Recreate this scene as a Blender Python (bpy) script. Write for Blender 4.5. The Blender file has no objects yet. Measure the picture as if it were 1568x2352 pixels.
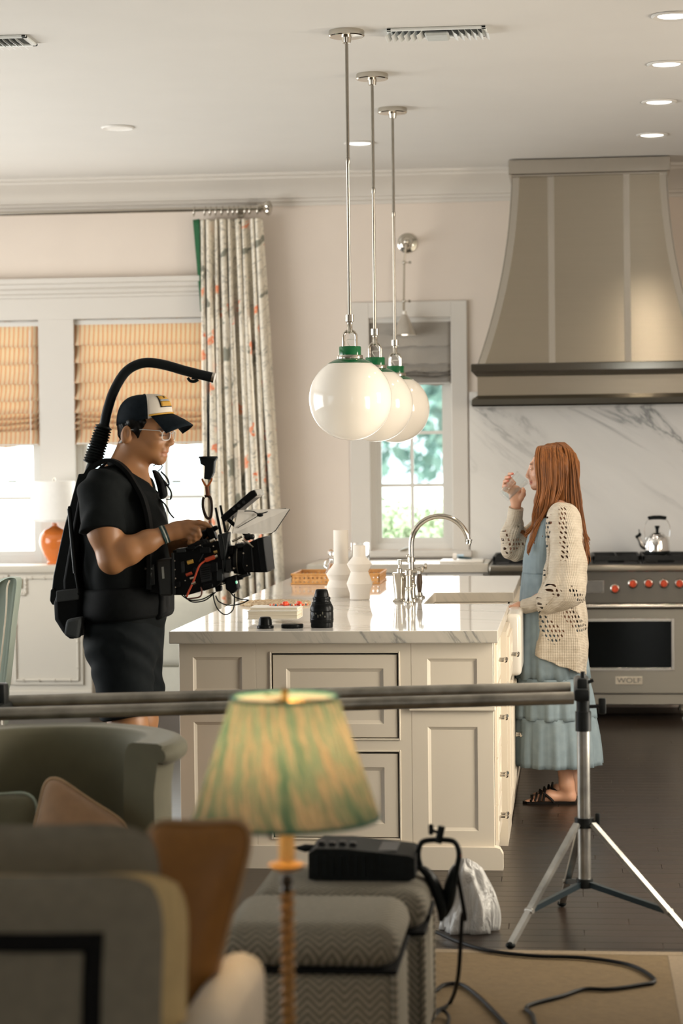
import bpy, bmesh, math, random
import numpy as np
from mathutils import Vector, Matrix
random.seed(7)
SC = bpy.context.scene
COL = SC.collection

# ---------------------------------------------------------------- camera
F, CX, CY = 5000.0, 784.0, 1176.0          # focal length in pixels of the 1568 x 2352 frame
EYE = np.array([0.0, 0.0, 1.58])
_y = np.array([(1311 - CX) / F, -(1041 - CY) / F, -1.0]); _y /= np.linalg.norm(_y)
_z = np.array([-.0085, 1.0, 0.0]); _z -= _y * (_z @ _y); _z /= np.linalg.norm(_z)
_x = np.cross(_y, _z)
ROT = np.array([_x, _y, _z])               # camera axes -> world axes
cam = bpy.data.objects.new('camera', bpy.data.cameras.new('camera'))
COL.objects.link(cam)
m4 = Matrix([list(ROT[0]) + [EYE[0]], list(ROT[1]) + [EYE[1]], list(ROT[2]) + [EYE[2]], [0, 0, 0, 1]])
cam.matrix_world = m4
cam.data.sensor_fit = 'VERTICAL'
cam.data.sensor_height = 36.0
cam.data.lens = F * 36.0 / 2352.0
cam.data.dof.use_dof = True
cam.data.dof.focus_distance = 8.9
cam.data.dof.aperture_fstop = 2.8
cam.data.clip_end = 400
SC.camera = cam
try: SC.cycles.transparent_max_bounces = 32
except Exception: pass

# ---------------------------------------------------------------- sky, sun, daylight through windows, exposure
w = bpy.data.worlds.new('sky'); SC.world = w; w.use_nodes = True
bg = w.node_tree.nodes['Background']
bg.inputs[0].default_value = (0.86, 0.95, 1.0, 1); bg.inputs[1].default_value = 2.6
sun = bpy.data.objects.new('sun', bpy.data.lights.new('sun', 'SUN')); COL.objects.link(sun)
sun.data.energy = 9.0; sun.data.color = (1, .96, .88); sun.data.angle = .02
sun.rotation_euler = (math.radians(38), 0, math.radians(-25))

def area(name, loc, rot, sx, sy, power, color):
    l = bpy.data.lights.new(name, 'AREA'); l.shape = 'RECTANGLE'; l.size = sx; l.size_y = sy
    l.energy = power; l.color = color
    o = bpy.data.objects.new(name, l); COL.objects.link(o); o.location = loc; o.rotation_euler = rot
    return o
R90 = math.pi / 2
area('daylight_left_window', (-6.05, 9.7, 1.5), (0, -R90 - .35, 0), 2.2, 4.0, 188, (1.0, .99, .97))
area('daylight_left_living_window', (-6.05, 4.2, 1.55), (0, -R90, 0), 2.2, 3.2, 2, (1.0, .96, .88))
area('daylight_back_window_large', (-3.2, 13.45, 1.7), (-R90, 0, 0), 2.6, 1.5, 30, (1.0, .98, .94))
area('daylight_back_window_small', (-.97, 13.45, 1.55), (-R90, 0, 0), .55, 1.2, 6, (1.0, .98, .94))
area('daylight_right_kitchen_window', (3.05, 9.0, 1.9), (0, R90 - .25, 0), 1.4, .9, 82, (1.0, .88, .72))
area('added_island_light', (1.13, 7.45, 1.25), (0, R90 - .35, 0), 1.5, .7, 60, (1.0, .90, .74))  # added light for the right end of the island front; its window is invented
area('daylight_rear_door', (.95, -1.38, 1.45), (R90, 0, 0), .5, 2.4, 15, (1.0, .93, .82))
SC.view_settings.view_transform = 'Standard'
SC.view_settings.look = 'None'
SC.view_settings.exposure = 0.05
SC.view_settings.gamma = 1.0
SC.view_settings.use_curve_mapping = False

# ---------------------------------------------------------------- pixel <-> place
def _ray(px, py):
    return ROT @ np.array([(px - CX) / F, -(py - CY) / F, -1.0])
def W(px, py, Y):
    """point of the plane y = Y seen at pixel (px, py)"""
    r = _ray(px, py); return Vector(EYE + r * (Y / r[1]))
def G(px, py, z=0.0):
    """point of the level z seen at pixel (px, py)"""
    r = _ray(px, py); return Vector(EYE + r * ((z - EYE[2]) / r[2]))

# ---------------------------------------------------------------- materials
MATS = {}
class NT:
    def __init__(s, name):
        s.m = bpy.data.materials.new(name); s.m.use_nodes = True
        s.t = s.m.node_tree; s.b = s.t.nodes['Principled BSDF']; s.out = s.t.nodes['Material Output']
    def n(s, typ, **kw):
        nd = s.t.nodes.new('ShaderNode' + typ)
        for k, v in kw.items():
            if k.startswith('i_'):
                key = k[2:]; key = int(key) if key.isdigit() else key.replace('_', ' ')
                if hasattr(v, 'bl_idname') or isinstance(v, bpy.types.NodeSocket): s.t.links.new(v, nd.inputs[key])
                else: nd.inputs[key].default_value = v
            else: setattr(nd, k, v)
        return nd
    def link(s, a, b): s.t.links.new(a, b)
    def coord(s, kind='Object', scale=(1, 1, 1), rot=(0, 0, 0), loc=(0, 0, 0)):
        c = s.n('TexCoord'); mp = s.n('Mapping')
        mp.inputs['Scale'].default_value = scale; mp.inputs['Rotation'].default_value = rot; mp.inputs['Location'].default_value = loc
        s.link(c.outputs[kind], mp.inputs['Vector']); return mp.outputs['Vector']
    def ramp(s, fac, stops, interp='LINEAR'):
        r = s.n('ValToRGB'); e = r.color_ramp.elements; r.color_ramp.interpolation = interp
        while len(e) < len(stops): e.new(.5)
        for el, (p, c) in zip(e, stops):
            el.position = p; el.color = c if len(c) == 4 else (*c, 1)
        s.link(fac, r.inputs[0]); return r.outputs[0]
    def math(s, op, a, b=None, clamp=False):
        nd = s.n('Math', operation=op, use_clamp=clamp)
        for i, v in enumerate((a, b)):
            if v is None: continue
            if isinstance(v, (int, float)): nd.inputs[i].default_value = v
            else: s.link(v, nd.inputs[i])
        return nd.outputs[0]
    def mix(s, fac, a, b):
        nd = s.n('Mix', data_type='RGBA')
        for i, v in ((0, fac), (6, a), (7, b)):
            if isinstance(v, (int, float)): nd.inputs[i].default_value = v
            elif isinstance(v, tuple): nd.inputs[i].default_value = v if len(v) == 4 else (*v, 1)
            else: s.link(v, nd.inputs[i])
        return nd.outputs[2]
    def bump(s, h, strength=.3, dist=.01):
        b = s.n('Bump'); b.inputs['Strength'].default_value = strength; b.inputs['Distance'].default_value = dist
        s.link(h, b.inputs['Height']); s.link(b.outputs[0], s.b.inputs['Normal'])
    def noise(s, vec, scale=5, detail=4, rough=.5, dist=0):
        nd = s.n('TexNoise'); nd.inputs['Scale'].default_value = scale; nd.inputs['Detail'].default_value = detail
        nd.inputs['Roughness'].default_value = rough; nd.inputs['Distortion'].default_value = dist
        if vec is not None: s.link(vec, nd.inputs['Vector'])
        return nd.outputs['Fac']
    def base(s, c):
        if isinstance(c, tuple): s.b.inputs['Base Color'].default_value = c if len(c) == 4 else (*c, 1)
        else: s.link(c, s.b.inputs['Base Color'])
    def set(s, **kw):
        for k, v in kw.items(): s.b.inputs[k.replace('_', ' ')].default_value = v

def hexc(r, g, b):
    f = lambda c: ((c / 255 + .055) / 1.055) ** 2.4 if c > 10 else c / 255 / 12.92
    return (f(r), f(g), f(b))

def mat(name, color, rough=.5, metal=0.0, grain=.06, gscale=30, bump=0.0, bscale=60, spec=None, **kw):
    """plain procedural material: colour with a slight mottling and optional fine relief"""
    if name in MATS: return MATS[name]
    t = NT(name); v = t.coord('Object')
    n = t.noise(v, gscale, 3)
    lo = tuple(c * (1 - grain) for c in color); hi = tuple(min(1, c * (1 + grain)) for c in color)
    t.base(t.ramp(n, [(.3, lo), (.7, hi)]))
    t.set(Roughness=rough, Metallic=metal)
    if spec is None: spec = .5 if metal or max(color) > .06 else (.10 if max(color) < .015 else .2)
    t.b.inputs['Specular IOR Level'].default_value = spec
    if bump: t.bump(t.noise(v, bscale, 4), bump, .002)
    for k, x in kw.items(): t.b.inputs[k.replace('_', ' ')].default_value = x
    MATS[name] = t.m; return t.m

# ---------------------------------------------------------------- mesh builder
def frames(pts):
    P = [Vector(p) for p in pts]; n = len(P); out = []
    t = [(P[min(i + 1, n - 1)] - P[max(i - 1, 0)]) for i in range(n)]
    t = [(v if v.length > 1e-9 else Vector((0, 0, 1))).normalized() for v in t]
    u = t[0].cross(Vector((0, 0, 1)))
    if u.length < .05: u = t[0].cross(Vector((0, 1, 0)))
    u.normalize()
    for i in range(n):
        u = (u - t[i] * u.dot(t[i]))
        if u.length < 1e-6: u = t[i].orthogonal()
        u.normalize(); out.append((P[i], t[i], u, t[i].cross(u)))
    return out

def spline(pts, n=8, closed=False):
    """Catmull-Rom through pts"""
    P = [np.array(p, float) for p in pts]; m = len(P); out = []
    rng = range(m if closed else m - 1)
    for i in rng:
        if closed: a, b, c, d = P[(i - 1) % m], P[i], P[(i + 1) % m], P[(i + 2) % m]
        else: a, b, c, d = P[max(i - 1, 0)], P[i], P[i + 1], P[min(i + 2, m - 1)]
        for k in range(n):
            t = k / n
            out.append(.5 * (2 * b + (c - a) * t + (2 * a - 5 * b + 4 * c - d) * t * t + (3 * b - a - 3 * c + d) * t ** 3))
    if not closed: out.append(P[-1])
    return out

class MB:
    def __init__(s): s.v = []; s.f = []
    def add(s, vs, fs):
        k = len(s.v); s.v += [tuple(v) for v in vs]; s.f += [tuple(i + k for i in f) for f in fs]; return s
    def box(s, x0, x1, y0, y1, z0, z1, bev=0.0, seg=1, M=None):
        x0, x1 = min(x0, x1), max(x0, x1); y0, y1 = min(y0, y1), max(y0, y1); z0, z1 = min(z0, z1), max(z0, z1)
        c = [(x, y, z) for z in (z0, z1) for y in (y0, y1) for x in (x0, x1)]
        fs = [(0, 2, 3, 1), (4, 5, 7, 6), (0, 1, 5, 4), (2, 6, 7, 3), (0, 4, 6, 2), (1, 3, 7, 5)]
        if bev > 0:
            bm = bmesh.new(); vs = [bm.verts.new(p) for p in c]
            for f in fs: bm.faces.new([vs[i] for i in f])
            bev = min(bev, .49 * min(x1 - x0, y1 - y0, z1 - z0))
            bmesh.ops.bevel(bm, geom=bm.edges[:], offset=bev, segments=seg, profile=.5, affect='EDGES')
            bm.verts.index_update(); c = [v.co[:] for v in bm.verts]; fs = [[v.index for v in f.verts] for f in bm.faces]; bm.free()
        if M is not None: c = [M @ Vector(p) for p in c]
        return s.add(c, fs)
    def loft(s, rings, close=True, cap0=True, cap1=True):
        n = len(rings[0]); vs = [p for r in rings for p in r]; fs = []
        for i in range(len(rings) - 1):
            for j in range(n if close else n - 1):
                a, b = i * n + j, i * n + (j + 1) % n
                fs.append((a, b, b + n, a + n))
        if close and cap0: fs.append(tuple(range(n))[::-1])
        if close and cap1: fs.append(tuple((len(rings) - 1) * n + j for j in range(n)))
        return s.add(vs, fs)
    def tube(s, pts, r, n=8, cap=True, flat=1.0):
        fr = frames(pts); rr = r if hasattr(r, '__len__') else [r] * len(fr)
        rings = [[p + (u * math.cos(a) + v * math.sin(a) * flat) * q for a in (2 * math.pi * j / n for j in range(n))]
                 for (p, t, u, v), q in zip(fr, rr)]
        return s.loft(rings, True, cap, cap)
    def cyl(s, p0, p1, r0, r1=None, n=16, cap=True):
        return s.tube([p0, p1], [r0, r0 if r1 is None else r1], n, cap)
    def lathe(s, prof, c=(0, 0, 0), n=24, M=None, a0=0.0, a1=2 * math.pi, rib=0.0, nr=0, caps=True):
        c = Vector(c); full = abs(a1 - a0 - 2 * math.pi) < 1e-6; rings = []
        k = n if full else n + 1
        for r, z in prof:
            ring = []
            for j in range(k):
                a = a0 + (a1 - a0) * j / n; q = r * (1 + rib * math.cos(nr * a))
                p = Vector((q * math.cos(a), q * math.sin(a), z))
                ring.append((M @ p if M is not None else p) + c)
            rings.append(ring)
        return s.loft(rings, full, caps and prof[0][0] > 1e-6, caps and prof[-1][0] > 1e-6)
    def prism(s, poly, h0, h1, ax='z'):
        """extrude a 2D polygon: ax z: (x,y), ax y: (x,z), ax x: (y,z)"""
        f = {'z': lambda p, h: (p[0], p[1], h), 'y': lambda p, h: (p[0], h, p[1]), 'x': lambda p, h: (h, p[0], p[1])}[ax]
        return s.loft([[f(p, h0) for p in poly], [f(p, h1) for p in poly]])
    def ell(s, c, r, n=16, m=10, M=None):
        rings = []
        for i in range(m + 1):
            t = math.pi * i / m; ring = []
            for j in range(n):
                a = 2 * math.pi * j / n
                p = Vector((r[0] * math.sin(t) * math.cos(a), r[1] * math.sin(t) * math.sin(a), -r[2] * math.cos(t)))
                ring.append((M @ p if M is not None else p) + Vector(c))
            rings.append(ring)
        return s.loft(rings, True, False, False)
    def grid(s, P):
        """P[i][j] points"""
        n, m = len(P), len(P[0]); return s.add([p for r in P for p in r], [(i * m + j, i * m + j + 1, (i + 1) * m + j + 1, (i + 1) * m + j) for i in range(n - 1) for j in range(m - 1)])
    def build(s, name, material, parent=None, smooth=35, subsurf=0, solid=0, weld=False, **tags):
        vs = [Vector(v) for v in s.v]
        if parent is not None: off = world_loc(parent)
        else:
            xs = [v.x for v in vs]; ys = [v.y for v in vs]; zs = [v.z for v in vs]
            off = Vector(((min(xs) + max(xs)) / 2, (min(ys) + max(ys)) / 2, min(zs)))
        me = bpy.data.meshes.new(name); me.from_pydata([tuple(v - off) for v in vs], [], s.f)
        bm = bmesh.new(); bm.from_mesh(me)
        if weld: bmesh.ops.remove_doubles(bm, verts=bm.verts[:], dist=1e-5)
        else: bmesh.ops.remove_doubles(bm, verts=bm.verts[:], dist=1e-7)
        bmesh.ops.recalc_face_normals(bm, faces=bm.faces[:]); bm.to_mesh(me); bm.free()
        return finish(me, name, material, parent, off, smooth, subsurf, solid, **tags)

def world_loc(o):
    v = Vector((0, 0, 0))
    while o is not None: v = v + Vector(o.location); o = o.parent
    return v

def finish(me, name, material, parent, off, smooth=35, subsurf=0, solid=0, **tags):
    if material is not None:
        for mm in (material if isinstance(material, (list, tuple)) else [material]): me.materials.append(mm)
    if smooth:
        me.polygons.foreach_set('use_smooth', [True] * len(me.polygons))
        if smooth < 180: me.set_sharp_from_angle(angle=math.radians(smooth))
    o = bpy.data.objects.new(name, me); COL.objects.link(o)
    if parent is not None: o.parent = parent
    else: o.location = off
    if solid: md = o.modifiers.new('thickness', 'SOLIDIFY'); md.thickness = solid; md.offset = 0
    if subsurf: md = o.modifiers.new('smooth', 'SUBSURF'); md.levels = subsurf; md.render_levels = subsurf
    tag(o, **tags); return o

def tag(o, label=None, cat=None, group=None, kind=None):
    if label: o['label'] = label
    if cat: o['category'] = cat
    if group: o['group'] = group
    if kind: o['kind'] = kind
    return o

def thing(name, loc, label, cat, group=None):
    o = bpy.data.objects.new(name, None); COL.objects.link(o); o.location = loc
    o.empty_display_size = .05
    return tag(o, label, cat, group)

def dup(root, loc=None, label=None, rotz=None, parent=None):
    r = root.copy(); COL.objects.link(r); r.parent = parent
    if loc is not None: r.location = loc
    if rotz is not None: r.rotation_euler = (0, 0, rotz)
    if label: r['label'] = label
    for ch in [c for c in KIDS(root)]: dup(ch, parent=r)
    return r
def KIDS(o): return [c for c in bpy.data.objects if c.parent == o]

# ---------------------------------------------------------------- organic shapes: smooth union of round cones and ellipsoids, meshed with surface nets
class Clay:
    def __init__(s, lo, hi, h):
        s.h = h; s.lo = np.array(lo, float); s.n = np.ceil((np.array(hi) - s.lo) / h).astype(int) + 1
        s.f = np.full(s.n, 1.0, np.float32); s.ax = [s.lo[i] + h * np.arange(s.n[i]) for i in range(3)]
    def _win(s, lo, hi):
        a = np.clip(np.floor((np.array(lo) - s.lo) / s.h).astype(int), 0, s.n - 1)
        b = np.clip(np.ceil((np.array(hi) - s.lo) / s.h).astype(int) + 1, 1, s.n)
        if np.any(b <= a): return None, None
        sl = tuple(slice(int(i), int(j)) for i, j in zip(a, b))
        g = np.meshgrid(*[s.ax[i][sl[i]] for i in range(3)], indexing='ij'); return sl, g
    def put(s, lo, hi, fun, k=.02, cut=False):
        m = max(k, 0) + 4 * s.h
        sl, g = s._win(np.array(lo) - m, np.array(hi) + m)
        if sl is None: return
        d = fun(*g).astype(np.float32); f = s.f[sl]
        if cut:
            d = -d
            if k <= 0: s.f[sl] = np.maximum(f, d)
            else:
                hh = np.clip(k - np.abs(f - d), 0, None) / k; s.f[sl] = np.maximum(f, d) + hh * hh * k * .25
        elif k <= 0: s.f[sl] = np.minimum(f, d)
        else:
            hh = np.clip(k - np.abs(f - d), 0, None) / k; s.f[sl] = np.minimum(f, d) - hh * hh * k * .25
    def ell(s, c, r, k=.02, R=None, cut=False):
        c = np.array(c, float); r = np.array(r, float); mr = r.max()
        def fun(x, y, z):
            p = [x - c[0], y - c[1], z - c[2]]
            if R is not None:
                M = np.array(R); p = [M[0][i] * p[0] + M[1][i] * p[1] + M[2][i] * p[2] for i in range(3)]
            k0 = np.sqrt((p[0] / r[0]) ** 2 + (p[1] / r[1]) ** 2 + (p[2] / r[2]) ** 2)
            k1 = np.sqrt((p[0] / r[0] ** 2) ** 2 + (p[1] / r[1] ** 2) ** 2 + (p[2] / r[2] ** 2) ** 2) + 1e-9
            return k0 * (k0 - 1) / k1
        s.put(c - (mr if R is not None else r), c + (mr if R is not None else r), fun, k, cut)
    def cone(s, a, b, ra, rb, k=.02, sq=1.0, cut=False):
        """round cone a->b; sq < 1 flattens it along y"""
        a = np.array(a, float); b = np.array(b, float); d = b - a; L2 = d @ d + 1e-12
        def fun(x, y, z):
            px, py, pz = x - a[0], y - a[1], z - a[2]
            t = np.clip((px * d[0] + py * d[1] + pz * d[2]) / L2, 0, 1)
            q = np.sqrt((px - t * d[0]) ** 2 + ((py - t * d[1]) / sq) ** 2 + (pz - t * d[2]) ** 2)
            return q - (ra + (rb - ra) * t)
        m = max(ra, rb); s.put(np.minimum(a, b) - m, np.maximum(a, b) + m, fun, k, cut)
    def chain(s, pts, rad, k=.02, sq=1.0):
        for i in range(len(pts) - 1): s.cone(pts[i], pts[i + 1], rad[i], rad[i + 1], k, sq)
    def plane_cut(s, p, n, k=0.0):
        """remove everything on the side the normal n points to"""
        n = np.array(n, float); n /= np.linalg.norm(n); p = np.array(p, float)
        g = np.meshgrid(*s.ax, indexing='ij', sparse=True)
        d = ((g[0] - p[0]) * n[0] + (g[1] - p[1]) * n[1] + (g[2] - p[2]) * n[2]).astype(np.float32)
        s.f = np.maximum(s.f, d)
    def wrinkle(s, fun, amp):
        g = np.meshgrid(*s.ax, indexing='ij', sparse=True)
        s.f = s.f + (amp * fun(*g)).astype(np.float32)
    def mesh(s):
        f = s.f; f = np.pad(f, 1, constant_values=1.0); neg = f < 0
        n = np.array(f.shape)
        c = [neg[i:n[0] - 1 + i, j:n[1] - 1 + j, k:n[2] - 1 + k] for i in (0, 1) for j in (0, 1) for k in (0, 1)]
        cnt = sum(x.astype(np.int8) for x in c); act = (cnt > 0) & (cnt < 8)
        ijk = np.argwhere(act); ids = -np.ones(act.shape, np.int64); ids[act] = np.arange(len(ijk))
        P = np.zeros((len(ijk), 3)); Wt = np.zeros(len(ijk))
        corners = [(i, j, k) for i in (0, 1) for j in (0, 1) for k in (0, 1)]
        val = {q: f[ijk[:, 0] + q[0], ijk[:, 1] + q[1], ijk[:, 2] + q[2]] for q in corners}
        for a in corners:
            for d in range(3):
                if a[d]: continue
                b = tuple(1 if i == d else a[i] for i in range(3))
                va, vb = val[a], val[b]; m = (va < 0) != (vb < 0)
                t = va[m] / (va[m] - vb[m]); q = np.tile(np.array(a, float), (m.sum(), 1)); q[:, d] = t
                P[m] += q; Wt[m] += 1
        P = (ijk + P / Wt[:, None] - 1) * s.h + s.lo
        quads = []
        for d in range(3):
            sl0 = [slice(1, -1)] * 3; sl0[d] = slice(0, -1)
            A = f[tuple(slice(1, -1) if i != d else slice(0, n[d] - 1) for i in range(3))] < 0
            B = f[tuple(slice(1, -1) if i != d else slice(1, n[d]) for i in range(3))] < 0
            e = np.argwhere(A != B); inside = A[tuple(e.T)]
            e = e + np.array([1 if i != d else 0 for i in range(3)])
            u, v = [(1, 2), (2, 0), (0, 1)][d]
            eu = np.zeros(3, int); eu[u] = 1; ev = np.zeros(3, int); ev[v] = 1
            q = np.stack([ids[tuple((e - eu - ev).T)], ids[tuple((e - ev).T)], ids[tuple(e.T)], ids[tuple((e - eu).T)]], 1)
            q[~inside] = q[~inside][:, ::-1]; quads.append(q)
        return P, np.concatenate(quads)
    def build(s, name, material, parent=None, relax=2, color=None, **tags):
        P, Q = s.mesh()
        E = np.concatenate([Q[:, [i, (i + 1) % 4]] for i in range(4)])
        deg = np.bincount(E[:, 0], minlength=len(P)) + np.bincount(E[:, 1], minlength=len(P))
        for it in range(relax):
            S = np.zeros_like(P)
            for i in range(3): S[:, i] = np.bincount(E[:, 0], P[E[:, 1], i], len(P)) + np.bincount(E[:, 1], P[E[:, 0], i], len(P))
            lam = .5 if it % 2 == 0 else -.52
            P = P + lam * (S / deg[:, None] - P)
        off = np.array(world_loc(parent)) if parent is not None else np.array([P[:, 0].mean(), P[:, 1].mean(), P[:, 2].min()])
        me = bpy.data.meshes.new(name); me.vertices.add(len(P)); me.vertices.foreach_set('co', (P - off).astype(np.float32).ravel())
        me.loops.add(Q.size); me.loops.foreach_set('vertex_index', Q.ravel().astype(np.int32))
        me.polygons.add(len(Q)); me.polygons.foreach_set('loop_start', (np.arange(len(Q)) * 4).astype(np.int32))
        me.update(calc_edges=True); me.validate()
        if color is not None:
            at = me.color_attributes.new('tint', 'FLOAT_COLOR', 'POINT'); cc = np.ones((len(P), 4), np.float32); cc[:, :3] = color(P)
            at.data.foreach_set('color', cc.ravel())
        return finish(me, name, material, parent, Vector(off), 180, **tags)
# ================================================================ setting
M_WALL = mat('wall_paint', (.68, .60, .525), .7, grain=.015, gscale=4, bump=.04, bscale=220)
M_CEIL = mat('ceiling_paint', (.65, .63, .595), .8, grain=.012, gscale=3, bump=.05, bscale=180)
M_TRIM = mat('trim_paint', (.61, .575, .525), .45, grain=.01, gscale=3)
M_WHITE = mat('white_lacquer', (.66, .64, .60), .35, grain=.01, gscale=3)
M_STEEL = mat('polished_nickel', (.58, .545, .48), .14, 1.0, grain=.03, gscale=8)
M_BLACK = mat('black_plastic', (.008, .010, .010), .45, grain=.2, gscale=40)

def wood_floor(name, objspace):
    t = NT(name); v = t.coord('Object', (1.2, 22, 1)); n = t.noise(v, 3, 6, .65, .6)
    info = t.n('ObjectInfo'); r = info.outputs['Random']
    base = t.ramp(n, [(.2, (.008, .0055, .004)), (.5, (.022, .014, .009)), (.8, (.050, .031, .018))])
    c = t.mix(t.math('MULTIPLY', r, .55), base, (.016, .011, .009))
    if not objspace:
        br = t.n('TexBrick'); br.inputs['Scale'].default_value = 1.0; br.inputs['Brick Width'].default_value = 1.3; br.inputs['Row Height'].default_value = .09; br.inputs['Mortar Size'].default_value = .0016
        t.link(t.coord('Object'), br.inputs['Vector']); c = t.mix(br.outputs['Fac'], base, (.006, .005, .004))
    t.base(c); t.set(Roughness=.30); t.b.inputs['Specular IOR Level'].default_value = .35; t.bump(n, .12, .002); return t.m
M_PLANK = wood_floor('dark_oak_plank', True); M_FLOOR = wood_floor('dark_oak_floor', False)

def rcoord(t, rot, scale):
    """object coordinates turned first, stretched afterwards"""
    v = t.coord('Object', (1, 1, 1), rot); mp = t.n('Mapping'); mp.inputs['Scale'].default_value = scale; t.link(v, mp.inputs['Vector']); return mp.outputs['Vector']
def marble(name, base=(.80, .78, .74), vein=(.15, .155, .15), rot=(0, .6, 0), scale=1.0, rough=.12, amount=1.0, stretch=(1, 1, .22)):
    t = NT(name); st = tuple(scale * q for q in stretch); v = rcoord(t, rot, st)
    w1 = t.noise(v, 2.6, 8, .62, .55)
    rid = t.math('ABSOLUTE', t.math('SUBTRACT', w1, .5))
    veins = t.ramp(rid, [(0, (1, 1, 1)), (.006, (.8, .8, .8)), (.022, (.18, .18, .18)), (.06, (0, 0, 0))])
    msk = t.ramp(t.noise(rcoord(t, rot, tuple(q * .8 for q in st)), 1.7, 2), [(.47, (0, 0, 0)), (.64, (1, 1, 1))])
    cloud = t.ramp(t.noise(v, 1.8, 6, .6), [(.42, (0, 0, 0)), (.75, (.6, .6, .6))])
    c = t.mix(t.math('MULTIPLY', cloud, .6 * amount), base, tuple(.66 * q for q in base))
    c = t.mix(t.math('MULTIPLY', t.math('MULTIPLY', veins, msk), .95 * amount), c, vein)
    t.base(c); t.set(Roughness=rough); return t.m
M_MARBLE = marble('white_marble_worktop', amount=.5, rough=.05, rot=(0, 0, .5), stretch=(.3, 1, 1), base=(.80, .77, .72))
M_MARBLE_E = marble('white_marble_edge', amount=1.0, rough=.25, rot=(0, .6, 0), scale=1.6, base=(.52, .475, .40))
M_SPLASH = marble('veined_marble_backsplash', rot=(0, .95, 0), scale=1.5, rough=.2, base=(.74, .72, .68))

def glass(name, tint=(.96, 1, 1), refl=.06):
    t = NT(name); t.t.nodes.remove(t.b)
    tr = t.n('BsdfTransparent'); tr.inputs[0].default_value = (*tint, 1); gl = t.n('BsdfGlossy'); gl.inputs['Roughness'].default_value = .02
    mx = t.n('MixShader'); mx.inputs[0].default_value = refl
    t.link(tr.outputs[0], mx.inputs[1]); t.link(gl.outputs[0], mx.inputs[2]); t.link(mx.outputs[0], t.out.inputs[0]); return t.m
M_PANE = glass('window_glass')

def emit(name, color, strength):
    t = NT(name); n = t.noise(t.coord('Object'), 6, 2)
    t.base((.9, .88, .85)); t.link(t.ramp(n, [(.2, tuple(c * .97 for c in color)), (.8, color)]), t.b.inputs['Emission Color']); t.set(Emission_Strength=strength); return t.m

CEIL = 3.33; YW = 13.6; XL, XR, Y0 = -6.2, 3.2, -1.5

# ---- floor: slab with a recess for the planks that can be told apart, planks as children
PX0, PX1, PY0, PY1 = -.62, 1.9, 6.5, 13.2
fl = MB()
fl.box(XL, PX0, Y0, YW, -.05, 0); fl.box(PX1, XR, Y0, YW, -.05, 0); fl.box(PX0, PX1, Y0, PY0, -.05, 0); fl.box(PX0, PX1, PY1, YW, -.05, 0); fl.box(PX0, PX1, PY0, PY1, -.05, -.012)
floor = fl.build('floor', M_FLOOR, kind='structure')
pw = .09; y = PY0; row = 0; cache = {}
while y < PY1 - .01:
    x = PX0
    first = True
    while x < PX1 - .02:
        L = random.choice((.7, .85, 1.0, 1.15, 1.3)); L = (L * random.random() + .25) if first else L; first = False
        L = round(min(L, PX1 - x) / .05) * .05 or .05
        if PX1 - (x + L) < .12: L = PX1 - x
        key = round(L, 3)
        if key not in cache:
            b = MB(); b.box(-L / 2 + .0006, L / 2 - .0006, -pw / 2 + .0006, pw / 2 - .0006, -.0118, 0, .0012)
            o = b.build('plank', M_PLANK, floor, smooth=0); o.data.transform(Matrix.Translation(world_loc(floor))); cache[key] = o
        else:
            o = cache[key].copy(); COL.objects.link(o)
        o.location = Vector((x + L / 2, y + pw / 2, 0)) - Vector(floor.location)
        x += L
    y += pw; row += 1

MB().box(XL, XR, Y0, YW, CEIL, CEIL + .1).build('ceiling', M_CEIL, kind='structure')

# ---- openings of the back wall
def px_x(px, py=1000): return W(px, py, YW).x
def px_z(py, px=600, Y=YW): return W(px, py, Y).z
w2l, w2r = px_x(172), px_x(492); wwid = w2r - w2l; gap = px_x(172) - px_x(95)
w1r = px_x(95); w1l = w1r - wwid
WT, WBOT = px_z(728, 300), px_z(1292, 100)
k_l, k_r, k_t, k_b = px_x(850, 1100), px_x(1040, 1100), px_z(728, 960), px_z(1262, 960)
wb = MB()
def wall_xz(x0, x1, z0, z1): wb.box(x0, x1, YW, YW + .16, z0, z1)
wall_xz(XL, w1l, 0, CEIL); wall_xz(w1l, w2r, WT, CEIL); wall_xz(w1l, w2r, 0, WBOT); wall_xz(w1r, w2l, WBOT, WT)
wall_xz(w2r, k_l, 0, CEIL); wall_xz(k_l, k_r, k_t, CEIL); wall_xz(k_l, k_r, 0, k_b); wall_xz(k_r, XR, 0, CEIL)
wb.build('wall_back', M_WALL, kind='structure', smooth=0)
# left wall with tall openings, right wall with one, rear wall with one
b = MB()
for y0, y1, z0, z1 in ((Y0, 2.6, 0, CEIL), (5.8, 7.6, 0, CEIL), (11.8, YW, 0, CEIL), (2.6, 5.8, 0, .45), (2.6, 5.8, 2.65, CEIL), (7.6, 11.8, 0, .3), (7.6, 11.8, 2.8, CEIL)): b.box(XL - .16, XL, y0, y1, z0, z1)
b.build('wall_left', M_WALL, kind='structure', smooth=0)
b = MB()
for y0, y1, z0, z1 in ((8.0, 8.5, 0, CEIL), (9.5, YW, 0, CEIL), (8.5, 9.5, 0, 1.1), (8.5, 9.5, 2.7, CEIL)): b.box(XR, XR + .16, y0, y1, z0, z1)
b.build('wall_right', M_WALL, kind='structure', smooth=0)
b = MB()     # wall stub added out of view, with an opening for the added island light
for y0, y1, z0, z1 in ((Y0, 7.05, 0, CEIL), (7.85, 8.0, 0, CEIL), (7.05, 7.85, 0, .45), (7.05, 7.85, 2.1, CEIL)): b.box(1.16, 1.32, y0, y1, z0, z1)
b.box(1.32, XR + .16, 7.87, 8.0, 0, CEIL)
b.build('wall_right_added', M_WALL, kind='structure', smooth=0)
b = MB()
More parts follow.
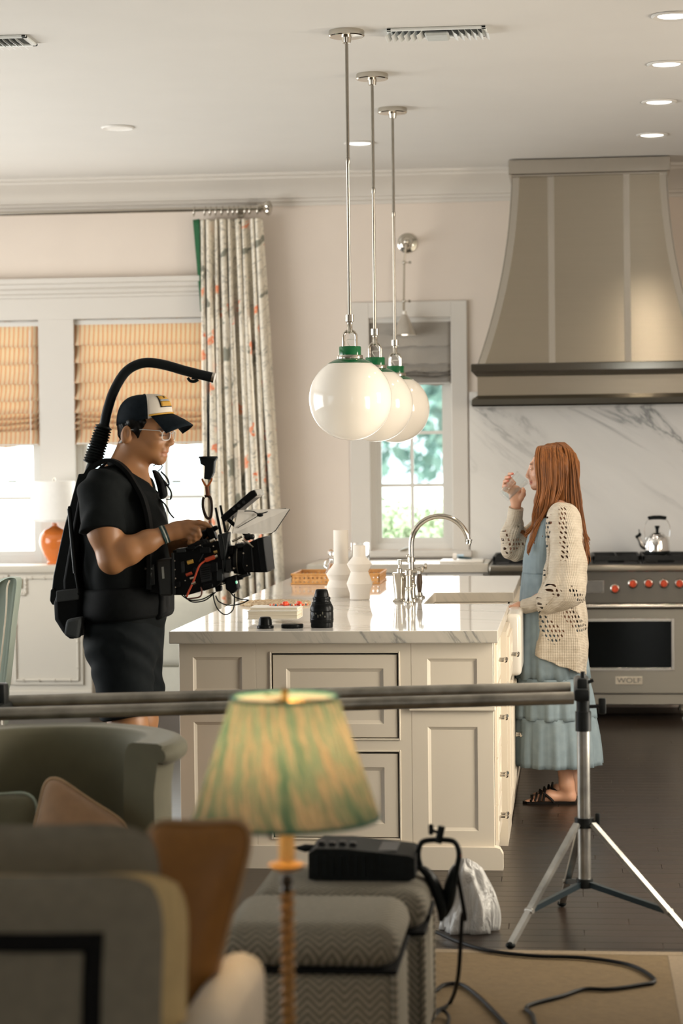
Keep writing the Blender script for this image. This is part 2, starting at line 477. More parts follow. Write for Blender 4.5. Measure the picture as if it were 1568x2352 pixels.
for x0, x1, z0, z1 in ((XL, .65, 0, CEIL), (1.25, XR, 0, CEIL), (.65, 1.25, 0, .2), (.65, 1.25, 2.7, CEIL)): b.box(x0, x1, Y0 - .16, Y0, z0, z1)
b.build('wall_front', M_WALL, kind='structure', smooth=0)

# ---- crown moulding, window header
prof = [(YW, CEIL), (YW - .26, CEIL), (YW - .26, CEIL - .016), (YW - .235, CEIL - .022), (YW - .225, CEIL - .035), (YW - .16, CEIL - .060), (YW - .10, CEIL - .095), (YW - .07, CEIL - .125), (YW - .065, CEIL - .135), (YW - .045, CEIL - .14), (YW - .04, CEIL - .155), (YW - .02, CEIL - .162), (YW - .018, CEIL - .18), (YW, CEIL - .18)]
MB().prism(prof, XL, XR, 'x').build('trim_1', M_TRIM, kind='structure', smooth=25)
hz0, hz1, hz2 = px_z(732, 250), px_z(684, 250), px_z(640, 250)
prof = [(YW, hz0), (YW - .03, hz0), (YW - .03, hz1), (YW - .042, hz1 + .004), (YW - .045, hz1 + .02), (YW - .06, hz1 + .03), (YW - .066, hz1 + .05), (YW - .085, hz1 + .062), (YW - .09, hz1 + .085), (YW - .105, hz1 + .09), (YW - .105, hz2), (YW, hz2)]
MB().prism(prof, w1l - .12, w2r + .1, 'x').build('trim_2', M_TRIM, kind='structure', smooth=25)
b = MB(); b.box(w1r - .005, w2l + .005, YW - .024, YW, WBOT, hz0); b.box(w2r - .005, w2r + .09, YW - .024, YW, WBOT, hz0); b.box(w1l - .09, w1l + .005, YW - .024, YW, WBOT, hz0)
b.build('trim_3', M_TRIM, kind='structure', smooth=0)
# casing of the kitchen window
co_l, co_r, co_t = px_x(806, 1100), px_x(1076, 1100), px_z(692, 960)
b = MB(); b.box(co_l, k_l + .004, YW - .022, YW, k_b - .02, co_t, .004); b.box(k_r - .004, co_r, YW - .022, YW, k_b - .02, co_t, .004); b.box(k_l, k_r, YW - .0221, YW, k_t - .004, co_t, .004)
b.box(co_l - .02, co_r + .02, YW - .05, YW, k_b - .05, k_b - .005, .008)
b.build('trim_4', M_TRIM, kind='structure', smooth=25)

# ---- windows
def window(n, x0, x1, z0, z1, cols, sashes, bar=.02):
    y0, y1 = YW + .05, YW + .09
    root = MB().box(x0, x0 + .035, y0 - .02, y1 + .03, z0, z1).box(x1 - .035, x1, y0 - .02, y1 + .03, z0, z1).box(x0 + .035, x1 - .035, y0 - .02, y1 + .03, z0, z0 + .04).box(x0 + .035, x1 - .035, y0 - .02, y1 + .03, z1 - .03, z1)\
        .build('window_%d' % n, M_WHITE, kind='structure', smooth=0)
    zs = np.linspace(z0 + .04, z1 - .03, sashes + 1); rows = 2 if sashes > 1 else 4
    for i in range(sashes):
        a, c = zs[i], zs[i + 1]; fx0, fx1 = x0 + .035, x1 - .035; q = .032
        s = MB().box(fx0, fx0 + q, y0, y1, a, c).box(fx1 - q, fx1, y0, y1, a, c).box(fx0 + q, fx1 - q, y0, y1, a, a + q).box(fx0 + q, fx1 - q, y0, y1, c - q, c)
        sash = s.build('sash', M_WHITE, root, smooth=0)
        gx = np.linspace(fx0 + q, fx1 - q, cols + 1); gz = np.linspace(a + q, c - q, rows + 1)
        for gxx in gx[1:-1]: MB().box(gxx - bar / 2, gxx + bar / 2, y0 + .006, y1 - .006, a + q, c - q).build('muntin', M_WHITE, sash, smooth=0)
        for gzz in gz[1:-1]: MB().box(fx0 + q, fx1 - q, y0 + .0075, y1 - .0075, gzz - bar / 2, gzz + bar / 2).build('muntin', M_WHITE, sash, smooth=0)
        for ci in range(cols):
            for ri in range(rows):
                MB().box(gx[ci], gx[ci + 1], y0 + .018, y0 + .022, gz[ri], gz[ri + 1]).build('pane', M_PANE, sash, smooth=0)
    return root
win1 = window(1, w1l, w1r, WBOT, WT, 3, 2)
win2 = window(2, w2l, w2r, WBOT, WT, 3, 2)
win3 = window(3, k_l, k_r, k_b, k_t, 2, 1)
for wn, pxs in ((win1, (28,)), (win2, (405,))):
    for p in pxs:
        q = W(p, 1106, YW + .04); MB().box(q.x - .03, q.x + .03, YW + .035, YW + .05, q.z - .006, q.z + .006, .004).build('lock', M_STEEL, wn)
q = W(927, 1266, YW - .03); b = MB().box(q.x - .03, q.x + .03, YW - .05, YW - .022, q.z - .008, q.z + .012, .008, 2); b.tube([(q.x - .01, YW - .05, q.z + .01), (q.x + .03, YW - .06, q.z + .02), (q.x + .05, YW - .06, q.z + .012)], .007)
b.build('crank', M_STEEL, win3)

# ---- backsplash (setting) behind the range
MB().box(px_x(1079, 1100), 1.7, YW - .018, YW, .93, px_z(900, 1100)).build('wall_backsplash', M_SPLASH, kind='structure', smooth=0)

# ---- outdoors
M_GRASS = mat('sunlit_lawn', (.70, .72, .62), .9, grain=.15, gscale=3)
MB().box(-60, 60, YW + .3, 140, -.4, -.35).build('ground_outside', M_GRASS, kind='structure', smooth=0)
MB().box(-60, 60, 62, 78, -.349, -.33).build('road_outside', mat('pale_road', (.75, .74, .72), .9), kind='structure', smooth=0)
MB().box(XL - 12, XL - .4, -8, YW + 12, -.4, -.34).build('terrace_outside', mat('pale_terrace', (.6, .58, .54), .9), kind='structure', smooth=0)
def leafy(col, name):
    t = NT(name); v = t.noise(t.coord('Object'), 2.5, 2)
    t.base(t.ramp(v, [(.3, tuple(c * .6 for c in col)), (.7, col)])); t.set(Roughness=.6); MATS[name] = t.m; return t.m
def foliage(blobs, n, leaf, rng):
    V = []; Fc = []
    tot = sum(b[3] ** 2 for b in blobs)
    for cx, cy, cz, r in blobs:
        for _ in range(int(n * r * r / tot)):
            d = rng.normal(size=3); d /= np.linalg.norm(d); p = np.array([cx, cy, cz]) + d * r * (.55 + .5 * rng.random()) * np.array([1, 1, .8])
            u = rng.normal(size=3); u /= np.linalg.norm(u); v = np.cross(u, rng.normal(size=3)); v /= np.linalg.norm(v); q = leaf * (.6 + .8 * rng.random())
            k = len(V); V += [p - u * q, p + v * q * .5, p + u * q, p - v * q * .5]; Fc.append((k, k + 1, k + 2, k + 3))
    return V, Fc
M_BARK = mat('tree_bark', (.10, .085, .075), .9, grain=.4, gscale=9)
rng = np.random.default_rng(3)
def tree(x, y, h, rad, label, col, trunk=True):
    root = thing('tree', (x, y, -.35), label, 'tree', 'trees on the lawn outside')
    t = MB(); t.tube(spline([(x, y, -.35), (x + .1, y, h * .3), (x - .1, y + .1, h * .55), (x, y, h * .85)], 4), list(np.linspace(.22, .05, 13)), 8)
    t.build('trunk', M_BARK, root)
    bl = [(x + rng.normal() * rad * .55, y + rng.normal() * rad * .4, h * .62 + rng.normal() * h * .17, rad * (.35 + .3 * rng.random())) for _ in range(14)]
    V, Fc = foliage(bl, 7000, .17, rng); b = MB(); b.add(V, Fc); b.build('crown', leafy(col, 'leaves_%d' % len(MATS)), root, smooth=0)
tree(-2.0, 39, 7.5, 3.0, 'bluish green tree seen in the kitchen window behind the faucet', (.30, .46, .42))
tree(2.2, 47, 8.0, 2.8, 'darker tree at the right edge of the kitchen window', (.24, .40, .38))
tree(-10.4, 33, 6.0, 2.6, 'pale green tree seen under the leftmost striped shade', (.48, .60, .52))
tree(-5.2, 52, 8, 3.2, 'faint far tree seen left of the curtain', (.55, .64, .58))
def hedge(px0, px1, Y, top_py, label, n):
    a, c = W(px0, top_py, Y), W(px1, top_py, Y)
    root = thing('bush', ((a.x + c.x) / 2, Y, -.35), label, 'bush')
    bl = [(a.x + (c.x - a.x) * (i + .5) / n + rng.normal() * .05, Y + .5 * rng.random(), zz + rng.normal() * .05, .42) for i in range(n) for zz in (.05, .42, a.z - .32)]
    V, Fc = foliage(bl, 14000, .032, rng); b = MB(); b.add(V, Fc); b.build('foliage', leafy((.55, .64, .42), 'leaves_%d' % len(MATS)), root, smooth=0)
    s = MB()
    for i in range(n): x = a.x + (c.x - a.x) * (i + .5) / n; s.tube([(x, Y + .2, -.35), (x + .05, Y + .2, .3), (x, Y + .25, .8)], [.03, .02, .01], 6)
    s.build('stem', M_BARK, root)
hedge(800, 1090, 18.5, 1150, 'light green leafy bush below the kitchen window', 5)
# ================================================================ ceiling fittings
def mirror_metal(name, col, rough): return mat(name, col, rough, 1.0, grain=.03, gscale=5)
M_CAN = emit('lit_downlight_lens', (1, .97, .90), 3.0)
M_CANOFF = mat('unlit_downlight_lens', (.74, .72, .68), .4)
def downlight(px, py, label, power):
    c = G(px, py, CEIL)
    root = thing('recessed_light', (c.x, c.y, CEIL), label, 'ceiling light', 'recessed ceiling lights')
    MB().lathe([(.062, -.001), (.088, -.001), (.088, -.006), (.080, -.010), (.062, -.004)], c, 32).build('trim_ring', M_WHITE, root)
    MB().lathe([(.0, -.002), (.062, -.002), (.062, -.0045), (0, -.0045)], c, 32).build('lens', M_CAN if power else M_CANOFF, root)
    if not power: return
    l = bpy.data.lights.new('downlight', 'SPOT'); l.energy = power; l.color = (1, .86, .68); l.spot_size = 1.9; l.spot_blend = .6; l.shadow_soft_size = .05
    o = bpy.data.objects.new('downlight', l); COL.objects.link(o); o.parent = root; o.location = (0, 0, -.02)
for px, py, lb in ((1545, 35, 'nearest recessed light in the row over the range, cut by the frame'), (1530, 146, 'second recessed light in the row over the range'), (1513, 233, 'third recessed light in the row over the range'), (1497, 309, 'recessed light closest to the steel hood'), (825, 328, 'recessed light behind the pendant rods'), (270, 292, 'recessed light alone in the bright ceiling on the left')):
    downlight(px, py, lb, 0 if px == 270 else 26)

M_VENT = mat('vent_metal', (.72, .74, .72), .4, grain=.03)
def vent(c, w, d, label, mid=True):
    root = thing('ceiling_vent', (c.x, c.y, CEIL), label, 'vent', 'ceiling air vents')
    x0, x1, y0, y1 = c.x - w / 2, c.x + w / 2, c.y - d / 2, c.y + d / 2
    f = MB(); q = .022
    for a in ((x0, x1, y0, y0 + q), (x0, x1, y1 - q, y1), (x0, x0 + q, y0, y1), (x1 - q, x1, y0, y1)): f.box(a[0], a[1], a[2], a[3], CEIL - .012, CEIL - .0005, .003)
    f.build('frame', M_VENT, root)
    MB().box(x0 + q, x1 - q, y0 + q, y1 - q, CEIL - .003, CEIL - .0005).build('duct_opening', mat('duct_dark', (.12, .13, .13), .8), root)
    if mid: MB().box(c.x - .05, c.x + .05, y0 + q + .004, y1 - q - .004, CEIL - .03, CEIL - .012, .008).build('centre_baffle', mat('vent_grey', (.45, .47, .45), .5), root)
    xs = [c.x + s * (.06 + i * .026) for s in (-1, 1) for i in range(6)] if mid else [x0 + .04 + i * .027 for i in range(int((w - .06) / .027))]
    for x in xs:
        s = 1 if x > c.x else -1
        lv = MB().loft([[(x + s * (.022 * t * t), yy, CEIL - .004 - .026 * t) for t in (0, .35, .7, 1)] + [(x + s * (.022 * t * t) + .002, yy, CEIL - .004 - .026 * t) for t in (1, .7, .35, 0)] for yy in (y0 + q, y1 - q)])
        lv.build('louver', M_VENT, root)
vent(G(1004, 71, CEIL), .41, .19, 'white ceiling vent right of the nearest pendant canopy')
vent(G(-40, 93, CEIL), .42, .20, 'white ceiling vent cut by the left frame edge', False)

# ---- pendants
M_OPAL = NT('opal_glass'); M_OPAL.base((.88, .84, .77)); M_OPAL.set(Roughness=.08, Emission_Strength=.015); M_OPAL.b.inputs['Emission Color'].default_value = (1, .93, .80, 1)
M_OPAL.b.inputs['Subsurface Weight'].default_value = .0
nz = M_OPAL.noise(M_OPAL.coord('Object'), 3, 1); M_OPAL.base(M_OPAL.ramp(nz, [(.3, (.84, .775, .675)), (.7, (.87, .81, .72))])); M_OPAL = M_OPAL.m
M_GREEN = mat('green_enamel', (.005, .11, .035), .12, grain=.05, gscale=4)
def pendant():
    root = thing('pendant_light', (0, 0, CEIL), 'x', 'pendant light', 'globe pendants over the island')
    zc = -1.515   # globe centre, relative to the ceiling
    R = .172
    o = Vector((0, 0, CEIL))
    MB().lathe([(0, 0), (.072, 0), (.074, -.004), (.074, -.022), (.070, -.026), (.022, -.028), (.018, -.05), (.013, -.052), (0, -.052)], o, 40).build('canopy', M_STEEL, root)
    zr = zc + R + .165
    MB().lathe([(.0, -.05), (.007, -.05), (.007, -.52), (.009, -.522), (.009, -.545), (.007, -.548), (.007, zr), (0, zr)], o, 16).build('rod', mat('aged_nickel_rod', (.30, .275, .235), .28, 1.0), root)
    MB().lathe([(0, zr + .01), (.018, zr + .01), (.018, zr - .018), (.011, zr - .022), (.011, zr - .055), (.014, zr - .06), (0, zr - .07)], o, 20).build('collar', M_STEEL, root)
    z0 = zc + R + .04
    pts = [(-.026, 0, z0)] + [(-.026 * math.cos(a), 0, z0 + .045 + .026 * math.sin(a)) for a in np.linspace(0, math.pi, 10)] + [(.026, 0, z0)]
    MB().tube([Vector(p) + o for p in pts], .006, 10).build('shackle', M_STEEL, root)
    w_ = spline([(0, -.004, zr - .06), (.02, -.015, zr - .09), (-.012, -.012, z0 + .03), (.004, -.006, z0)], 6)
    MB().tube([Vector(p) + o for p in w_], .0018, 5).build('cord', mat('clear_cord', (.6, .58, .52), .3), root)
    MB().lathe([(0, z0 + .004), (.044, z0 + .004), (.046, z0), (.046, z0 - .032), (0, z0 - .032)], o, 40).build('cap', M_GREEN, root)
    MB().lathe([(.03, z0 - .032), (.052, z0 - .032), (.053, z0 - .036), (.053, z0 - .046), (.049, z0 - .05), (.03, z0 - .05)], o, 40).build('band', M_STEEL, root)
    th0 = math.acos(.93); th1 = math.acos(.83)
    tb = .56
    pr = [((R + .0012) * math.sin(t), zc + (R + .0012) * math.cos(t)) for t in np.linspace(.27, tb, 8)]
    MB().lathe([(.03, z0 - .05), (.045, z0 - .05)] + pr + [(R * math.sin(tb) - .004, zc + R * math.cos(tb))], o, 48).build('shoulder', M_GREEN, root)
    MB().lathe([(R * math.sin(t), zc + R * math.cos(t)) for t in np.linspace(tb - .05, math.pi, 36)], o, 56).build('globe', M_OPAL, root, smooth=180)
    return root
pen = pendant()
pl = ('nearest and largest-looking white globe pendant with green cap', 'middle white globe pendant with green cap', 'farthest white globe pendant, overlapping the window')
for i, (yy, lb) in enumerate(zip((8.97, 10.0, 11.0), pl)):
    o = pen if i == 0 else dup(pen); o.location = (-.905 + .012 * i, yy, CEIL); o['label'] = lb

# ---- wall sconce
c = W(935, 558, YW - .02)
root = thing('wall_sconce', (c.x, YW, c.z), 'nickel swing-arm wall sconce over the kitchen window', 'sconce')
My = Matrix.Rotation(R90, 4, 'X')
MB().lathe([(0, 0), (.062, 0), (.062, .008), (.05, .014), (.045, .02), (.036, .024), (.03, .034), (.0, .036)], (c.x, YW, c.z), 32, My).build('backplate', M_STEEL, root)
ya = YW - .10
p0 = Vector((c.x, YW - .03, c.z)); p1 = Vector((c.x, ya, c.z)); p2 = W(928, 603, ya); p3 = W(927, 692, ya); p4 = W(927, 722, ya)
MB().cyl(p0, p1, .012, n=14).ell(p1, (.02, .02, .02)).build('mount', M_STEEL, root)
MB().tube([p1, p2], .006, 10).tube([p2, p3], .006, 10).build('arm', M_STEEL, root)
for p in (p2, p3):
    k = MB().ell(p, (.013, .013, .012)); k.cyl(p, p + Vector((.03, 0, 0)), .003, n=8); k.lathe([(.004, -.003), (.009, -.003), (.009, .003), (.004, .003)], p + Vector((.036, 0, 0)), 14, My); k.build('joint_knob', M_STEEL, root)
p5 = W(930, 770, ya)
sh = MB().lathe([(.014, p4.z + .02), (.014, p4.z), (.022, p4.z - .01), (.078, p5.z), (.075, p5.z), (.02, p4.z - .014), (.012, p4.z - .006)], (p4.x + .004, ya, 0), 32); sh.build('shade', mat('brushed_nickel_shade', (.62, .58, .52), .35, .8), root)
MB().ell((p4.x + .004, ya, p5.z + .012), (.03, .03, .012)).build('bulb', emit('sconce_bulb', (1, .9, .75), 5), root)
MB().tube([p3, p4], .008, 10).build('socket_stem', M_STEEL, root)

# ================================================================ curtain, rod, shades
yr = YW - .14
ra, rb = W(-60, 488, yr), W(600, 481, yr)
rod = thing('curtain_rod', ((ra.x + rb.x) / 2, yr, ra.z), 'brushed nickel curtain rod with a ribbed finial', 'curtain rod')
zr = (ra.z + rb.z) / 2 - .002
MB().cyl((ra.x - .5, yr, zr), (rb.x, yr, zr), .0145, n=16).build('pole', M_STEEL, rod)
MB().lathe([(0, -.025), (.017, -.025), (.025, -.015), (.025, .0), (.015, .008), (.028, .018), (.042, .032), (.046, .045), (.041, .056), (.015, .068), (0, .07)], (rb.x, yr, zr), 36, Matrix.Rotation(R90, 4, 'Y'), rib=.05, nr=14).build('finial', M_STEEL, rod)
for px in (-100, 545):
    q = W(px, 485, yr); MB().box(q.x - .012, q.x + .012, yr, YW, zr - .012, zr + .012).box(q.x - .02, q.x + .02, YW - .012, YW, zr - .04, zr + .04, .004).build('bracket', M_STEEL, rod)

def curtain_mat():
    t = NT('chinoiserie_print'); v = t.coord('UV', (1, 1, 1))
    cream = (.78, .72, .61)
    vo = t.n('TexVoronoi', feature='F1'); vo.inputs['Scale'].default_value = 7; t.link(v, vo.inputs['Vector'])
    n1 = t.noise(v, 26, 3)
    d = t.math('ADD', vo.outputs['Distance'], t.math('MULTIPLY', t.math('SUBTRACT', n1, .5), .9))
    sepc = t.n('SeparateColor'); t.link(vo.outputs['Color'], sepc.inputs[0])
    pick = t.math('GREATER_THAN', sepc.outputs[0], .42)
    fl = t.math('MULTIPLY', t.math('LESS_THAN', d, .22), pick)
    n2 = t.noise(v, 6, 5, .6, 1.4); ln = t.math('LESS_THAN', t.math('ABSOLUTE', t.math('SUBTRACT', n2, .5)), .010)
    n3 = t.noise(t.coord('UV', (1, 1, 1), (0, 0, 1.1), (7, 3, 0)), 4.3, 6, .65, 1.8); ln2 = t.math('LESS_THAN', t.math('ABSOLUTE', t.math('SUBTRACT', n3, .47)), .008)
    vb = t.n('TexVoronoi', feature='F1'); vb.inputs['Scale'].default_value = 3.8; t.link(t.coord('UV', (1, 1, 1), (0, 0, .4), (3, 1, 0)), vb.inputs['Vector'])
    db = t.math('ADD', vb.outputs['Distance'], t.math('MULTIPLY', t.math('SUBTRACT', t.noise(v, 16, 4), .5), .8)); leaf = t.math('LESS_THAN', db, .18)
    wash = t.ramp(t.noise(v, 3.1, 2), [(.52, (0, 0, 0)), (.60, (1, 1, 1))])
    c = t.mix(t.math('MULTIPLY', wash, .22), cream, (.45, .43, .38))
    c = t.mix(t.math('MULTIPLY', leaf, .85), c, (.17, .18, .14))
    c = t.mix(t.math('MULTIPLY', ln, .65), c, (.20, .20, .18)); c = t.mix(t.math('MULTIPLY', ln2, .55), c, (.30, .28, .22))
    n4 = t.noise(v, 60, 2)
    c = t.mix(t.math('MULTIPLY', fl, .9), c, t.ramp(n4, [(.4, (.85, .16, .04)), (.62, (.75, .40, .24))]))
    t.base(c); t.set(Roughness=.85); t.bump(t.noise(t.coord('Object'), 300, 2), .1, .001)
    t.b.inputs['Transmission Weight'].default_value = 0; return t.m
M_CURT = curtain_mat()
def cloth_sheet(name, P, U, V, material, parent=None, solid=.002, sub=1, **tags):
    n, m_ = len(P), len(P[0]); b = MB().grid(P); o = b.build(name, material, parent, smooth=180, solid=0, **tags)
    me = o.data; uv = me.uv_layers.new(name='UVMap'); lookup = {}
    idx = [l.vertex_index for l in me.loops]; flat = [(U[i][j], V[i][j]) for i in range(n) for j in range(m_)]
    for k, vi in enumerate(idx): uv.data[k].uv = flat[vi]
    if solid: md = o.modifiers.new('thickness', 'SOLIDIFY'); md.thickness = solid
    if sub: md = o.modifiers.new('smooth', 'SUBSURF'); md.levels = sub; md.render_levels = sub
    return o
cy = YW - .13
top_l, top_r = W(455, 503, cy), W(601, 498, cy); bot_l, bot_r = W(462, 1040, cy), W(632, 1040, cy)
ctop = top_l.z; cbot = .03; NF = 9
def cx_at(s, t):   # s across, t 0 top .. 1 at reference depth
    return (top_l.x + (bot_l.x - top_l.x) * t) * (1 - s) + (top_r.x + (bot_r.x - top_r.x) * t) * s
P = []; U = []; V = []
for i in range(41):
    z = ctop + (cbot - ctop) * i / 40; t = (ctop - z) / (ctop - bot_l.z); row = []; ru = []; rv = []; arc = 0; last = None
    for j in range(NF * 12 + 1):
        s = j / (NF * 12); ph = s * NF * 2 * math.pi
        amp = .024 + .030 * min(1, t * 2.2) + .006 * math.sin(3 * s * 6.28 + 1) * min(t, 1)
        x = cx_at(s, t) + .010 * math.sin(2 * ph) * min(1, .3 + t) + .008 * math.sin(5.1 * s * 6.28 + t * 1.3)
        y = cy + amp * math.cos(ph) + .012 * math.sin(s * 11 + t * .8)
        p = Vector((x, y, z)); arc += (p - last).length if last is not None else 0; last = p
        row.append(p); ru.append(arc); rv.append(z)
    P.append(row); U.append(ru); V.append(rv)
cur = thing('curtain', ((top_l.x + top_r.x) / 2, cy, 0), 'pleated floral curtain with orange flowers hanging beside the window', 'curtain')
cloth_sheet('panel', P, U, V, M_CURT, cur)
# turned-back green leading edge
P = []
for i in range(13):
    t = i / 12; z0_ = W(440, 503, cy).z; z1_ = W(458, 715, cy).z; z = z0_ + (z1_ - z0_) * t
    xa = W(440, 503, cy).x * (1 - t) + W(459, 715, cy).x * t; xb = W(457, 503, cy).x * (1 - t) + W(460, 715, cy).x * t
    P.append([Vector((xa, cy + .05 - .02 * t, z)), Vector(((xa + xb) / 2, cy + .035, z)), Vector((xb, cy + .01, z))])
b = MB().grid(P); b.build('edge_band', mat('green_velvet_band', (.012, .10, .035), .8, grain=.1), cur, smooth=180, solid=.004)
for px in (446, 471, 483, 496, 510, 525, 536, 546, 563, 574, 592):
    q = W(px, 486, yr); pts = [(q.x + .004 * math.sin(a), yr + .024 * math.cos(a), zr - .012 + .029 * math.sin(a)) for a in np.linspace(0, 2 * math.pi, 17)]
    MB().tube(pts, .0032, 6, cap=False).build('ring', M_STEEL, cur)

def stripes():
    t = NT('striped_linen'); v = t.coord('Object'); sx = t.n('SeparateXYZ'); t.link(v, sx.inputs[0])
    f = t.math('FRACT', t.math('ADD', t.math('MULTIPLY', sx.outputs[0], 1 / .0295), t.math('MULTIPLY', t.noise(v, 9, 2), .25)))
    band = t.ramp(f, [(0, (0, 0, 0)), (.30, (0, 0, 0)), (.36, (1, 1, 1)), (.56, (1, 1, 1)), (.62, (0, 0, 0)), (1, (0, 0, 0))])
    c = t.mix(t.math('MULTIPLY', band, .75), (.84, .70, .50), (.78, .33, .12)); t.base(c); t.set(Roughness=.9)
    t.b.inputs['Transmission Weight'].default_value = 0; t.bump(t.noise(v, 250, 2), .1, .001)
    tl = t.n('BsdfTranslucent'); t.link(c, tl.inputs[0]); mx = t.n('MixShader'); mx.inputs[0].default_value = .45
    t.link(t.b.outputs[0], mx.inputs[1]); t.link(tl.outputs[0], mx.inputs[2]); t.link(mx.outputs[0], t.out.inputs[0]); return t.m
def solid_fabric(name, col):
    t = NT(name); v = t.coord('Object'); n = t.noise(v, 5, 4, .6, 1)
    t.base(t.ramp(n, [(.3, tuple(c * .85 for c in col)), (.7, col)])); t.set(Roughness=.6); t.bump(n, .4, .02); return t.m
def roman_shade(x0, x1, y_front, zlist, bulge, label, m, seed, group=None):
    """zlist: heights of head, each fold lip and hem; every segment bulges out above its lip"""
    pr = []
    for i in range(len(zlist) - 1):
        a, c = zlist[i], zlist[i + 1]; k = bulge[i]
        for t in np.linspace(0, 1, 7)[:-1]: pr.append((y_front - k * (t ** 2.2) - .002, a + (c - a) * t))
        if i < len(zlist) - 2: pr.append((y_front - k, c)); pr.append((y_front - k * .5, c + .008)); pr.append((y_front - .002, c + .004))
    pr.append((y_front - bulge[-1], zlist[-1]))
    P = []
    for j, (yy, zz) in enumerate(pr):
        P.append([Vector((x0 + (x1 - x0) * i / 16, yy, zz + .006 * math.sin(i * .8 + seed) * (j / len(pr)) + .004 * math.sin(i * 1.7 + j))) for i in range(17)])
    root = thing('roman_shade', ((x0 + x1) / 2, y_front, zlist[-1]), label, 'window shade', group)
    b = MB().grid(P); b.build('fabric', m, root, smooth=60, solid=.002)
    MB().box(x0, x1, y_front - .004, y_front + .03, zlist[0] - .03, zlist[0]).build('headrail', M_WHITE, root, smooth=0)
    MB().cyl((x0 + .01, y_front - bulge[-1], zlist[-1] + .008), (x1 - .01, y_front - bulge[-1], zlist[-1] + .008), .005, n=8).build('hem_bar', M_WHITE, root)
    return root
M_STR = stripes()
ys = YW + .015
zz = [px_z(p, 320, ys) for p in (733, 792, 832, 878, 917, 946, 960, 972, 986, 1020)]
bl = [.03, .036, .042, .046, .05, .052, .054, .056, .035]
roman_shade(w2l + .004, w2r - .01, ys, zz, bl, 'orange striped roman shade behind the cameraman', M_STR, 0, 'striped roman shades')
sh1 = roman_shade(w1l + .01, w1r - .004, ys, [z - .004 for z in zz], bl, 'orange striped roman shade cut by the left frame edge', M_STR, 2, 'striped roman shades')
q = W(69, 900, ys - .06); MB().cyl((q.x, ys - .055, px_z(760, 60)), (q.x, ys - .055, px_z(1180, 60)), .003, n=6).build('pull_cord', mat('cord_white', (.8, .78, .72), .8), sh1)
zz = [px_z(p, 960, ys) for p in (729, 795, 836, 853, 861, 868, 884)]
roman_shade(k_l + .006, k_r - .004, ys, zz, [.02, .026, .03, .032, .034, .02], 'grey silk roman shade in the kitchen window', solid_fabric('grey_silk', (.36, .33, .29)), 1)

# ================================================================ range hood
def steel(name, col, rough, aniso=.0, vertical=True):
    t = NT(name); sc = (140, 140, 3) if vertical else (3, 3, 140)
    n = t.noise(t.coord('Object', sc), 1.0, 2)
    t.base(t.ramp(n, [(.3, tuple(c * .97 for c in col)), (.7, col)])); t.set(Roughness=rough, Metallic=1.0); t.bump(n, .03, .001)
    if aniso:
        t.set(Anisotropic=aniso); tg = t.n('Tangent', direction_type='RADIAL', axis='Z'); t.link(tg.outputs[0], t.b.inputs['Tangent'])
        t.set(Anisotropic_Rotation=.25)
    return t.m
M_HOOD = steel('brushed_hood_steel', (.48, .43, .345), .36, .85, vertical=False)
M_STRAP = steel('polished_strap_steel', (.56, .525, .47), .22)
M_RANGE = steel('brushed_range_steel', (.32, .295, .25), .34, .8, vertical=False)
HX = W(1356, 830, 12.95).x
root = thing('range_hood', (HX, YW, W(1356, 930, 12.93).z), 'tall flared stainless steel range hood with straps', 'range hood')
def hz(py): return W(1356, py, 12.95).z
zt, zb0 = hz(393), hz(833); htw, hbw = .452, .662; dt, db = .555, .655   # half widths, depths
def hprof(t):   # t 0 top 1 bottom, concave flare
    q = t ** 2.1
    return htw + (hbw - htw) * (.18 * t + .82 * q), dt + (db - dt) * q
rings = []
for i in range(25):
    t = i / 24; a, d = hprof(t); z = zt + (zb0 - zt) * t
    rings.append([(HX - a, YW, z), (HX - a, YW - d, z), (HX + a, YW - d, z), (HX + a, YW, z)])
MB().loft(rings).build('canopy', M_HOOD, root, smooth=40)
def strap(f0, f1, off=.006):
    """front strap between two functions of t giving x"""
    P0 = []; P1 = []; ring = []
    for i in range(25):
        t = i / 24; a, d = hprof(t); z = zt + (zb0 - zt) * t; yf = YW - d
        ring.append([(f0(a), yf - off, z), (f1(a), yf - off, z), (f1(a), yf + .001, z), (f0(a), yf + .001, z)])
    return MB().loft(ring)
sw = .040
for nm, f0, f1 in (('corner', lambda a: HX - a - .004, lambda a: HX - a + sw), ('corner', lambda a: HX + a - sw, lambda a: HX + a + .004), ('mid', lambda a: HX - .245, lambda a: HX - .207), ('mid', lambda a: HX + .20, lambda a: HX + .238)):
    strap(f0, f1).build('strap', M_STRAP, root, smooth=40)
for sgn in (-1, 1):   # side straps
    ring = []
    for i in range(25):
        t = i / 24; a, d = hprof(t); z = zt + (zb0 - zt) * t
        ring.append([(HX + sgn * (a + .006), YW - d - .006, z), (HX + sgn * (a + .006), YW - d + sw, z), (HX + sgn * (a - .001), YW - d + sw, z), (HX + sgn * (a - .001), YW - d - .006, z)])
    MB().loft(ring).build('strap', M_STRAP, root, smooth=40)
z1, z2 = hz(360), hz(394)
MB().box(HX - .475, HX + .475, YW - .60, YW, z2, z1, .004).build('top_band', M_STRAP, root)
MB().box(HX - .46, HX + .46, YW - .58, YW, z2 - .012, z2, .002).build('top_lip', M_STRAP, root)
M_DARKST = steel('polished_dark_steel', (.20, .19, .165), .10)
def rim(pr, name, m):
    rings = [[(HX - a, YW, z), (HX - a, YW - d, z), (HX + a, YW - d, z), (HX + a, YW, z)] for a, d, z in pr]
    MB().loft(rings).build(name, m, root, smooth=25)
e = lambda py: W(1356, py, 12.93).z
rim([(.70, .70, e(832)), (.703, .703, e(834)), (.703, .703, e(849))], 'upper_rim', M_DARKST)
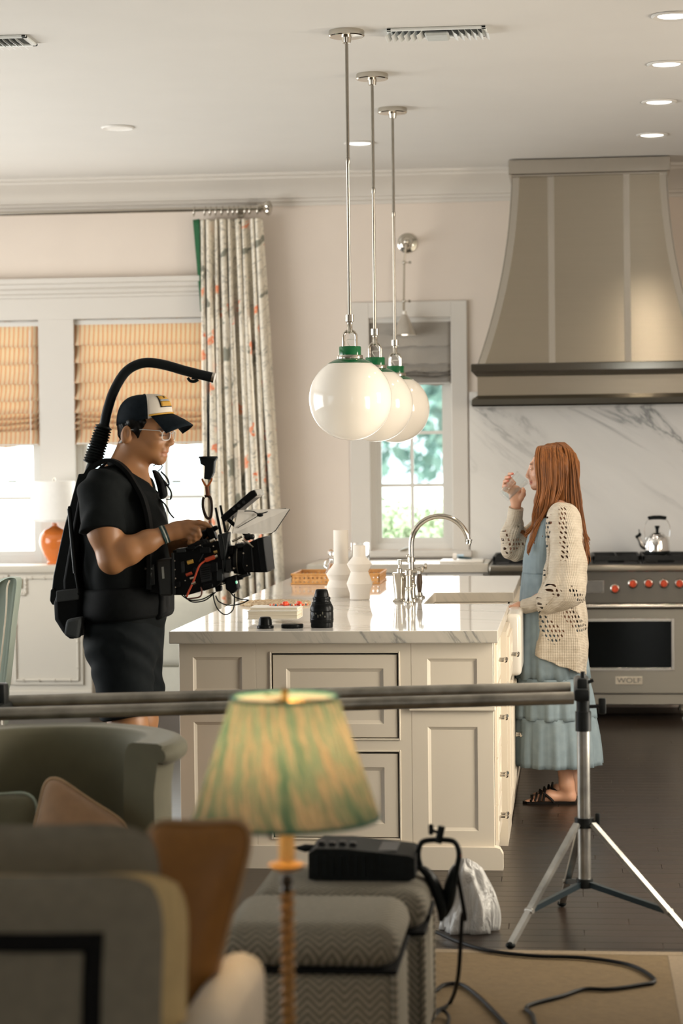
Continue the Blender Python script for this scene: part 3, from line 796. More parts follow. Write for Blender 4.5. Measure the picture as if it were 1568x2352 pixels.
rim([(.703, .703, e(849)), (.672, .672, e(862)), (.668, .668, e(862))], 'upper_bevel', M_STRAP)
rim([(.668, .668, e(861)), (.668, .668, e(905))], 'skirt_band', steel('brushed_skirt_steel', (.43, .385, .315), .34, .8, vertical=False))
rim([(.668, .668, e(905)), (.70, .70, e(914)), (.703, .703, e(927)), (.695, .695, e(931))], 'lower_rim', M_DARKST)

# ================================================================ range
YF = 12.92; RX = HX; RW = .61
def rz(py): return W(1440, py, YF).z
def rx(px, py=1450): return W(px, py, YF).x
root = thing('gas_range', (RX, 13.2, 0), 'wide stainless gas range with orange-red knobs', 'range')
zt = rz(1297)
MB().box(RX - RW, RX + RW, YF + .03, YW - .02, .10, zt - .002, .002).build('body', M_RANGE, root)
MB().box(RX - RW, RX + RW, YF - .035, YF + .09, rz(1313), zt, .012, 3).build('bullnose', M_RANGE, root)
MB().box(RX - RW, RX + RW, YF - .002, YF + .05, rz(1386), rz(1312), .002).build('control_panel', steel('dark_panel_steel', (.17, .158, .137), .34, .8, vertical=False), root)
MB().box(RX - RW, RX + RW, YF - .008, YF + .03, rz(1395), rz(1388.5), .001).build('vent_slot', mat('slot_black', (.01, .01, .009), .6), root)
dxl, dxr = RX - .195, RX + RW - .005    # the large oven door seen, small one hidden behind the woman
dz0, dz1 = rz(1590), rz(1397)
def door(x0, x1, wx0, wx1, badge):
    d = MB(); y0, y1 = YF - .02, YF + .03
    wz0, wz1 = rz(1533), rz(1427)
    for a in ((x0, wx0, dz0, dz1), (wx1, x1, dz0, dz1), (wx0, wx1, dz0, wz0), (wx0, wx1, wz1, dz1)): d.box(a[0], a[1], y0, y1, a[2], a[3])
    dr = d.build('oven_door', M_RANGE, root, smooth=0)
    fr = MB(); q = .018
    for a in ((wx0 - q, wx0, wz0 - q, wz1 + q), (wx1, wx1 + q, wz0 - q, wz1 + q), (wx0, wx1, wz0 - q, wz0), (wx0, wx1, wz1, wz1 + q)): fr.box(a[0], a[1], y0 - .006, y0 + .002, a[2], a[3], .002)
    fr.build('window_trim', M_STRAP, dr)
    MB().box(wx0, wx1, y0 + .006, y0 + .012, wz0, wz1).build('window_glass', mat('oven_glass', (.004, .005, .005), .06), dr, smooth=0)
    for k in range(2):
        for i in range(16): x = wx0 + .01 + i * .022; z = wz0 + (.055 + .06 * k)
        MB().cyl((wx0 + .01, y0 + .02, wz0 + .04 + .06 * k), (wx1 - .01, y0 + .02, wz0 + .04 + .06 * k), .003, n=6).build('oven_rack', M_RANGE, dr)
    zh = rz(1391)
    MB().cyl((x0 + .01, y0 - .06, zh), (x1 - .01, y0 - .06, zh), .017, n=20).build('handle', M_STRAP, dr)
    for x in (x0 + .03, x1 - .03): MB().cyl((x, y0 - .06, zh), (x, y0 + .01, zh - .005), .012, n=12).build('handle_post', M_STRAP, dr)
    return dr
dr = door(dxl, dxr, rx(1346), rx(1541), True); door(RX - RW + .005, dxl - .008, RX - RW + .07, dxl - .07, False)
b0, b1 = W(1413, 1572, YF - .02), W(1475, 1554, YF - .02)
MB().box(b0.x, b1.x, YF - .028, YF - .019, b0.z, b1.z, .002).build('badge', mat('badge_steel', (.62, .56, .45), .3, .6), dr)
def text(body, size, loc, mat_, parent, name, rot=(R90, 0, 0), ext=.0008, align='CENTER', sx=1.0):
    cu = bpy.data.curves.new(name, 'FONT'); cu.body = body; cu.size = size; cu.extrude = ext; cu.align_x = align; cu.align_y = 'CENTER'
    tmp = bpy.data.objects.new('tmp', cu); COL.objects.link(tmp); dg = bpy.context.evaluated_depsgraph_get(); me = bpy.data.meshes.new_from_object(tmp.evaluated_get(dg)); bpy.data.objects.remove(tmp)
    me.name = name; me.transform(Matrix.Diagonal((sx, 1, 1, 1))); me.transform(Matrix.Rotation(rot[2], 4, 'Z') @ Matrix.Rotation(rot[1], 4, 'Y') @ Matrix.Rotation(rot[0], 4, 'X')); off = Vector(loc) - (world_loc(parent) if parent else Vector((0, 0, 0)))
    me.transform(Matrix.Translation(off)); return finish(me, name, mat_, parent, Vector((0, 0, 0)), 0)
bm_ = (b0 + b1) / 2
text('WOLF', .040, (bm_.x, YF - .029, bm_.z), mat('badge_letter', (.14, .13, .12), .35, .5), dr, 'badge_letters', sx=1.25)
MB().box(RX - RW, RX + RW, YF - .012, YF + .04, rz(1618), rz(1594), .003).build('kick_panel', M_RANGE, root)
for s in (-1, 1):
    for yy in (YF + .06, YW - .12): MB().lathe([(.0, 0), (.022, 0), (.022, .015), (.014, .02), (.014, .12), (0, .12)], (RX + s * (RW - .07), yy, 0), 16).build('leg', M_RANGE, root)
p = [rx(1330), rx(1388)]; zc0, zc1 = rz(1362), rz(1332)
MB().box(p[0], p[1], YF - .005, YF + .002, zc0, zc1, .004).build('display_frame', M_STRAP, root)
MB().box(p[0] + .005, p[1] - .006, YF - .007, YF, zc0 + .005, zc1 - .005, .002).build('display', mat('display_grey', (.16, .15, .135), .25, .5), root)
M_KNOB = mat('orange_red_knob', (.62, .065, .012), .3, grain=.05); MyN = Matrix.Rotation(R90, 4, 'X')
def knob(px, py):
    c = W(px, py, YF - .002)
    k = MB().lathe([(0, 0), (.028, 0), (.030, .006), (.026, .012), (.021, .014)], c, 28, MyN).build('knob_bezel', M_STRAP, root)
    kb = MB().lathe([(.021, .010), (.0215, .016), (.0195, .040), (.017, .046), (0, .047)], c, 28, MyN); kb.box(c.x - .004, c.x + .004, c.y - .055, c.y - .02, c.z - .019, c.z + .019, .003)
    kb.build('knob', M_KNOB, k)
for px, py in ((1412, 1352), (1453, 1340.5), (1489, 1340), (1524, 1340), (1560, 1340)): knob(px, py)
# burner grates: four sections, each frame and fingers
M_IRON = mat('cast_iron', (.016, .017, .017), .5, grain=.2, bump=.2, bscale=200)
MB().box(RX - RW + .01, RX + RW - .01, YF + .07, YW - .06, zt - .006, zt + .004, .002).build('cooktop_pan', mat('pan_enamel', (.03, .03, .03), .3), root)
zg = rz(1278)
for i in range(4):
    x0 = RX - RW + .02 + i * .295; x1 = x0 + .285; y0, y1 = YF + .08, YW - .08
    g = MB()
    for a in ((x0, x1, y0, y0 + .016), (x0, x1, y1 - .016, y1), (x0, x0 + .016, y0, y1), (x1 - .016, x1, y0, y1)): g.box(a[0], a[1], a[2], a[3], zg - .03, zg, .003)
    g.box(x0, x1, (y0 + y1) / 2 - .008, (y0 + y1) / 2 + .008, zg - .026, zg)
    for yc in ((y0 * 3 + y1) / 4, (y0 + y1 * 3) / 4):
        for a in range(4):
            dx, dy = math.cos(a * R90), math.sin(a * R90); xc = (x0 + x1) / 2
            g.box(min(xc + dx * .04, xc + dx * .135) - .005 * abs(dy), max(xc + dx * .04, xc + dx * .135) + .005 * abs(dy), min(yc + dy * .04, yc + dy * .125) - .005 * abs(dx), max(yc + dy * .04, yc + dy * .125) + .005 * abs(dx), zg - .02, zg)
    for xx in (x0 + .008, x1 - .008):
        for yy in (y0 + .008, y1 - .008): g.box(xx - .007, xx + .007, yy - .007, yy + .007, zt + .003, zg - .02)
    gr = g.build('grate', M_IRON, root, smooth=0)
    for yc in ((y0 * 3 + y1) / 4, (y0 + y1 * 3) / 4): MB().lathe([(.05, 0), (.05, .012), (.035, .018), (0, .02)], ((x0 + x1) / 2, yc, zt + .004), 20).build('burner_cap', M_IRON, gr)

# ---- kettle
kb_ = W(1510, 1277, 13.15); s = 1 / 386.0
K = Vector((kb_.x, 13.2, zg))
M_CHROME = mat('chrome', (.86, .86, .85), .06, 1.0, grain=.02, gscale=6)
root = thing('kettle', K, 'polished steel whistling kettle with black handle on the range', 'kettle')
MB().lathe([(0, 0), (.070, 0), (.075, .004), (.075, .014), (.073, .016)], K, 40).build('base', M_BLACK, root)
MB().lathe([(.073, .016), (.076, .02), (.076, .03), (.0735, .075), (.068, .098), (.060, .108), (.045, .112), (.0, .112)], K, 48).build('body', M_CHROME, root)
MB().lathe([(.048, .112), (.046, .116), (.038, .126), (.022, .133), (0, .135)], K, 36).build('lid', M_CHROME, root)
MB().lathe([(0, .132), (.010, .133), (.009, .145), (.012, .158), (.016, .166), (.014, .170), (0, .171)], K, 20).build('lid_knob', M_BLACK, root)
sp = spline([(-.062, 0, .04), (-.088, 0, .052), (-.103, 0, .085), (-.118, 0, .108)], 6)
MB().tube([K + Vector(p) for p in sp], list(np.linspace(.020, .010, len(sp))), 14).build('spout', M_CHROME, root)
MB().tube([K + Vector(p) for p in ((-.114, 0, .100), (-.124, 0, .114))], [.013, .011], 12).tube([K + Vector(p) for p in ((-.11, 0, .12), (-.106, 0, .132), (-.109, 0, .15))], .003, 8).ell(K + Vector((-.104, 0, .118)), (.010, .008, .012)).build('whistle', M_BLACK, root)
hp = spline([(-.070, 0, .09), (-.077, 0, .15), (-.066, 0, .19), (-.045, 0, .212), (0, 0, .222), (.045, 0, .212), (.066, 0, .19), (.077, 0, .15), (.070, 0, .09)], 5)
MB().tube([K + Vector(p) for p in hp], .0025, 8).build('bail', M_CHROME, root)
MB().tube([K + Vector(p) for p in ((-.054, 0, .214), (-.05, 0, .216), (-.02, 0, .220), (.02, 0, .220), (.05, 0, .216), (.054, 0, .214))], [.009, .0115, .0125, .0125, .0115, .009], 14).build('handle_grip', M_BLACK, root)

# ================================================================ back counter and its cabinets
cl = W(705, 1296, 12.95).x; zc = .93; cx1 = RX - RW - .004
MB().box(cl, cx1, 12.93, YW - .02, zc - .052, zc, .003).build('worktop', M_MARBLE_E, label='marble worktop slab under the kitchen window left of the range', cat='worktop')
root = thing('base_cabinet', ((cl + cx1) / 2, 13.25, 0), 'cream base cabinet under the marble counter by the range', 'cabinet')
MB().box(cl + .03, cx1 - .002, 12.98, YW - .02, .1, zc - .053).build('carcass', M_WHITE, root, smooth=0)
MB().box(cl + .05, cx1 - .002, 13.04, YW - .02, 0.001, .1).build('toe_kick', mat('toe_dark', (.05, .045, .04), .7), root, smooth=0)
def panel(x0, x1, z0, z1, yf, th=.02, stile=.06, rec=.008, slope=.012, name='door', m=None, parent=None, axis='y', sgn=1):
    """shaker panel facing -y (axis y) or +x (axis x): frame with a sloped step down to a recessed field"""
    def r(i, d): return [(x0 + i, d, z0 + i), (x1 - i, d, z0 + i), (x1 - i, d, z1 - i), (x0 + i, d, z1 - i)]
    rg = [r(0, yf + th), r(0, yf + .002), r(.002, yf), r(stile, yf), r(stile + .003, yf + .003), r(stile + slope, yf + rec)]
    if axis == 'x': rg = [[(2 * yf - p[1], p[0], p[2]) for p in q] for q in rg]
    b = MB().loft(rg); return b.build(name, m or M_WHITE, parent, smooth=0)
n = 3; ww = (cx1 - cl - .06) / n
for i in range(n):
    x0 = cl + .035 + i * ww
    panel(x0, x0 + ww - .006, .12, .66, 12.958, parent=root); d = panel(x0, x0 + ww - .006, .67, zc - .06, 12.958, stile=.035, name='drawer', parent=root)
    MB().cyl((x0 + ww / 2 - .04, 12.94, .77), (x0 + ww / 2 + .04, 12.94, .77), .005, n=8).build('handle', M_STEEL, d)
# things on the counter: board, sponge-like bundle, clear box
bd = W(1060, 1291, 13.1)
MB().box(bd.x - .13, bd.x + .13, 13.02, 13.30, zc, zc + .014, .006, 2).build('cutting_board', mat('pale_board', (.74, .70, .63), .4), label='pale board lying on the counter by the window', cat='board')
t_ = thing('dish_brush', (bd.x, 13.15, zc + .014), 'pale blue dish brush with a dark grip on the board', 'brush')
a_ = Vector((bd.x - .04, 13.15, zc + .034)); MB().cyl(a_ + Vector((-.015, 0, 0)), a_ + Vector((.008, 0, 0)), .02, n=20).build('head', mat('brush_head', (.75, .70, .64), .6), t_)
MB().tube([a_, a_ + Vector((.05, 0, .004))], [.012, .010], 12).build('neck', mat('pale_blue_plastic', (.45, .58, .68), .3), t_)
MB().tube([a_ + Vector((.02, -.008, -.006)), a_ + Vector((.07, -.008, -.010)), a_ + Vector((.10, -.008, -.013))], [.008, .007, .003], 10).build('grip', mat('dark_teal_plastic', (.02, .05, .06), .3), t_)
# ================================================================ sideboard, orange lamp
M_CREAM = mat('cream_cabinet_paint', (.62, .55, .445), .4, grain=.012, gscale=3)
M_SIDE = mat('cream_sideboard_paint', (.60, .55, .465), .4, grain=.012, gscale=3)
YS = 13.18
sx1 = W(208, 1450, YS).x; sx0 = sx1 - 2.6; st = W(100, 1299, YS).z; sb = W(100, 1600, YS).z
root = thing('sideboard', ((sx0 + sx1) / 2, 13.38, 0), 'long cream sideboard with bamboo-trimmed doors under the windows', 'sideboard')
MB().box(sx0, sx1, YS + .01, YW - .03, sb, st - .045).build('carcass', M_SIDE, root, smooth=0)
MB().box(sx0 - .01, sx1 + .012, YS - .02, YW - .03, st - .045, st, .006, 2).build('top', M_SIDE, root)
MB().box(sx0 + .02, sx1 - .02, YS + .06, YW - .05, 0.001, sb).build('plinth', M_SIDE, root, smooth=0)
MB().box(sx0, sx1 + .004, YS - .004, YS + .02, sb, sb + .035, .003).build('base_rail', M_SIDE, root)
dx1 = W(190, 1450, YS).x; dx0 = W(25, 1450, YS).x; dw = dx1 - dx0
for i in range(4):
    a, c = dx0 - i * (dw + .012), dx1 - i * (dw + .012); z0, z1 = W(100, 1573, YS).z, W(100, 1320, YS).z
    d = MB().box(a, c, YS - .004, YS + .012, z0, z1, .002).build('door', M_SIDE, root)
    def bam(p0, p1):
        b = MB(); P0 = Vector(p0); P1 = Vector(p1); n_ = 12; pts = [P0 + (P1 - P0) * k / n_ for k in range(n_ + 1)]
        b.tube(pts, .0075, 8)
        for k in range(4): q = P0 + (P1 - P0) * (k + .5) / 4; dirn = (P1 - P0).normalized(); b.tube([q - dirn * .008, q, q + dirn * .008], [.006, .012, .006], 8)
        return b.build('bamboo_moulding', M_SIDE, d)
    ya = YS - .008; m_ = .03; zt_ = z1 - .02
    bam((a + m_, ya, z0 + m_), (c - m_, ya, z0 + m_)); bam((a + m_, ya, z0 + m_), (a + m_, ya, zt_ - .1)); bam((c - m_, ya, z0 + m_), (c - m_, ya, zt_)); bam((a + .1, ya, zt_), (c - m_, ya, zt_)); bam((a + .1, ya, zt_ - .1), (a + .1, ya, zt_)); bam((a + m_, ya, zt_ - .1), (a + .1, ya, zt_ - .1))
    MB().box(a + .002, a + .08, YS - .010, YS - .003, z1 - .085, z1 - .025, .002).build('latch_plate', mat('aged_brass', (.22, .19, .12), .4, .7), d)

# lamp on the sideboard
lb = W(127, 1292, 13.36); L = Vector((lb.x, 13.36, st)); k = 1 / 366
root = thing('table_lamp', L, 'orange ceramic table lamp with a white drum shade on the sideboard', 'lamp')
M_ORANGE = mat('orange_glaze', (.62, .17, .035), .12, grain=.08, gscale=5)
zsh0 = W(127, 1197, 13.36).z - st; zsh1 = W(127, 1105, 13.36).z - st; hb = zsh0
MB().lathe([(0, 0), (.05, 0), (.052, .012), (.046, .02), (.07, .06), (.092, .11), (.098, .145), (.09, .185), (.065, .215), (.03, .232), (.018, .24), (.018, .256), (.024, .26), (0, .26)], L, 40).build('ceramic_body', M_ORANGE, root)
MB().cyl(L + Vector((0, 0, .26)), L + Vector((0, 0, zsh1 + .02)), .006, n=10).build('stem', M_STEEL, root)
MB().lathe([(.006, zsh1), (.010, zsh1 + .004), (.008, zsh1 + .016), (0, zsh1 + .02)], L, 14).build('finial', M_STEEL, root)
MB().lathe([(.163, zsh0), (.128, zsh1), (.1265, zsh1), (.1615, zsh0), (.163, zsh0)], L, 48).build('shade', mat('white_linen_shade', (.82, .80, .76), .8, grain=.02, gscale=40), root)
MB().lathe([(.1640, zsh0), (.1625, zsh0 + .012), (.161, zsh0 + .012), (.161, zsh0)], L, 48).build('shade_trim', M_WHITE, root)

# ================================================================ island
IX0, IX1, IY0, IY1, IZ = -1.54, -.28, 8.22, 11.93, .914
sA = G(975, 1384, IZ); sB = G(1001, 1360, IZ)
sxl = (sA.x + sB.x) / 2; sy0, sy1 = 9.70, 10.50
isl = thing('kitchen_island', ((IX0 + IX1) / 2, (IY0 + IY1) / 2, 0), 'long cream panelled kitchen island with marble top', 'kitchen island')
BF = 8.262     # cabinet front plane
bx0, bx1 = W(413, 1600, BF).x, W(1134, 1600, BF).x
def iz(py, px=800): return W(px, py, BF).z
def ix(px, py=1700): return W(px, py, BF).x
zt = .866
b = MB(); b.box(bx0, bx1, BF + .022, IY1 - .06, .09, zt - .001); b.box(bx0 + .02, bx1 - .02, BF + .06, IY1 - .1, 0.001, .09)
b.build('carcass', M_CREAM, isl, smooth=0)
# front face: five sections
def fpanel(x0p, x1p, t, bt, name='panel', stile=.05, proud=0.0, slope=.012, rec=.008):
    return panel(ix(x0p), ix(x1p), iz(bt), iz(t), BF - proud, th=.022 + proud, stile=stile, rec=rec, slope=slope, name=name, m=M_CREAM, parent=isl)
fpanel(413, 590, 1476, 1622, stile=.105 * .52); fpanel(413, 590, 1626, 1944, stile=.055)
fpanel(945, 1134, 1476, 1618, stile=.062); fpanel(945, 1134, 1632, 1944, stile=.062)
MB().box(ix(940), bx1 + .006, BF - .018, BF + .01, iz(1632), iz(1620), .003).build('ledge', M_CREAM, isl)
# centre frame with two inset doors and dark reveals
z_hi, z_lo = iz(1476), iz(1944)
c0, c1 = ix(590), ix(945); o0, o1 = ix(625), ix(916)
r = [(iz(1500), iz(1696)), (iz(1727), iz(1925))]
f = MB()
for a in ((c0, o0, z_lo, z_hi), (o1, c1, z_lo, z_hi), (o0, o1, r[0][0], z_hi), (o0, o1, r[1][0], r[0][1]), (o0, o1, z_lo, r[1][1])): f.box(a[0], a[1], BF, BF + .022, a[2], a[3])
f.build('face_frame', M_CREAM, isl, smooth=0)
M_REV = mat('dark_reveal', (.02, .017, .014), .8)
for (za, zb_) in r:
    bd_ = MB(); q = .007
    for a in ((o0 - q, o0, zb_ - q, za + q), (o1, o1 + q, zb_ - q, za + q), (o0, o1, za, za + q), (o0, o1, zb_ - q, zb_)): bd_.box(a[0], a[1], BF - .005, BF + .002, a[2], a[3], .002)
    bd_.build('bead', M_CREAM, isl)
    MB().box(o0, o1, BF + .016, BF + .021, zb_, za).build('reveal', M_REV, isl, smooth=0)
    panel(o0 + .005, o1 - .005, zb_ + .003, za - .007, BF + .001, th=.016, stile=.052, rec=.008, slope=.014, name='door', m=M_CREAM, parent=isl)
# plinth
pl0, pl1 = bx0 - .012, ix(1153)
MB().prism([(pl0, .0), (pl1, .0), (pl1, iz(1958)), (pl1 - .012, iz(1945)), (bx1, iz(1942)), (bx0, iz(1942)), (pl0, iz(1958))], BF - .022, BF + .03, 'y').build('plinth', M_CREAM, isl, smooth=0)
# right side: drawers, pilaster, sink base, far cupboards (all facing the range aisle)
def side(y0, y1, z0, z1, x, name='drawer', stile=.045, knob=True):
    d = panel(y0, y1, z0, z1, x, th=.022, stile=stile, name=name, m=M_CREAM, parent=isl, axis='x')
    if knob:
        yc, zc_ = (y0 + y1) / 2, (z0 + z1) / 2
        kk = MB(); Mx = Matrix.Rotation(R90, 4, 'Y')
        for dy in (-.035, .035): kk.cyl((x, yc + dy, zc_), (x + .022, yc + dy, zc_), .005, n=8)
        kk.tube([(x + .024, yc - .05, zc_), (x + .026, yc - .04, zc_), (x + .024, yc, zc_), (x + .026, yc + .04, zc_), (x + .024, yc + .05, zc_)], [.004, .008, .006, .008, .004], 10)
        kk.build('pull', M_STEEL, d)
    return d
MB().box(bx1 - .01, bx1 + .0005, BF + .022, 8.75, .02, zt - .001).build('side_frame', M_CREAM, isl, smooth=0)
xA = bx1 + .012
for z0, z1 in ((.70, .85), (.42, .68), (.24, .41), (.10, .23)): side(8.32, 8.72, z0, z1, xA)
xB = bx1 + .034
MB().box(bx1 - .02, xB, 8.76, 9.28, .0, zt - .001).build('pilaster', M_CREAM, isl, smooth=0)
side(8.80, 9.25, .12, .62, xB + .012, 'cupboard_door', knob=False); side(8.80, 9.25, .66, .84, xB + .012)
MB().box(bx1 - .02, xB, 9.28, 10.6, .02, .60).build('sink_base', M_CREAM, isl, smooth=0)
for y0, y1 in ((9.32, 9.93), (9.95, 10.56)): side(y0, y1, .12, .56, xB + .012, 'cupboard_door')
MB().box(bx1 - .02, xB, 10.6, 11.8, .02, zt - .001).build('far_base', M_CREAM, isl, smooth=0)
for y0, y1 in ((10.64, 11.2), (11.22, 11.78)): side(y0, y1, .12, .84, xB + .012, 'cupboard_door')
# worktop with sink cut-out open to the aisle
poly = [(IX0, IY0), (IX1, IY0), (IX1, sy0), (sxl, sy0), (sxl, sy1), (IX1, sy1), (IX1, IY1), (IX0, IY1)]
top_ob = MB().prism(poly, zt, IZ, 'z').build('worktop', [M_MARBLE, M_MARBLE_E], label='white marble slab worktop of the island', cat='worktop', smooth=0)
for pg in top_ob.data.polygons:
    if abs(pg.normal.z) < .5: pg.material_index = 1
md = top_ob.modifiers.new('eased', 'BEVEL'); md.width = .004; md.segments = 2
# farmhouse sink
M_CERAMIC = mat('white_fireclay', (.70, .655, .58), .18, grain=.01, gscale=3)
sk = thing('farmhouse_sink', (sxl + .2, 10.0, .61), 'white fireclay farmhouse sink with a rounded apron', 'sink')
ax0, ax1 = -.288, W(1197, 1450, 9.4).x; zt_s = .893; ya0, ya1 = 9.36, 9.98
MB().box(ax0, ax1, ya0, ya1, .625, zt_s, .022, 4).build('apron', M_CERAMIC, sk)
b = MB()
for a in ((sxl - .03, sxl, sy0 - .03, sy1 + .03), (ax0 - .02, ax0 + .002, sy0 - .03, sy1 + .03), (sxl, ax0, sy0 - .03, sy0), (sxl, ax0, sy1, sy1 + .03)): b.box(a[0], a[1], a[2], a[3], .64, zt - .001)
b.box(sxl - .03, ax0, sy0 - .03, sy1 + .03, .63, .65); b.build('basin', M_CERAMIC, sk)
# faucet (bridge mixer) at the back of the sink
def on_top(px, py): return G(px, py, IZ)
fp = on_top(942, 1379); FX = fp.x + .01
fa = thing('bridge_faucet', (FX, 9.9, IZ), 'polished nickel bridge faucet with a tall gooseneck spout', 'faucet')
y1_, y2_ = 9.72, 9.95; ym = (y1_ + y2_) / 2; ps = 5000 / 9.85 / 1.0
def fz(py): return W(944, py, ym).z
for yy in (y1_, y2_):
    MB().lathe([(0, 0), (.027, 0), (.027, .006), (.018, .012), (.014, .03), (.014, .06), (.018, .064), (.018, .072), (.013, .076), (.013, .125), (.018, .13), (.018, .15), (.012, .155), (0, .158)], (FX, yy, IZ), 24).build('post', M_STEEL, fa)
    hd = MB().cyl((FX, yy, IZ + .14), (FX + .055, yy, IZ + .155), .0055, n=10).lathe([(0, 0), (.013, 0), (.016, .006), (.013, .012), (0, .013)], (FX + .055, yy, IZ + .155), 16, Matrix.Rotation(R90, 4, 'Y')); hd.build('lever', M_STEEL, fa)
MB().cyl((FX, y1_, IZ + .10), (FX, y2_, IZ + .10), .012, n=14).ell((FX, ym, IZ + .10), (.02, .022, .02)).build('bridge', M_STEEL, fa)
z_s = fz(1262); xs0 = W(944, 1270, ym).x; xe = W(1075, 1230, ym).x; rad = (xe - xs0) / 2; zc_ = fz(1186) - rad
arc = [(xs0 + rad - rad * math.cos(a), ym, zc_ + rad * math.sin(a)) for a in np.linspace(0, math.pi, 28)]
MB().tube([(xs0, ym, IZ + .10), (xs0, ym, z_s), (xs0, ym, (z_s + zc_) / 2)] + arc + [(xe + .003, ym, fz(1240))], .0125, 18).build('spout', M_STEEL, fa)
MB().lathe([(.0125, 0), (.0155, 0), (.0155, -.004), (.0125, -.006), (.0125, -.018), (0, -.018)], (xe + .003, ym, fz(1240)), 18).build('aerator', M_STEEL, fa)
MB().ell((xs0 - .014, ym - .005, fz(1277)), (.009, .009, .009)).lathe([(.014, -.012), (.018, -.01), (.018, .01), (.014, .012)], (xs0, ym, fz(1285)), 18).build('spout_collar', M_STEEL, fa)
# side spray with dark wooden handle
sp_ = thing('side_spray', (FX + .03, 10.12, IZ), 'side spray with a dark wooden grip beside the faucet', 'sprayer')
SX = W(963, 1350, 10.12).x
MB().lathe([(0, 0), (.026, 0), (.026, .006), (.016, .012), (.013, .026), (0, .026)], (SX, 10.12, IZ), 20).build('base', M_STEEL, sp_)
MB().lathe([(.009, .026), (.011, .04), (.015, .07), (.013, .10), (.009, .112)], (SX, 10.12, IZ), 18).build('grip', mat('walnut_grip', (.07, .04, .018), .4), sp_)
MB().lathe([(.009, .112), (.009, .135), (.0, .137)], (SX, 10.12, IZ), 16).cyl((SX - .005, 10.12, IZ + .132), (SX + .02, 10.12, IZ + .138), .011, .016, n=16).build('head', M_STEEL, sp_)
# soap dispenser
q = on_top(918, 1381); S_ = Vector((q.x, q.y, IZ)); u = (5000 / 9.85) ** -1
so = thing('soap_dispenser', S_, 'polished nickel soap dispenser with pump beside the faucet', 'soap dispenser')
MB().lathe([(0, 0), (.033, 0), (.034, .003), (.027, .008), (.0235, .014), (.0325, .118), (.034, .126), (.031, .131), (0, .131)], S_, 32).build('bottle', M_STEEL, so)
MB().lathe([(0, .131), (.013, .131), (.013, .148), (.006, .152), (.006, .166), (.011, .168), (.011, .19), (0, .192)], S_, 20).tube([S_ + Vector(p) for p in ((0, 0, .183), (.03, 0, .184), (.045, 0, .176))], .004, 8).build('pump', M_STEEL, so)

# ================================================================ things on the island
M_VASE = mat('matte_white_ceramic', (.80, .735, .655), .75, grain=.02, gscale=6)
def vase(px, py, pr, label):
    q = on_top(px, py); sc = 1 / (5000 / (q.y * .9945 + abs(q.x) * .105)); V0 = Vector((q.x, q.y, IZ))
    pts = [(r * sc, h * sc) for r, h in pr]; inner = [(max(r - .006, .001), h) for r, h in pts[::-1]][:2]
    root = thing('vase', V0, label, 'vase', 'white ceramic vases on the island')
    MB().lathe([(0, 0)] + pts + [(pts[-1][0] - .005, pts[-1][1]), (pts[-1][0] - .006, pts[-1][1] - .05), (0, pts[-1][1] - .05)], V0, 48).build('body', M_VASE, root, smooth=20)
vase(784, 1371, [(26, 0), (28, 3), (35, 23), (28, 39), (35, 53), (17, 77), (17, 153), (16.5, 154)], 'taller white angular vase with a long straight neck')
vase(826, 1377, [(21, 0), (23, 2), (23, 15), (30, 37), (20, 64), (29, 82), (15, 99), (14.5, 124), (14, 125)], 'shorter white angular vase with two flared tiers')
# camera lens, upright
q = on_top(739, 1441); Lc = Vector((q.x, q.y, IZ)); s = 1 / 598.
M_LENS = mat('lens_barrel', (.006, .0065, .0065), .28, grain=.2, gscale=60)
root = thing('camera_lens', Lc, 'large black cinema lens standing on the island', 'lens')
MB().lathe([(0, 0)] + [(r * s, h * s) for r, h in ((25, 0), (26, 3), (26, 12))] + [(0, 12 * s)], Lc, 40).build('mount', M_LENS, root)
MB().lathe([(r * s, h * s) for r, h in ((26, 11), (27, 13), (27, 36), (26, 38), (27, 39), (27, 46), (24, 54), (22.5, 56))], Lc, 48, rib=.012, nr=48).build('barrel', M_LENS, root)
MB().lathe([(r * s, h * s) for r, h in ((27.2, 17), (27.8, 18), (27.8, 20), (27.2, 21))], Lc, 40).build('focus_ring', M_LENS, root)
MB().lathe([(r * s, h * s) for r, h in ((22, 55), (22.5, 59), (21, 60), (20, 63), (20.5, 66), (21, 68), (20, 71), (17, 72))], Lc, 40).build('iris_ring', M_LENS, root)
MB().lathe([(r * s, h * s) for r, h in ((17, 71), (17, 74), (14.5, 86), (13, 88), (11, 89), (0, 89))], Lc, 40).build('rear_cap', M_LENS, root)
for i in range(7):
    a = 3.9 + i * .2; MB().box(-.002, .002, -.0008, .0008, 0, .006 + .004 * (i % 2), M=Matrix.Translation(Lc + Vector((.0455 * math.cos(a), .0455 * math.sin(a), 25 * s + .006 * (i % 3)))) @ Matrix.Rotation(a + R90, 4, 'Z')).build('scale_mark', mat('lens_marking', (.10, .095, .07), .5), root, smooth=0)
q = on_top(609, 1443); c_ = Vector((q.x, q.y, IZ))
MB().lathe([(0, 0)] + [(r * s, h * s) for r, h in ((19, 0), (20, 1), (20, 6), (16, 8), (15, 20), (12, 26), (9, 27), (0, 27))], c_, 40).build('lens_cap', M_LENS, label='black dome-shaped rear cap at the island edge', cat='lens cap')
q = on_top(671, 1442); c_ = Vector((q.x, q.y, IZ))
MB().lathe([(0, 0)] + [(r * s, h * s) for r, h in ((25, 0), (26, 2), (26, 8), (24, 10), (0, 10))], c_, 40).build('front_cap', M_LENS, label='flat round black lens cap lying on the island', cat='lens cap')
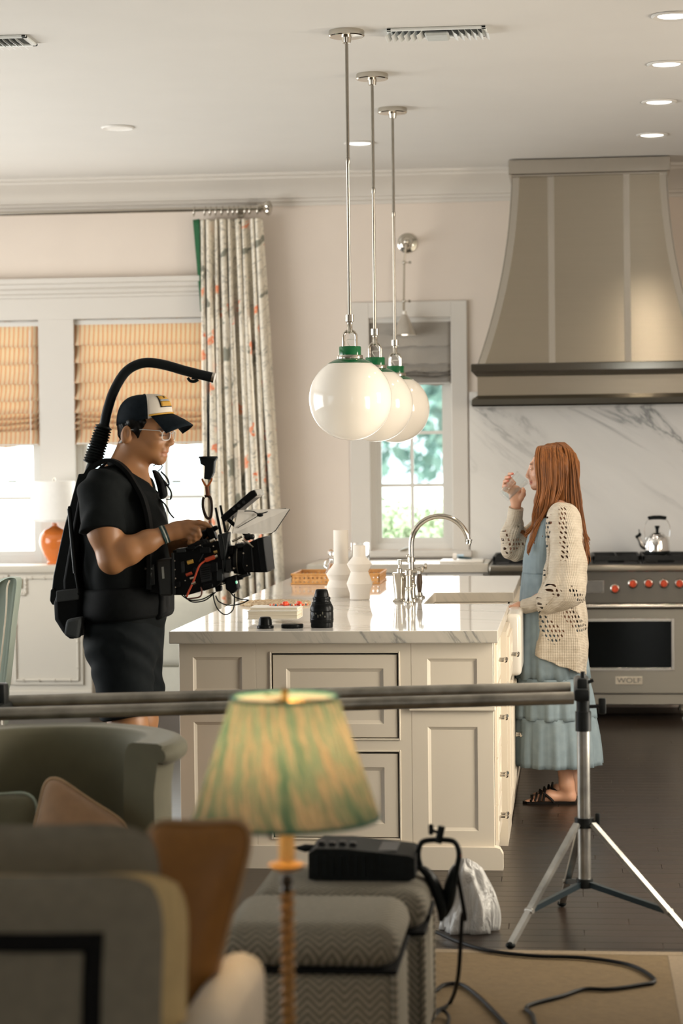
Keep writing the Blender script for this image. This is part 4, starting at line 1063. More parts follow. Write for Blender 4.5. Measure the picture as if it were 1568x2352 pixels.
# woven placemat, books, beads
q = on_top(628, 1391); P0 = Vector((q.x, q.y + .06, IZ))
t = NT('woven_rush'); n_ = t.noise(t.coord('Object', (1, 1, 1)), 70, 3, .7); t.base(t.ramp(n_, [(.35, (.30, .18, .08)), (.6, (.66, .52, .34))])); t.set(Roughness=.9); t.bump(n_, .8, .01); M_RUSH = t.m
pm = thing('placemat', P0, 'round woven rush placemat under the books', 'placemat')
for i in range(11):
    r_ = .008 + i * .0145; pts = [P0 + Vector((r_ * math.cos(a), r_ * math.sin(a), .007 + .001 * math.sin(a * (6 + 4 * i)))) for a in np.linspace(0, 2 * math.pi, 16 + 5 * i)]
    MB().tube(pts, .0085, 6, cap=False).build('coil', M_RUSH, pm)
M_PAGE = NT('page_edges'); n_ = M_PAGE.noise(M_PAGE.coord('Object', (1, 1, 160)), 3, 2); M_PAGE.base(M_PAGE.ramp(n_, [(.35, (.52, .45, .33)), (.65, (.74, .68, .56))])); M_PAGE.set(Roughness=.9); M_PAGE = M_PAGE.m
a0, a1 = W(569, 1400, 8.62), W(685, 1400, 8.62)
def book(x0, x1, y0, y1, z0, h, label, cover, rz_=0.0):
    root = thing('book', ((x0 + x1) / 2, (y0 + y1) / 2, z0), label, 'book')
    MB().box(x0 + .004, x1 - .004, y0 + .003, y1 - .004, z0 + .003, z0 + h - .003).build('pages', M_PAGE, root, smooth=0)
    MB().box(x0, x1, y0, y1, z0, z0 + .003, .001).build('cover', cover, root, smooth=0); MB().box(x0, x1, y0, y1, z0 + h - .003, z0 + h, .001).build('cover', cover, root, smooth=0)
    MB().box(x0, x1, y1 - .004, y1, z0, z0 + h, .001).build('spine', cover, root, smooth=0)
zb = IZ + .016
book(a0.x, a1.x, 8.60, 8.76, zb, .034, 'thick pale book on the woven placemat', mat('pale_book_cover', (.72, .68, .60), .5))
book(a0.x + .006, a1.x - .002, 8.62, 8.77, zb + .034, .013, 'thin white book on top of the thick pale book', mat('white_book_cover', (.80, .77, .71), .5))
# string of bright beads on the books
bs = thing('bead_garland', (a1.x - .05, 8.72, zb + .047), 'garland of red, orange and blue beads lying on the books', 'garland')
cols = [('bead_red', (.75, .07, .02)), ('bead_coral', (.80, .22, .10)), ('bead_teal', (.03, .20, .30)), ('bead_cream', (.75, .62, .48))]
bx_a, bx_b = W(622, 1370, 8.72).x, W(706, 1370, 8.72).x; j = 0
for i in range(26):
    x = bx_a + (bx_b - bx_a) * i / 25; big = i in (10, 11, 19, 20)
    r_ = .010 if big else .0045
    cn, cc = cols[(0 if big else [1, 3, 0, 1, 2][i % 5])]
    yb = 8.70 + .014 * math.sin(i * 1.1); zz_ = (zb + .047 if x < a1.x - .004 else zb + .047 - .0) + r_
    MB().ell((x, yb, zz_), (r_, r_, r_ * .95), 10, 6).build('bead', mat(cn, cc, .35), bs)
# rattan tray with decanter and pitcher at the far end
t = NT('cane_webbing'); v = t.coord('Object'); sx_ = t.n('SeparateXYZ'); t.link(v, sx_.inputs[0])
fx = t.math('SUBTRACT', t.math('FRACT', t.math('MULTIPLY', t.math('ADD', sx_.outputs[0], sx_.outputs[1]), 1 / .0225)), .5); fz_ = t.math('SUBTRACT', t.math('FRACT', t.math('MULTIPLY', sx_.outputs[2], 1 / .0225)), .5)
dd = t.math('SQRT', t.math('ADD', t.math('MULTIPLY', fx, fx), t.math('MULTIPLY', fz_, fz_))); hole = t.math('LESS_THAN', dd, .26)
n_ = t.noise(v, 60, 2); t.base(t.ramp(n_, [(.3, (.52, .24, .07)), (.7, (.70, .38, .14))])); t.set(Roughness=.6)
t.link(t.math('SUBTRACT', 1.0, hole), t.b.inputs['Alpha']); M_CANE = t.m
M_RIM = mat('cane_rim', (.58, .29, .09), .5)
q0, q1 = on_top(669, 1343), on_top(871, 1342); yt0 = q0.y; yt1 = yt0 + .42; zr_ = W(700, 1317, yt0).z - IZ; zr_ = max(.05, zr_ * .9)
tr = thing('rattan_tray', ((q0.x + q1.x) / 2, (yt0 + yt1) / 2, IZ), 'rectangular cane webbing tray at the far end of the island', 'tray')
MB().box(q0.x, q1.x, yt0, yt1, IZ + .002, IZ + .008).build('bottom', mat('tray_bottom', (.55, .34, .16), .6), tr, smooth=0)
for a in ((q0.x, q1.x, yt0, yt0 + .004), (q0.x, q1.x, yt1 - .004, yt1), (q0.x, q0.x + .004, yt0, yt1), (q1.x - .004, q1.x, yt0, yt1)): MB().box(*a, IZ + .006, IZ + zr_).build('cane_side', M_CANE, tr, smooth=0)
for zz_ in (IZ + .005, IZ + zr_):
    MB().tube([(q0.x, yt0, zz_), (q1.x, yt0, zz_)], .005, 8).tube([(q1.x, yt0, zz_), (q1.x, yt1, zz_)], .005, 8).tube([(q1.x, yt1, zz_), (q0.x, yt1, zz_)], .005, 8).tube([(q0.x, yt1, zz_), (q0.x, yt0, zz_)], .005, 8).build('cane_rim', M_RIM, tr)
t = NT('clear_glass'); t.base((1, 1, 1)); t.set(Roughness=.02, IOR=1.45); t.b.inputs['Transmission Weight'].default_value = 1; nz = t.noise(t.coord('Object'), 4, 1); t.base(t.ramp(nz, [(0, (.96, .97, .97)), (1, (1, 1, 1))])); M_GLASS = t.m
dq = W(761, 1330, yt0 + .14); D0 = Vector((dq.x, yt0 + .14, IZ + .008)); sc = 1 / (5000 / 11.4)
dc = thing('decanter', D0, 'small clear glass decanter with a ball stopper in the cane tray', 'decanter')
MB().lathe([(0, 0), (.038, 0), (.04, .006), (.036, .03), (.016, .09), (.012, .10), (.012, .118), (.018, .122), (.010, .120), (.009, .10), (.033, .03), (.034, .008), (0, .006)], D0, 32).build('flask', M_GLASS, dc)
MB().ell(D0 + Vector((0, 0, .150)), (.019, .019, .019)).lathe([(.007, .112), (.009, .124), (.006, .134)], D0, 14).build('stopper', M_GLASS, dc)
MB().tube([D0 + Vector(p) for p in spline([(-.012, 0, .115), (-.032, 0, .108), (-.036, 0, .082), (-.018, 0, .07)], 5)], .004, 8).build('handle', M_GLASS, dc)
pq = W(828, 1330, yt0 + .2); D0 = Vector((pq.x, yt0 + .2, IZ + .008))
pc = thing('glass_pitcher', D0, 'tall clear glass pitcher behind the shorter vase', 'pitcher')
MB().lathe([(0, 0), (.05, 0), (.05, .20), (.047, .20), (.046, .008), (0, .008)], D0, 36).build('jug', M_GLASS, pc)
MB().tube([D0 + Vector(p) for p in spline([(-.048, 0, .17), (-.078, 0, .16), (-.078, 0, .08), (-.048, 0, .05)], 5)], .006, 8).build('handle', M_GLASS, pc)

# ================================================================ dining side: green wing chair, pale chair
M_VELV = mat('sage_velvet', (.13, .122, .072), .75, grain=.06, gscale=12, Sheen_Weight=.2)
M_VELV2 = mat('pale_sage_velvet', (.36, .43, .36), .75, grain=.05, gscale=12, Sheen_Weight=.2)
M_PIPE = mat('cream_piping', (.68, .62, .5), .7)
wc = thing('wing_chair', (W(-60, 1500, 9.2).x, 9.2, 0), 'pale green wing chair cut by the left frame edge', 'armchair')
def wpt(px, py, yy): return W(px, py, yy)
YC = 9.0
prof = [(44, 1334), (38, 1326), (20, 1328), (0, 1342), (-30, 1380), (-60, 1440), (-60, 1600), (-30, 1600), (10, 1595), (22, 1540), (32, 1440), (42, 1360)]
pts = [W(a, c, YC) for a, c in spline(prof, 4, True)]
rings = [[Vector((p.x + dx, yy, p.z)) for p in pts] for yy, dx in ((YC - .03, -.02), (YC - .045, 0), (YC + .045, 0.0), (YC + .06, -.02))]
MB().loft(rings).build('wing', M_VELV2, wc, smooth=60)
line = [W(a, c, YC - .047) for a, c in spline([(22, 1333), (16, 1352), (14, 1400), (6, 1480), (-6, 1580)], 6)]
MB().tube(line, .004, 6).build('piping', M_PIPE, wc)
cx_ = W(-60, 1500, 9.2).x
MB().box(cx_ - .30, cx_ + .06, YC - .06, YC + .62, .36, 1.02, .06, 3).build('backrest', M_VELV2, wc)
MB().box(cx_ - .55, cx_ - .1, YC - .04, YC + .6, .26, .46, .05, 3).build('seat', M_VELV, wc)
for dx in (-.48, 0.02):
    for dy in (.0, .55): MB().cyl((cx_ + dx, YC + dy, .28), (cx_ + dx, YC + dy, .0), .022, .014, n=12).build('leg', mat('dark_wood_leg', (.03, .018, .01), .4), wc)
# pale upholstered settee back seen between the man and the island
pcn = W(470, 1460, 12.3)
pcx = thing('settee', (pcn.x, 12.5, 0), 'pale upholstered settee behind the camera rig', 'settee')
M_PALE = mat('pale_sage_linen', (.60, .58, .49), .85, grain=.03, gscale=20)
xa, xb_ = W(250, 1450, 12.3).x, W(505, 1450, 12.3).x; zt_ = W(450, 1366, 12.3).z; zm = W(400, 1533, 12.3).z
MB().box(xa, xb_, 12.3, 12.42, zm, zt_, .05, 4).build('backrest', M_PALE, pcx)
MB().box(xa, xb_, 12.42, 12.98, .26, .46, .05, 3).build('seat', M_PALE, pcx)
for x in (xa + .05, xb_ - .05):
    MB().box(x - .05, x + .05, 12.36, 12.95, .26, .62, .04, 3).build('arm', M_PALE, pcx)
    for yy in (12.36, 12.92): MB().cyl((x, yy, .27), (x, yy, 0), .02, .015, n=12).build('leg', mat('pale_leg', (.6, .55, .45), .5), pcx)
MB().box(xa + .03, xb_ - .03, 12.31, 12.36, .22, zm).build('back_rail', M_PALE, pcx)
# ================================================================ people
def thin_glass(name, tint, k):
    t = NT(name); t.t.nodes.remove(t.b); lw = t.n('LayerWeight'); lw.inputs[0].default_value = .35
    tr = t.n('BsdfTransparent'); tr.inputs[0].default_value = (*tint, 1); gs = t.n('BsdfGlossy'); gs.inputs['Roughness'].default_value = .02
    nz = t.noise(t.coord('Object'), 8, 1); t.link(t.ramp(nz, [(.3, (.92, .93, .93)), (.7, (1, 1, 1))]), gs.inputs[0])
    mx = t.n('MixShader'); t.link(t.math('MULTIPLY', lw.outputs['Facing'], k * .6), mx.inputs[0]); t.link(tr.outputs[0], mx.inputs[1]); t.link(gs.outputs[0], mx.inputs[2]); t.link(mx.outputs[0], t.out.inputs[0]); return t.m
def flat_cone(cl, a, b, ra, rb, k=.0, ext0=True, sq=1.0):
    """cone with a flat far end (sleeve, trouser leg)"""
    a = np.array(a, float); b = np.array(b, float); d = b - a; L = np.linalg.norm(d); L2 = d @ d
    def fun(x, y, z):
        px, py, pz = x - a[0], y - a[1], z - a[2]; t0 = (px * d[0] + py * d[1] + pz * d[2]) / L2; t = np.clip(t0, 0, 1)
        q = np.sqrt((px - t * d[0]) ** 2 + ((py - t * d[1]) / sq) ** 2 + (pz - t * d[2]) ** 2) - (ra + (rb - ra) * t)
        return np.maximum(q, (t0 - 1) * L)
    m = max(ra, rb) * max(1, sq); cl.put(np.minimum(a, b) - m, np.maximum(a, b) + m, fun, k)
def skin(name, rough=.45):
    t = NT(name); at = t.n('Attribute', attribute_name='tint'); n = t.noise(t.coord('Object'), 60, 3)
    t.base(t.mix(t.math('MULTIPLY', n, .12), at.outputs['Color'], (.25, .12, .07))); t.set(Roughness=rough)
    t.b.inputs['Subsurface Weight'].default_value = .12; t.b.inputs['Subsurface Radius'].default_value = (.012, .004, .002); t.b.inputs['Subsurface Scale'].default_value = .5
    return t.m
def blob(P, c, r, soft=.5):
    d = np.sqrt((((P - np.array(c)) / np.array(r)) ** 2).sum(1)); return np.clip((1 + soft - d) / soft, 0, 1)[:, None]
def rotz(a): c, s = math.cos(a), math.sin(a); return np.array([[c, -s, 0], [s, c, 0], [0, 0, 1]])

# ---------------------------------------------------------------- the cameraman (faces +x)
YM = 8.0
def m(px, py, dy=0.0): return np.array(W(px, py, YM)) + np.array([0, dy, 0])
HC = m(326, 985); HR = rotz(-.22)
def h(px, py, dy=0.0):      # head point, head turned a little towards the lens
    return HC + HR @ (m(px, py) + np.array([0, dy, 0]) - HC)
man = thing('person', (m(290, 1500)[0], YM, 0), 'man in dark t-shirt, shorts and trucker cap operating a cinema camera', 'person')
lo = m(180, 1500)[0] - .05
cl = Clay((m(178, 1500)[0], YM - .33, -.002), (m(515, 1500)[0], YM + .32, 1.82), .004)
cl.ell(h(326, 970), (.092, .076, .100), 0, HR)
cl.ell(h(352, 1003), (.068, .060, .082), .03, HR)
cl.ell(h(346, 1028), (.046, .051, .042), .03, HR)
for s in (-1, 1):
    cl.cone(h(314, 1018, s * .050), h(366, 1052, s * .012), .018, .016, .03)
    cl.ell(h(366, 1014, s * .036), (.022, .018, .018), .02, HR)
cl.ell(h(370, 1056), (.018, .022, .016), .02, HR)
cl.cone(h(388, 986, -.036), h(388, 986, .036), .012, .012, .02)
for s in (-1, 1): cl.ell(h(390, 999, s * .033), (.016, .017, .011), .012, HR, cut=True)
cl.cone(h(392, 989), h(396.5, 1014), .0075, .0105, .010)
cl.ell(h(397, 1018), (.0125, .0115, .0095), .008, HR)
for s in (-1, 1): cl.ell(h(391, 1020.5, s * .012), (.011, .0075, .008), .008, HR)
for s in (-1, 1): cl.ell(h(380.5, 999, s * .032), (.013, .014, .011), .004, HR)
cl.ell(h(383, 1031), (.010, .020, .010), .012, HR)
cl.ell(h(382.5, 1038), (.011, .023, .0062), .006, HR); cl.ell(h(380, 1046.5), (.011, .021, .0075), .006, HR)
cl.cone(h(386, 1042, -.020), h(386, 1042, .020), .0028, .0028, .003, cut=True)
for s in (-1, 1):
    cl.ell(h(308, 998, s * .080), (.020, .010, .034), .006, HR @ np.array([[.97, 0, .24], [0, 1, 0], [-.24, 0, .97]]))
    cl.ell(h(312, 996, s * .091), (.010, .008, .021), .004, HR, cut=True); cl.cone(h(316, 1000, s * .076), h(312, 1010, s * .076), .006, .006, .006)
cl.cone(m(318, 1030), m(290, 1095), .056, .066, .03); cl.cone(m(300, 1030), m(278, 1095), .05, .062, .03)
for s in (-1, 1): cl.cone(m(286, 1098, s * .03), m(264, 1126, s * .150), .040, .055, .05)
tor = [(284, 1140), (287, 1230), (292, 1330), (288, 1440)]
cl.chain([m(*p) for p in tor], [.112, .125, .12, .122], .05, 1.35)
# right arm (near the lens)
cl.chain([m(258, 1135, -.19), m(272, 1215, -.235), m(287, 1278, -.25)], [.066, .060, .046], .03)
cl.ell(m(292, 1287, -.25), (.036, .04, .034), .02)
cl.chain([m(290, 1276, -.25), m(325, 1258, -.24), m(365, 1238, -.22), m(402, 1222, -.20)], [.046, .049, .038, .0275], .025)
cl.chain([m(402, 1222, -.20), m(420, 1216, -.195)], [.0275, .031], .02, .72)
cl.ell(m(438, 1213, -.192), (.046, .019, .034), .018); cl.ell(m(452, 1206, -.192), (.026, .017, .027), .012)
cl.chain([m(455, 1198, -.196), m(478, 1196, -.20), m(492, 1200, -.20), m(503, 1205, -.20)], [.0125, .0098, .009, .0068], .006)
cl.chain([m(460, 1207, -.198), m(476, 1212, -.205), m(479, 1224, -.20), m(475, 1233, -.19)], [.0118, .0102, .0092, .0075], .005)
cl.chain([m(456, 1217, -.196), m(469, 1223, -.203), m(469, 1233, -.197), m(463, 1240, -.187)], [.0112, .0098, .0088, .007], .005)
cl.chain([m(449, 1226, -.192), m(459, 1232, -.198), m(457, 1240, -.192), m(452, 1244, -.184)], [.0102, .0085, .0076, .0062], .005)
cl.chain([m(424, 1224, -.176), m(440, 1232, -.160), m(456, 1230, -.152), m(468, 1226, -.15)], [.016, .0125, .0105, .008], .01)
# left arm, behind the camera
cl.chain([m(262, 1135, .19), m(300, 1220, .235), m(330, 1285, .22)], [.064, .056, .044], .03)
cl.chain([m(330, 1285, .22), m(390, 1262, .16), m(440, 1240, .07)], [.045, .042, .027], .025)
cl.ell(m(462, 1232, -.04), (.042, .02, .032), .018); cl.chain([m(440, 1240, .07), m(456, 1234, -.02)], [.027, .026], .02)
for i, (py, r_) in enumerate(((1222, .0105), (1231, .011), (1240, .0105), (1248, .009))):
    cl.chain([m(478, py, -.045), m(494, py - 2, -.05), m(500, py + 3, -.075), m(492, py + 6, -.09)], [r_, r_ * .9, r_ * .85, r_ * .7], .005)
cl.chain([m(452, 1222, -.06), m(468, 1213, -.085), m(484, 1211, -.09)], [.014, .011, .008], .01)
# legs
for s in (-1, 1):
    cl.chain([m(287, 1450, s * .085), m(306, 1660, s * .10), m(300, 1790, s * .105), m(296, 1960, s * .105)], [.100, .064, .057, .038], .05)
    cl.chain([m(292, 1985, s * .105), m(330, 2000, s * .115), m(348, 2006, s * .12)], [.036, .03, .02], .03)
SK = np.array([.37, .172, .070])
def man_tint(P):
    c = np.tile(SK, (len(P), 1))
    c = c * (1 - .22 * blob(P, m(436, 1213, -.2), (.09, .06, .06), 1.0))
    for s in (-1, 1): c = c + (np.array([.035, .022, .02]) - c) * blob(P, h(389, 986.5, s * .034), (.016, .022, .0042), .6) * .9
    for s in (-1, 1): c = c + (np.array([.03, .02, .018]) - c) * blob(P, h(388, 1000, s * .033), (.012, .015, .0022), .7)
    c = c + (np.array([.40, .15, .10]) - c) * blob(P, h(384, 1042), (.02, .024, .011), .5) * .55
    c = c + (np.array([.26, .13, .07]) - c) * blob(P, h(384, 1031), (.014, .022, .006), .8) * .35
    return c
body = cl.build('body', skin('tan_skin'), man, 4, man_tint)

M_TEE = mat('charcoal_jersey', (.0065, .008, .0082), .85, grain=.15, gscale=35, bump=.15, bscale=240)
M_SHORT = mat('black_twill', (.006, .008, .009), .8, grain=.15, gscale=40)
def folds(amp=1.0):
    return lambda x, y, z: np.sin(23 * x + 31 * z + 6 * np.sin(9 * z + 7 * y)) * np.sin(19 * y + 11 * z) * amp
cl = Clay((m(172, 1500)[0], YM - .36, m(290, 1480)[2]), (m(430, 1500)[0], YM + .36, m(290, 1040)[2]), .005)
cl.chain([m(283, 1148), m(284, 1210), m(290, 1300), m(290, 1412)], [.128, .149, .150, .147], .04, 1.28)
for s in (-1, 1):
    cl.cone(m(278, 1098, s * .04), m(258, 1127, s * .165), .060, .076, .05)
flat_cone(cl, m(256, 1132, -.185), m(266, 1220, -.243), .078, .082, .035)
flat_cone(cl, m(262, 1132, .185), m(292, 1215, .243), .078, .080, .035)
cl.wrinkle(folds(), .007)
cl.cone(m(296, 1088), m(304, 1066), .072, .063, .03); cl.plane_cut(m(262, 1056), np.array([.52, 0, 1.0]))
cl.cone(m(322, 1080), m(352, 1118), .034, .012, .006, cut=True)
cl.build('t_shirt', M_TEE, man, 4)
cl = Clay((m(172, 1500)[0], YM - .30, m(290, 1668)[2]), (m(430, 1500)[0], YM + .30, m(290, 1380)[2]), .005)
cl.chain([m(289, 1410), m(284, 1470)], [.146, .146], .03, 1.25)
for s in (-1, 1): flat_cone(cl, m(285, 1470, s * .085), m(306, 1640, s * .098), .115, .106, .05)
cl.wrinkle(folds(), .004); cl.build('shorts', M_SHORT, man, 4)
for s in (-1, 1):
    c_ = MB(); a = m(290, 1990, s * .107); xh = a[0] - .055
    rings = []
    for t_, zz_, hw, hh_ in ((0, .05, .03, .05), (.02, .05, .038, .055), (.10, .05, .042, .06), (.18, .035, .048, .042), (.25, .028, .045, .032), (.285, .022, .02, .022)):
        rings.append([(xh + t_, a[1] + hw * math.cos(q), max(.0, zz_ + hh_ * math.sin(q))) for q in np.linspace(0, 2 * math.pi, 16, endpoint=False)])
    c_.loft(rings).build('shoe', M_BLACK, man, smooth=60, subsurf=1)
# hair below the cap
cl = Clay(tuple(HC - .16), tuple(HC + .16), .003)
cl.ell(h(326, 972), (.094, .079, .104), 0, HR)
def hair_mask(x, y, z):
    # keep the back and sides, drop the face and the neck
    p = np.stack([x - HC[0], y - HC[1], z - HC[2]]); q = np.tensordot(HR.T, p, 1)
    front = q[0] - (.012 + .25 * np.abs(q[1])); low = -(q[2] + .008 + .55 * np.clip(-q[0] - .02, 0, .06))
    return np.maximum(np.maximum(front, low), q[2] - .034)
g = np.meshgrid(*cl.ax, indexing='ij'); cl.f = np.maximum(cl.f, hair_mask(*g).astype(np.float32))
cl.ell(h(289, 996), (.026, .058, .032), .015, HR)
cl.ell(h(294, 1010), (.017, .050, .020), .012, HR)
for s in (-1, 1):
    cl.cone(h(330, 980, s * .070), h(334, 990, s * .069), .014, .012, .01); cl.cone(h(334, 988, s * .069), h(333, 1010, s * .064), .011, .003, .01)
    cl.cone(h(340, 974, s * .067), h(354, 982, s * .058), .013, .007, .01); cl.cone(h(318, 972, s * .075), h(346, 970, s * .067), .014, .013, .01)
cl.wrinkle(lambda x, y, z: np.sin(210 * x + 120 * z) * np.sin(190 * y + 70 * x), .0022)
for s in (-1, 1): cl.ell(h(309, 999, s * .080), (.0215, .026, .036), .003, HR, cut=True)
cl.build('hair', mat('black_hair', (.006, .0055, .005), .4, grain=.3, gscale=90), man, 2)
# trucker cap
M_NAVY = mat('navy_mesh', (.006, .010, .014), .8, grain=.2, gscale=70); M_CAPW = mat('cap_white', (.66, .60, .52), .85, grain=.02); M_CAPY = mat('cap_gold', (.55, .30, .04), .6)
cc = h(333, 968); ux = HR @ np.array([1, 0, 0]); uy = HR @ np.array([0, 1, 0]); uz = np.array([0, 0, 1.0])
px1 = np.linalg.norm(m(334, 968) - m(333, 968))
def capp(a, e, off=0.0):
    """azimuth a (0 = front), elevation e 0 rim .. 1 crown"""
    ca, sa = math.cos(a), math.sin(a); th = e * R90
    rx_ = (64 if ca > 0 else 66) * px1 + off; ry_ = .083 + off
    k = math.cos(th) ** .62
    rim = (12 * px1) * ca if ca > 0 else (-9 * px1) * -ca * 1.0     # rim rises to the front
    zz_ = rim * (1 - e) + math.sin(th) ** .85 * (60 * px1 - 0) + off * math.sin(th)
    return Vector(cc + ux * (rx_ * ca * k) + uy * (ry_ * sa * k) + uz * (zz_ - .0))
cap = MB().grid([[capp(a, e) for e in np.linspace(0, 1, 12)] for a in np.linspace(1.12, 2 * math.pi - 1.12, 36)]); capo = cap.build('cap', M_NAVY, man, smooth=180, solid=.003)
MB().grid([[capp(a, e, .0006) for e in np.linspace(0, 1, 12)] for a in np.linspace(-1.13, 1.13, 24)]).build('front_panel', M_CAPW, capo, smooth=180, solid=.003)
MB().ell(capp(0, 1), (.006, .006, .004)).build('top_button', M_NAVY, capo)
P = []
for i in range(25):
    a = -1.02 + 2.04 * i / 24; root_ = capp(a, .03, .0); row = []
    for j in range(7):
        t_ = j / 6; L_ = .082 * (math.cos(a * .9) ** .5); d = ux * L_ * t_ + uy * (.012 * math.sin(a) * t_)
        row.append(root_ + Vector(d) + Vector((0, 0, -.030 * t_ - .022 * (a / 1.02) ** 2 * t_ - .012 * t_ * t_)))
    P.append(row)
MB().grid(P).build('bill', M_NAVY, capo, smooth=180, solid=.005)
MB().tube([capp(a, .05, .004) for a in np.linspace(-1.1, 1.1, 26)], .0032, 8).build('bill_cord', M_CAPY, capo)
def patch(a0, a1, e0, e1, off, m_, nm): MB().grid([[capp(a0 + (a1 - a0) * i / 6, e0 + (e1 - e0) * j / 6, off) for j in range(7)] for i in range(7)]).build(nm, m_, capo, smooth=180, solid=.001)
patch(-.62, .12, .20, .62, .0035, mat('patch_black', (.012, .012, .01), .7), 'badge'); patch(-.58, .08, .22, .37, .0045, M_CAPY, 'badge_field'); patch(-.58, .08, .45, .60, .0045, M_CAPY, 'badge_field'); patch(-.58, .08, .38, .44, .0045, mat('patch_grey', (.35, .36, .35), .7), 'badge_bar')
patch(-.30, -.18, .50, .55, .0055, MATS['patch_black'], 'badge_star')
# clear glasses
t = NT('clear_acetate'); t.base((.75, .74, .72)); t.set(Roughness=.1); nz = t.noise(t.coord('Object'), 30, 1); t.base(t.ramp(nz, [(.3, (.68, .66, .62)), (.7, (.80, .78, .76))])); t.b.inputs['Alpha'].default_value = .75; M_ACET = t.m
for s in (-1, 1):
    cxl = h(399, 1001, s * .035); pts = []
    for q in np.linspace(0, 2 * math.pi, 33):
        c_, s_ = math.cos(q), math.sin(q); sy = .025 * math.copysign(abs(c_) ** .6, c_); sz = .0165 * math.copysign(abs(s_) ** .6, s_)
        pts.append(cxl + uy * sy - ux * (.35 * abs(s * .035 + sy) * (1 if True else 0) * .6) + uz * (sz) + ux * (.12 * sz))
    gl = MB().tube(pts, .0019, 6, cap=False).build('glasses', M_ACET, man)
    MB().add([Vector(p) for p in pts[:-1]], [tuple(range(32))]).build('lens', glass('spectacle_lens' + str(s), (.97, .98, .98), .12), gl, smooth=0)
    MB().tube([pts[16 if s < 0 else 0] + uz * .008, h(388, 990, s * .068), h(350, 987, s * .079), h(312, 988, s * .080)], .0016, 6).build('temple', M_ACET, gl)
MB().tube([h(400, 996, -.010), h(402, 994, 0), h(400, 996, .010)], .0018, 6).build('glasses_bridge', M_ACET, man)
MB().tube([Vector(h(*p)) for p in ((305, 1002, -.086), (301, 1010, -.082), (294, 1015, -.072), (286, 1017, -.06))], [.003, .0045, .0045, .003], 8).build('earpiece', mat('white_earpiece', (.65, .64, .62), .4), man)
# wrist bands
dv = (m(402, 1222, -.20) - m(380, 1231, -.21)); dv /= np.linalg.norm(dv)
for k_, (off, colr) in enumerate(((-.004, (.02, .05, .05)), (.003, (.35, .37, .32)), (.010, (.015, .03, .03)))):
    c_ = m(399, 1223.5, -.202) + dv * off; u_ = np.cross(dv, [0, 1, 0]); u_ /= np.linalg.norm(u_); v_ = np.cross(dv, u_)
    MB().tube([c_ + (u_ * math.cos(q) + v_ * math.sin(q)) * .0305 for q in np.linspace(0, 2 * math.pi, 25)], .0042, 6, cap=False).build('wristband', mat('wristband_%d' % k_, colr, .5), man)

# ---------------------------------------------------------------- body-worn camera support (vest, spine plate, overhead arm)
M_VEST = mat('black_nylon', (.004, .0048, .0052), .7, grain=.2, gscale=60, bump=.2, bscale=200); M_PLATE = mat('black_anodised', (.010, .012, .013), .35, grain=.15, gscale=10); M_GREYN = mat('grey_nylon', (.045, .05, .052), .8)
def mp(*a): return Vector(m(*a))
rig = thing('camera_support_vest', (m(200, 1400)[0], YM, m(200, 1470)[2]), 'black back-mounted camera support with an arched overhead arm worn by the man', 'camera support')
def slab(poly, y0, y1, name, mt, parent=rig, bev=.004):
    pts = [m(*p) for p in poly]; b = MB().loft([[(p[0], yy, p[2]) for p in pts] for yy in (YM + y0, YM + y1)])
    o = b.build(name, mt, parent, smooth=30); md = o.modifiers.new('bevel', 'BEVEL'); md.width = bev; md.segments = 2; md.limit_method = 'ANGLE'; return o
slab([(190, 1088), (211, 1087), (196, 1150), (178, 1240), (160, 1372), (128, 1366), (133, 1320), (155, 1218)], -.075, .075, 'spine_plate', M_PLATE)
slab([(176, 1235), (196, 1130), (206, 1140), (190, 1300), (205, 1380), (162, 1400), (160, 1330)], -.11, .11, 'back_pad', M_VEST, bev=.015)
ax_a, ax_b = m(205, 1086), m(240, 975); n_ = 14; d_ = ax_b - ax_a; pts = []; rr = []
for i in range(57):
    t_ = i / 56; pts.append(ax_a + d_ * t_)
    if t_ < .18: rr.append(.018)
    elif t_ > .97: rr.append(.020)
    else:
        base = .030 - .006 * (t_ - .18) ; rr.append(base + .010 * abs(math.sin((t_ - .18) / .79 * math.pi * n_)) - .002)
MB().tube(pts, rr, 24).build('bellows', M_BLACK, rig, smooth=50)
arm = spline([m(238, 985), m(246, 945), m(262, 897), m(290, 853), m(328, 834), m(372, 837), (m(430, 853)), m(491, 868)], 8)
MB().tube(arm, .0185, 20).build('overhead_arm', M_PLATE, rig, smooth=60)
MB().tube([m(487, 867), m(493, 868.5)], .0195, 20).build('arm_tip', M_STEEL, rig)
MB().tube([m(446, 862), m(446, 872)], [.008, .012], 10).tube(spline([m(431, 868), m(437, 875), m(447, 876), m(455, 872)], 4), .0055, 8).build('line_hook', M_BLACK, rig)
for dx in (-1.2, 1.2): MB().cyl(mp(479 + dx, 866), mp(478 + dx, 1052), .0016, n=6).build('support_line', M_BLACK, rig)
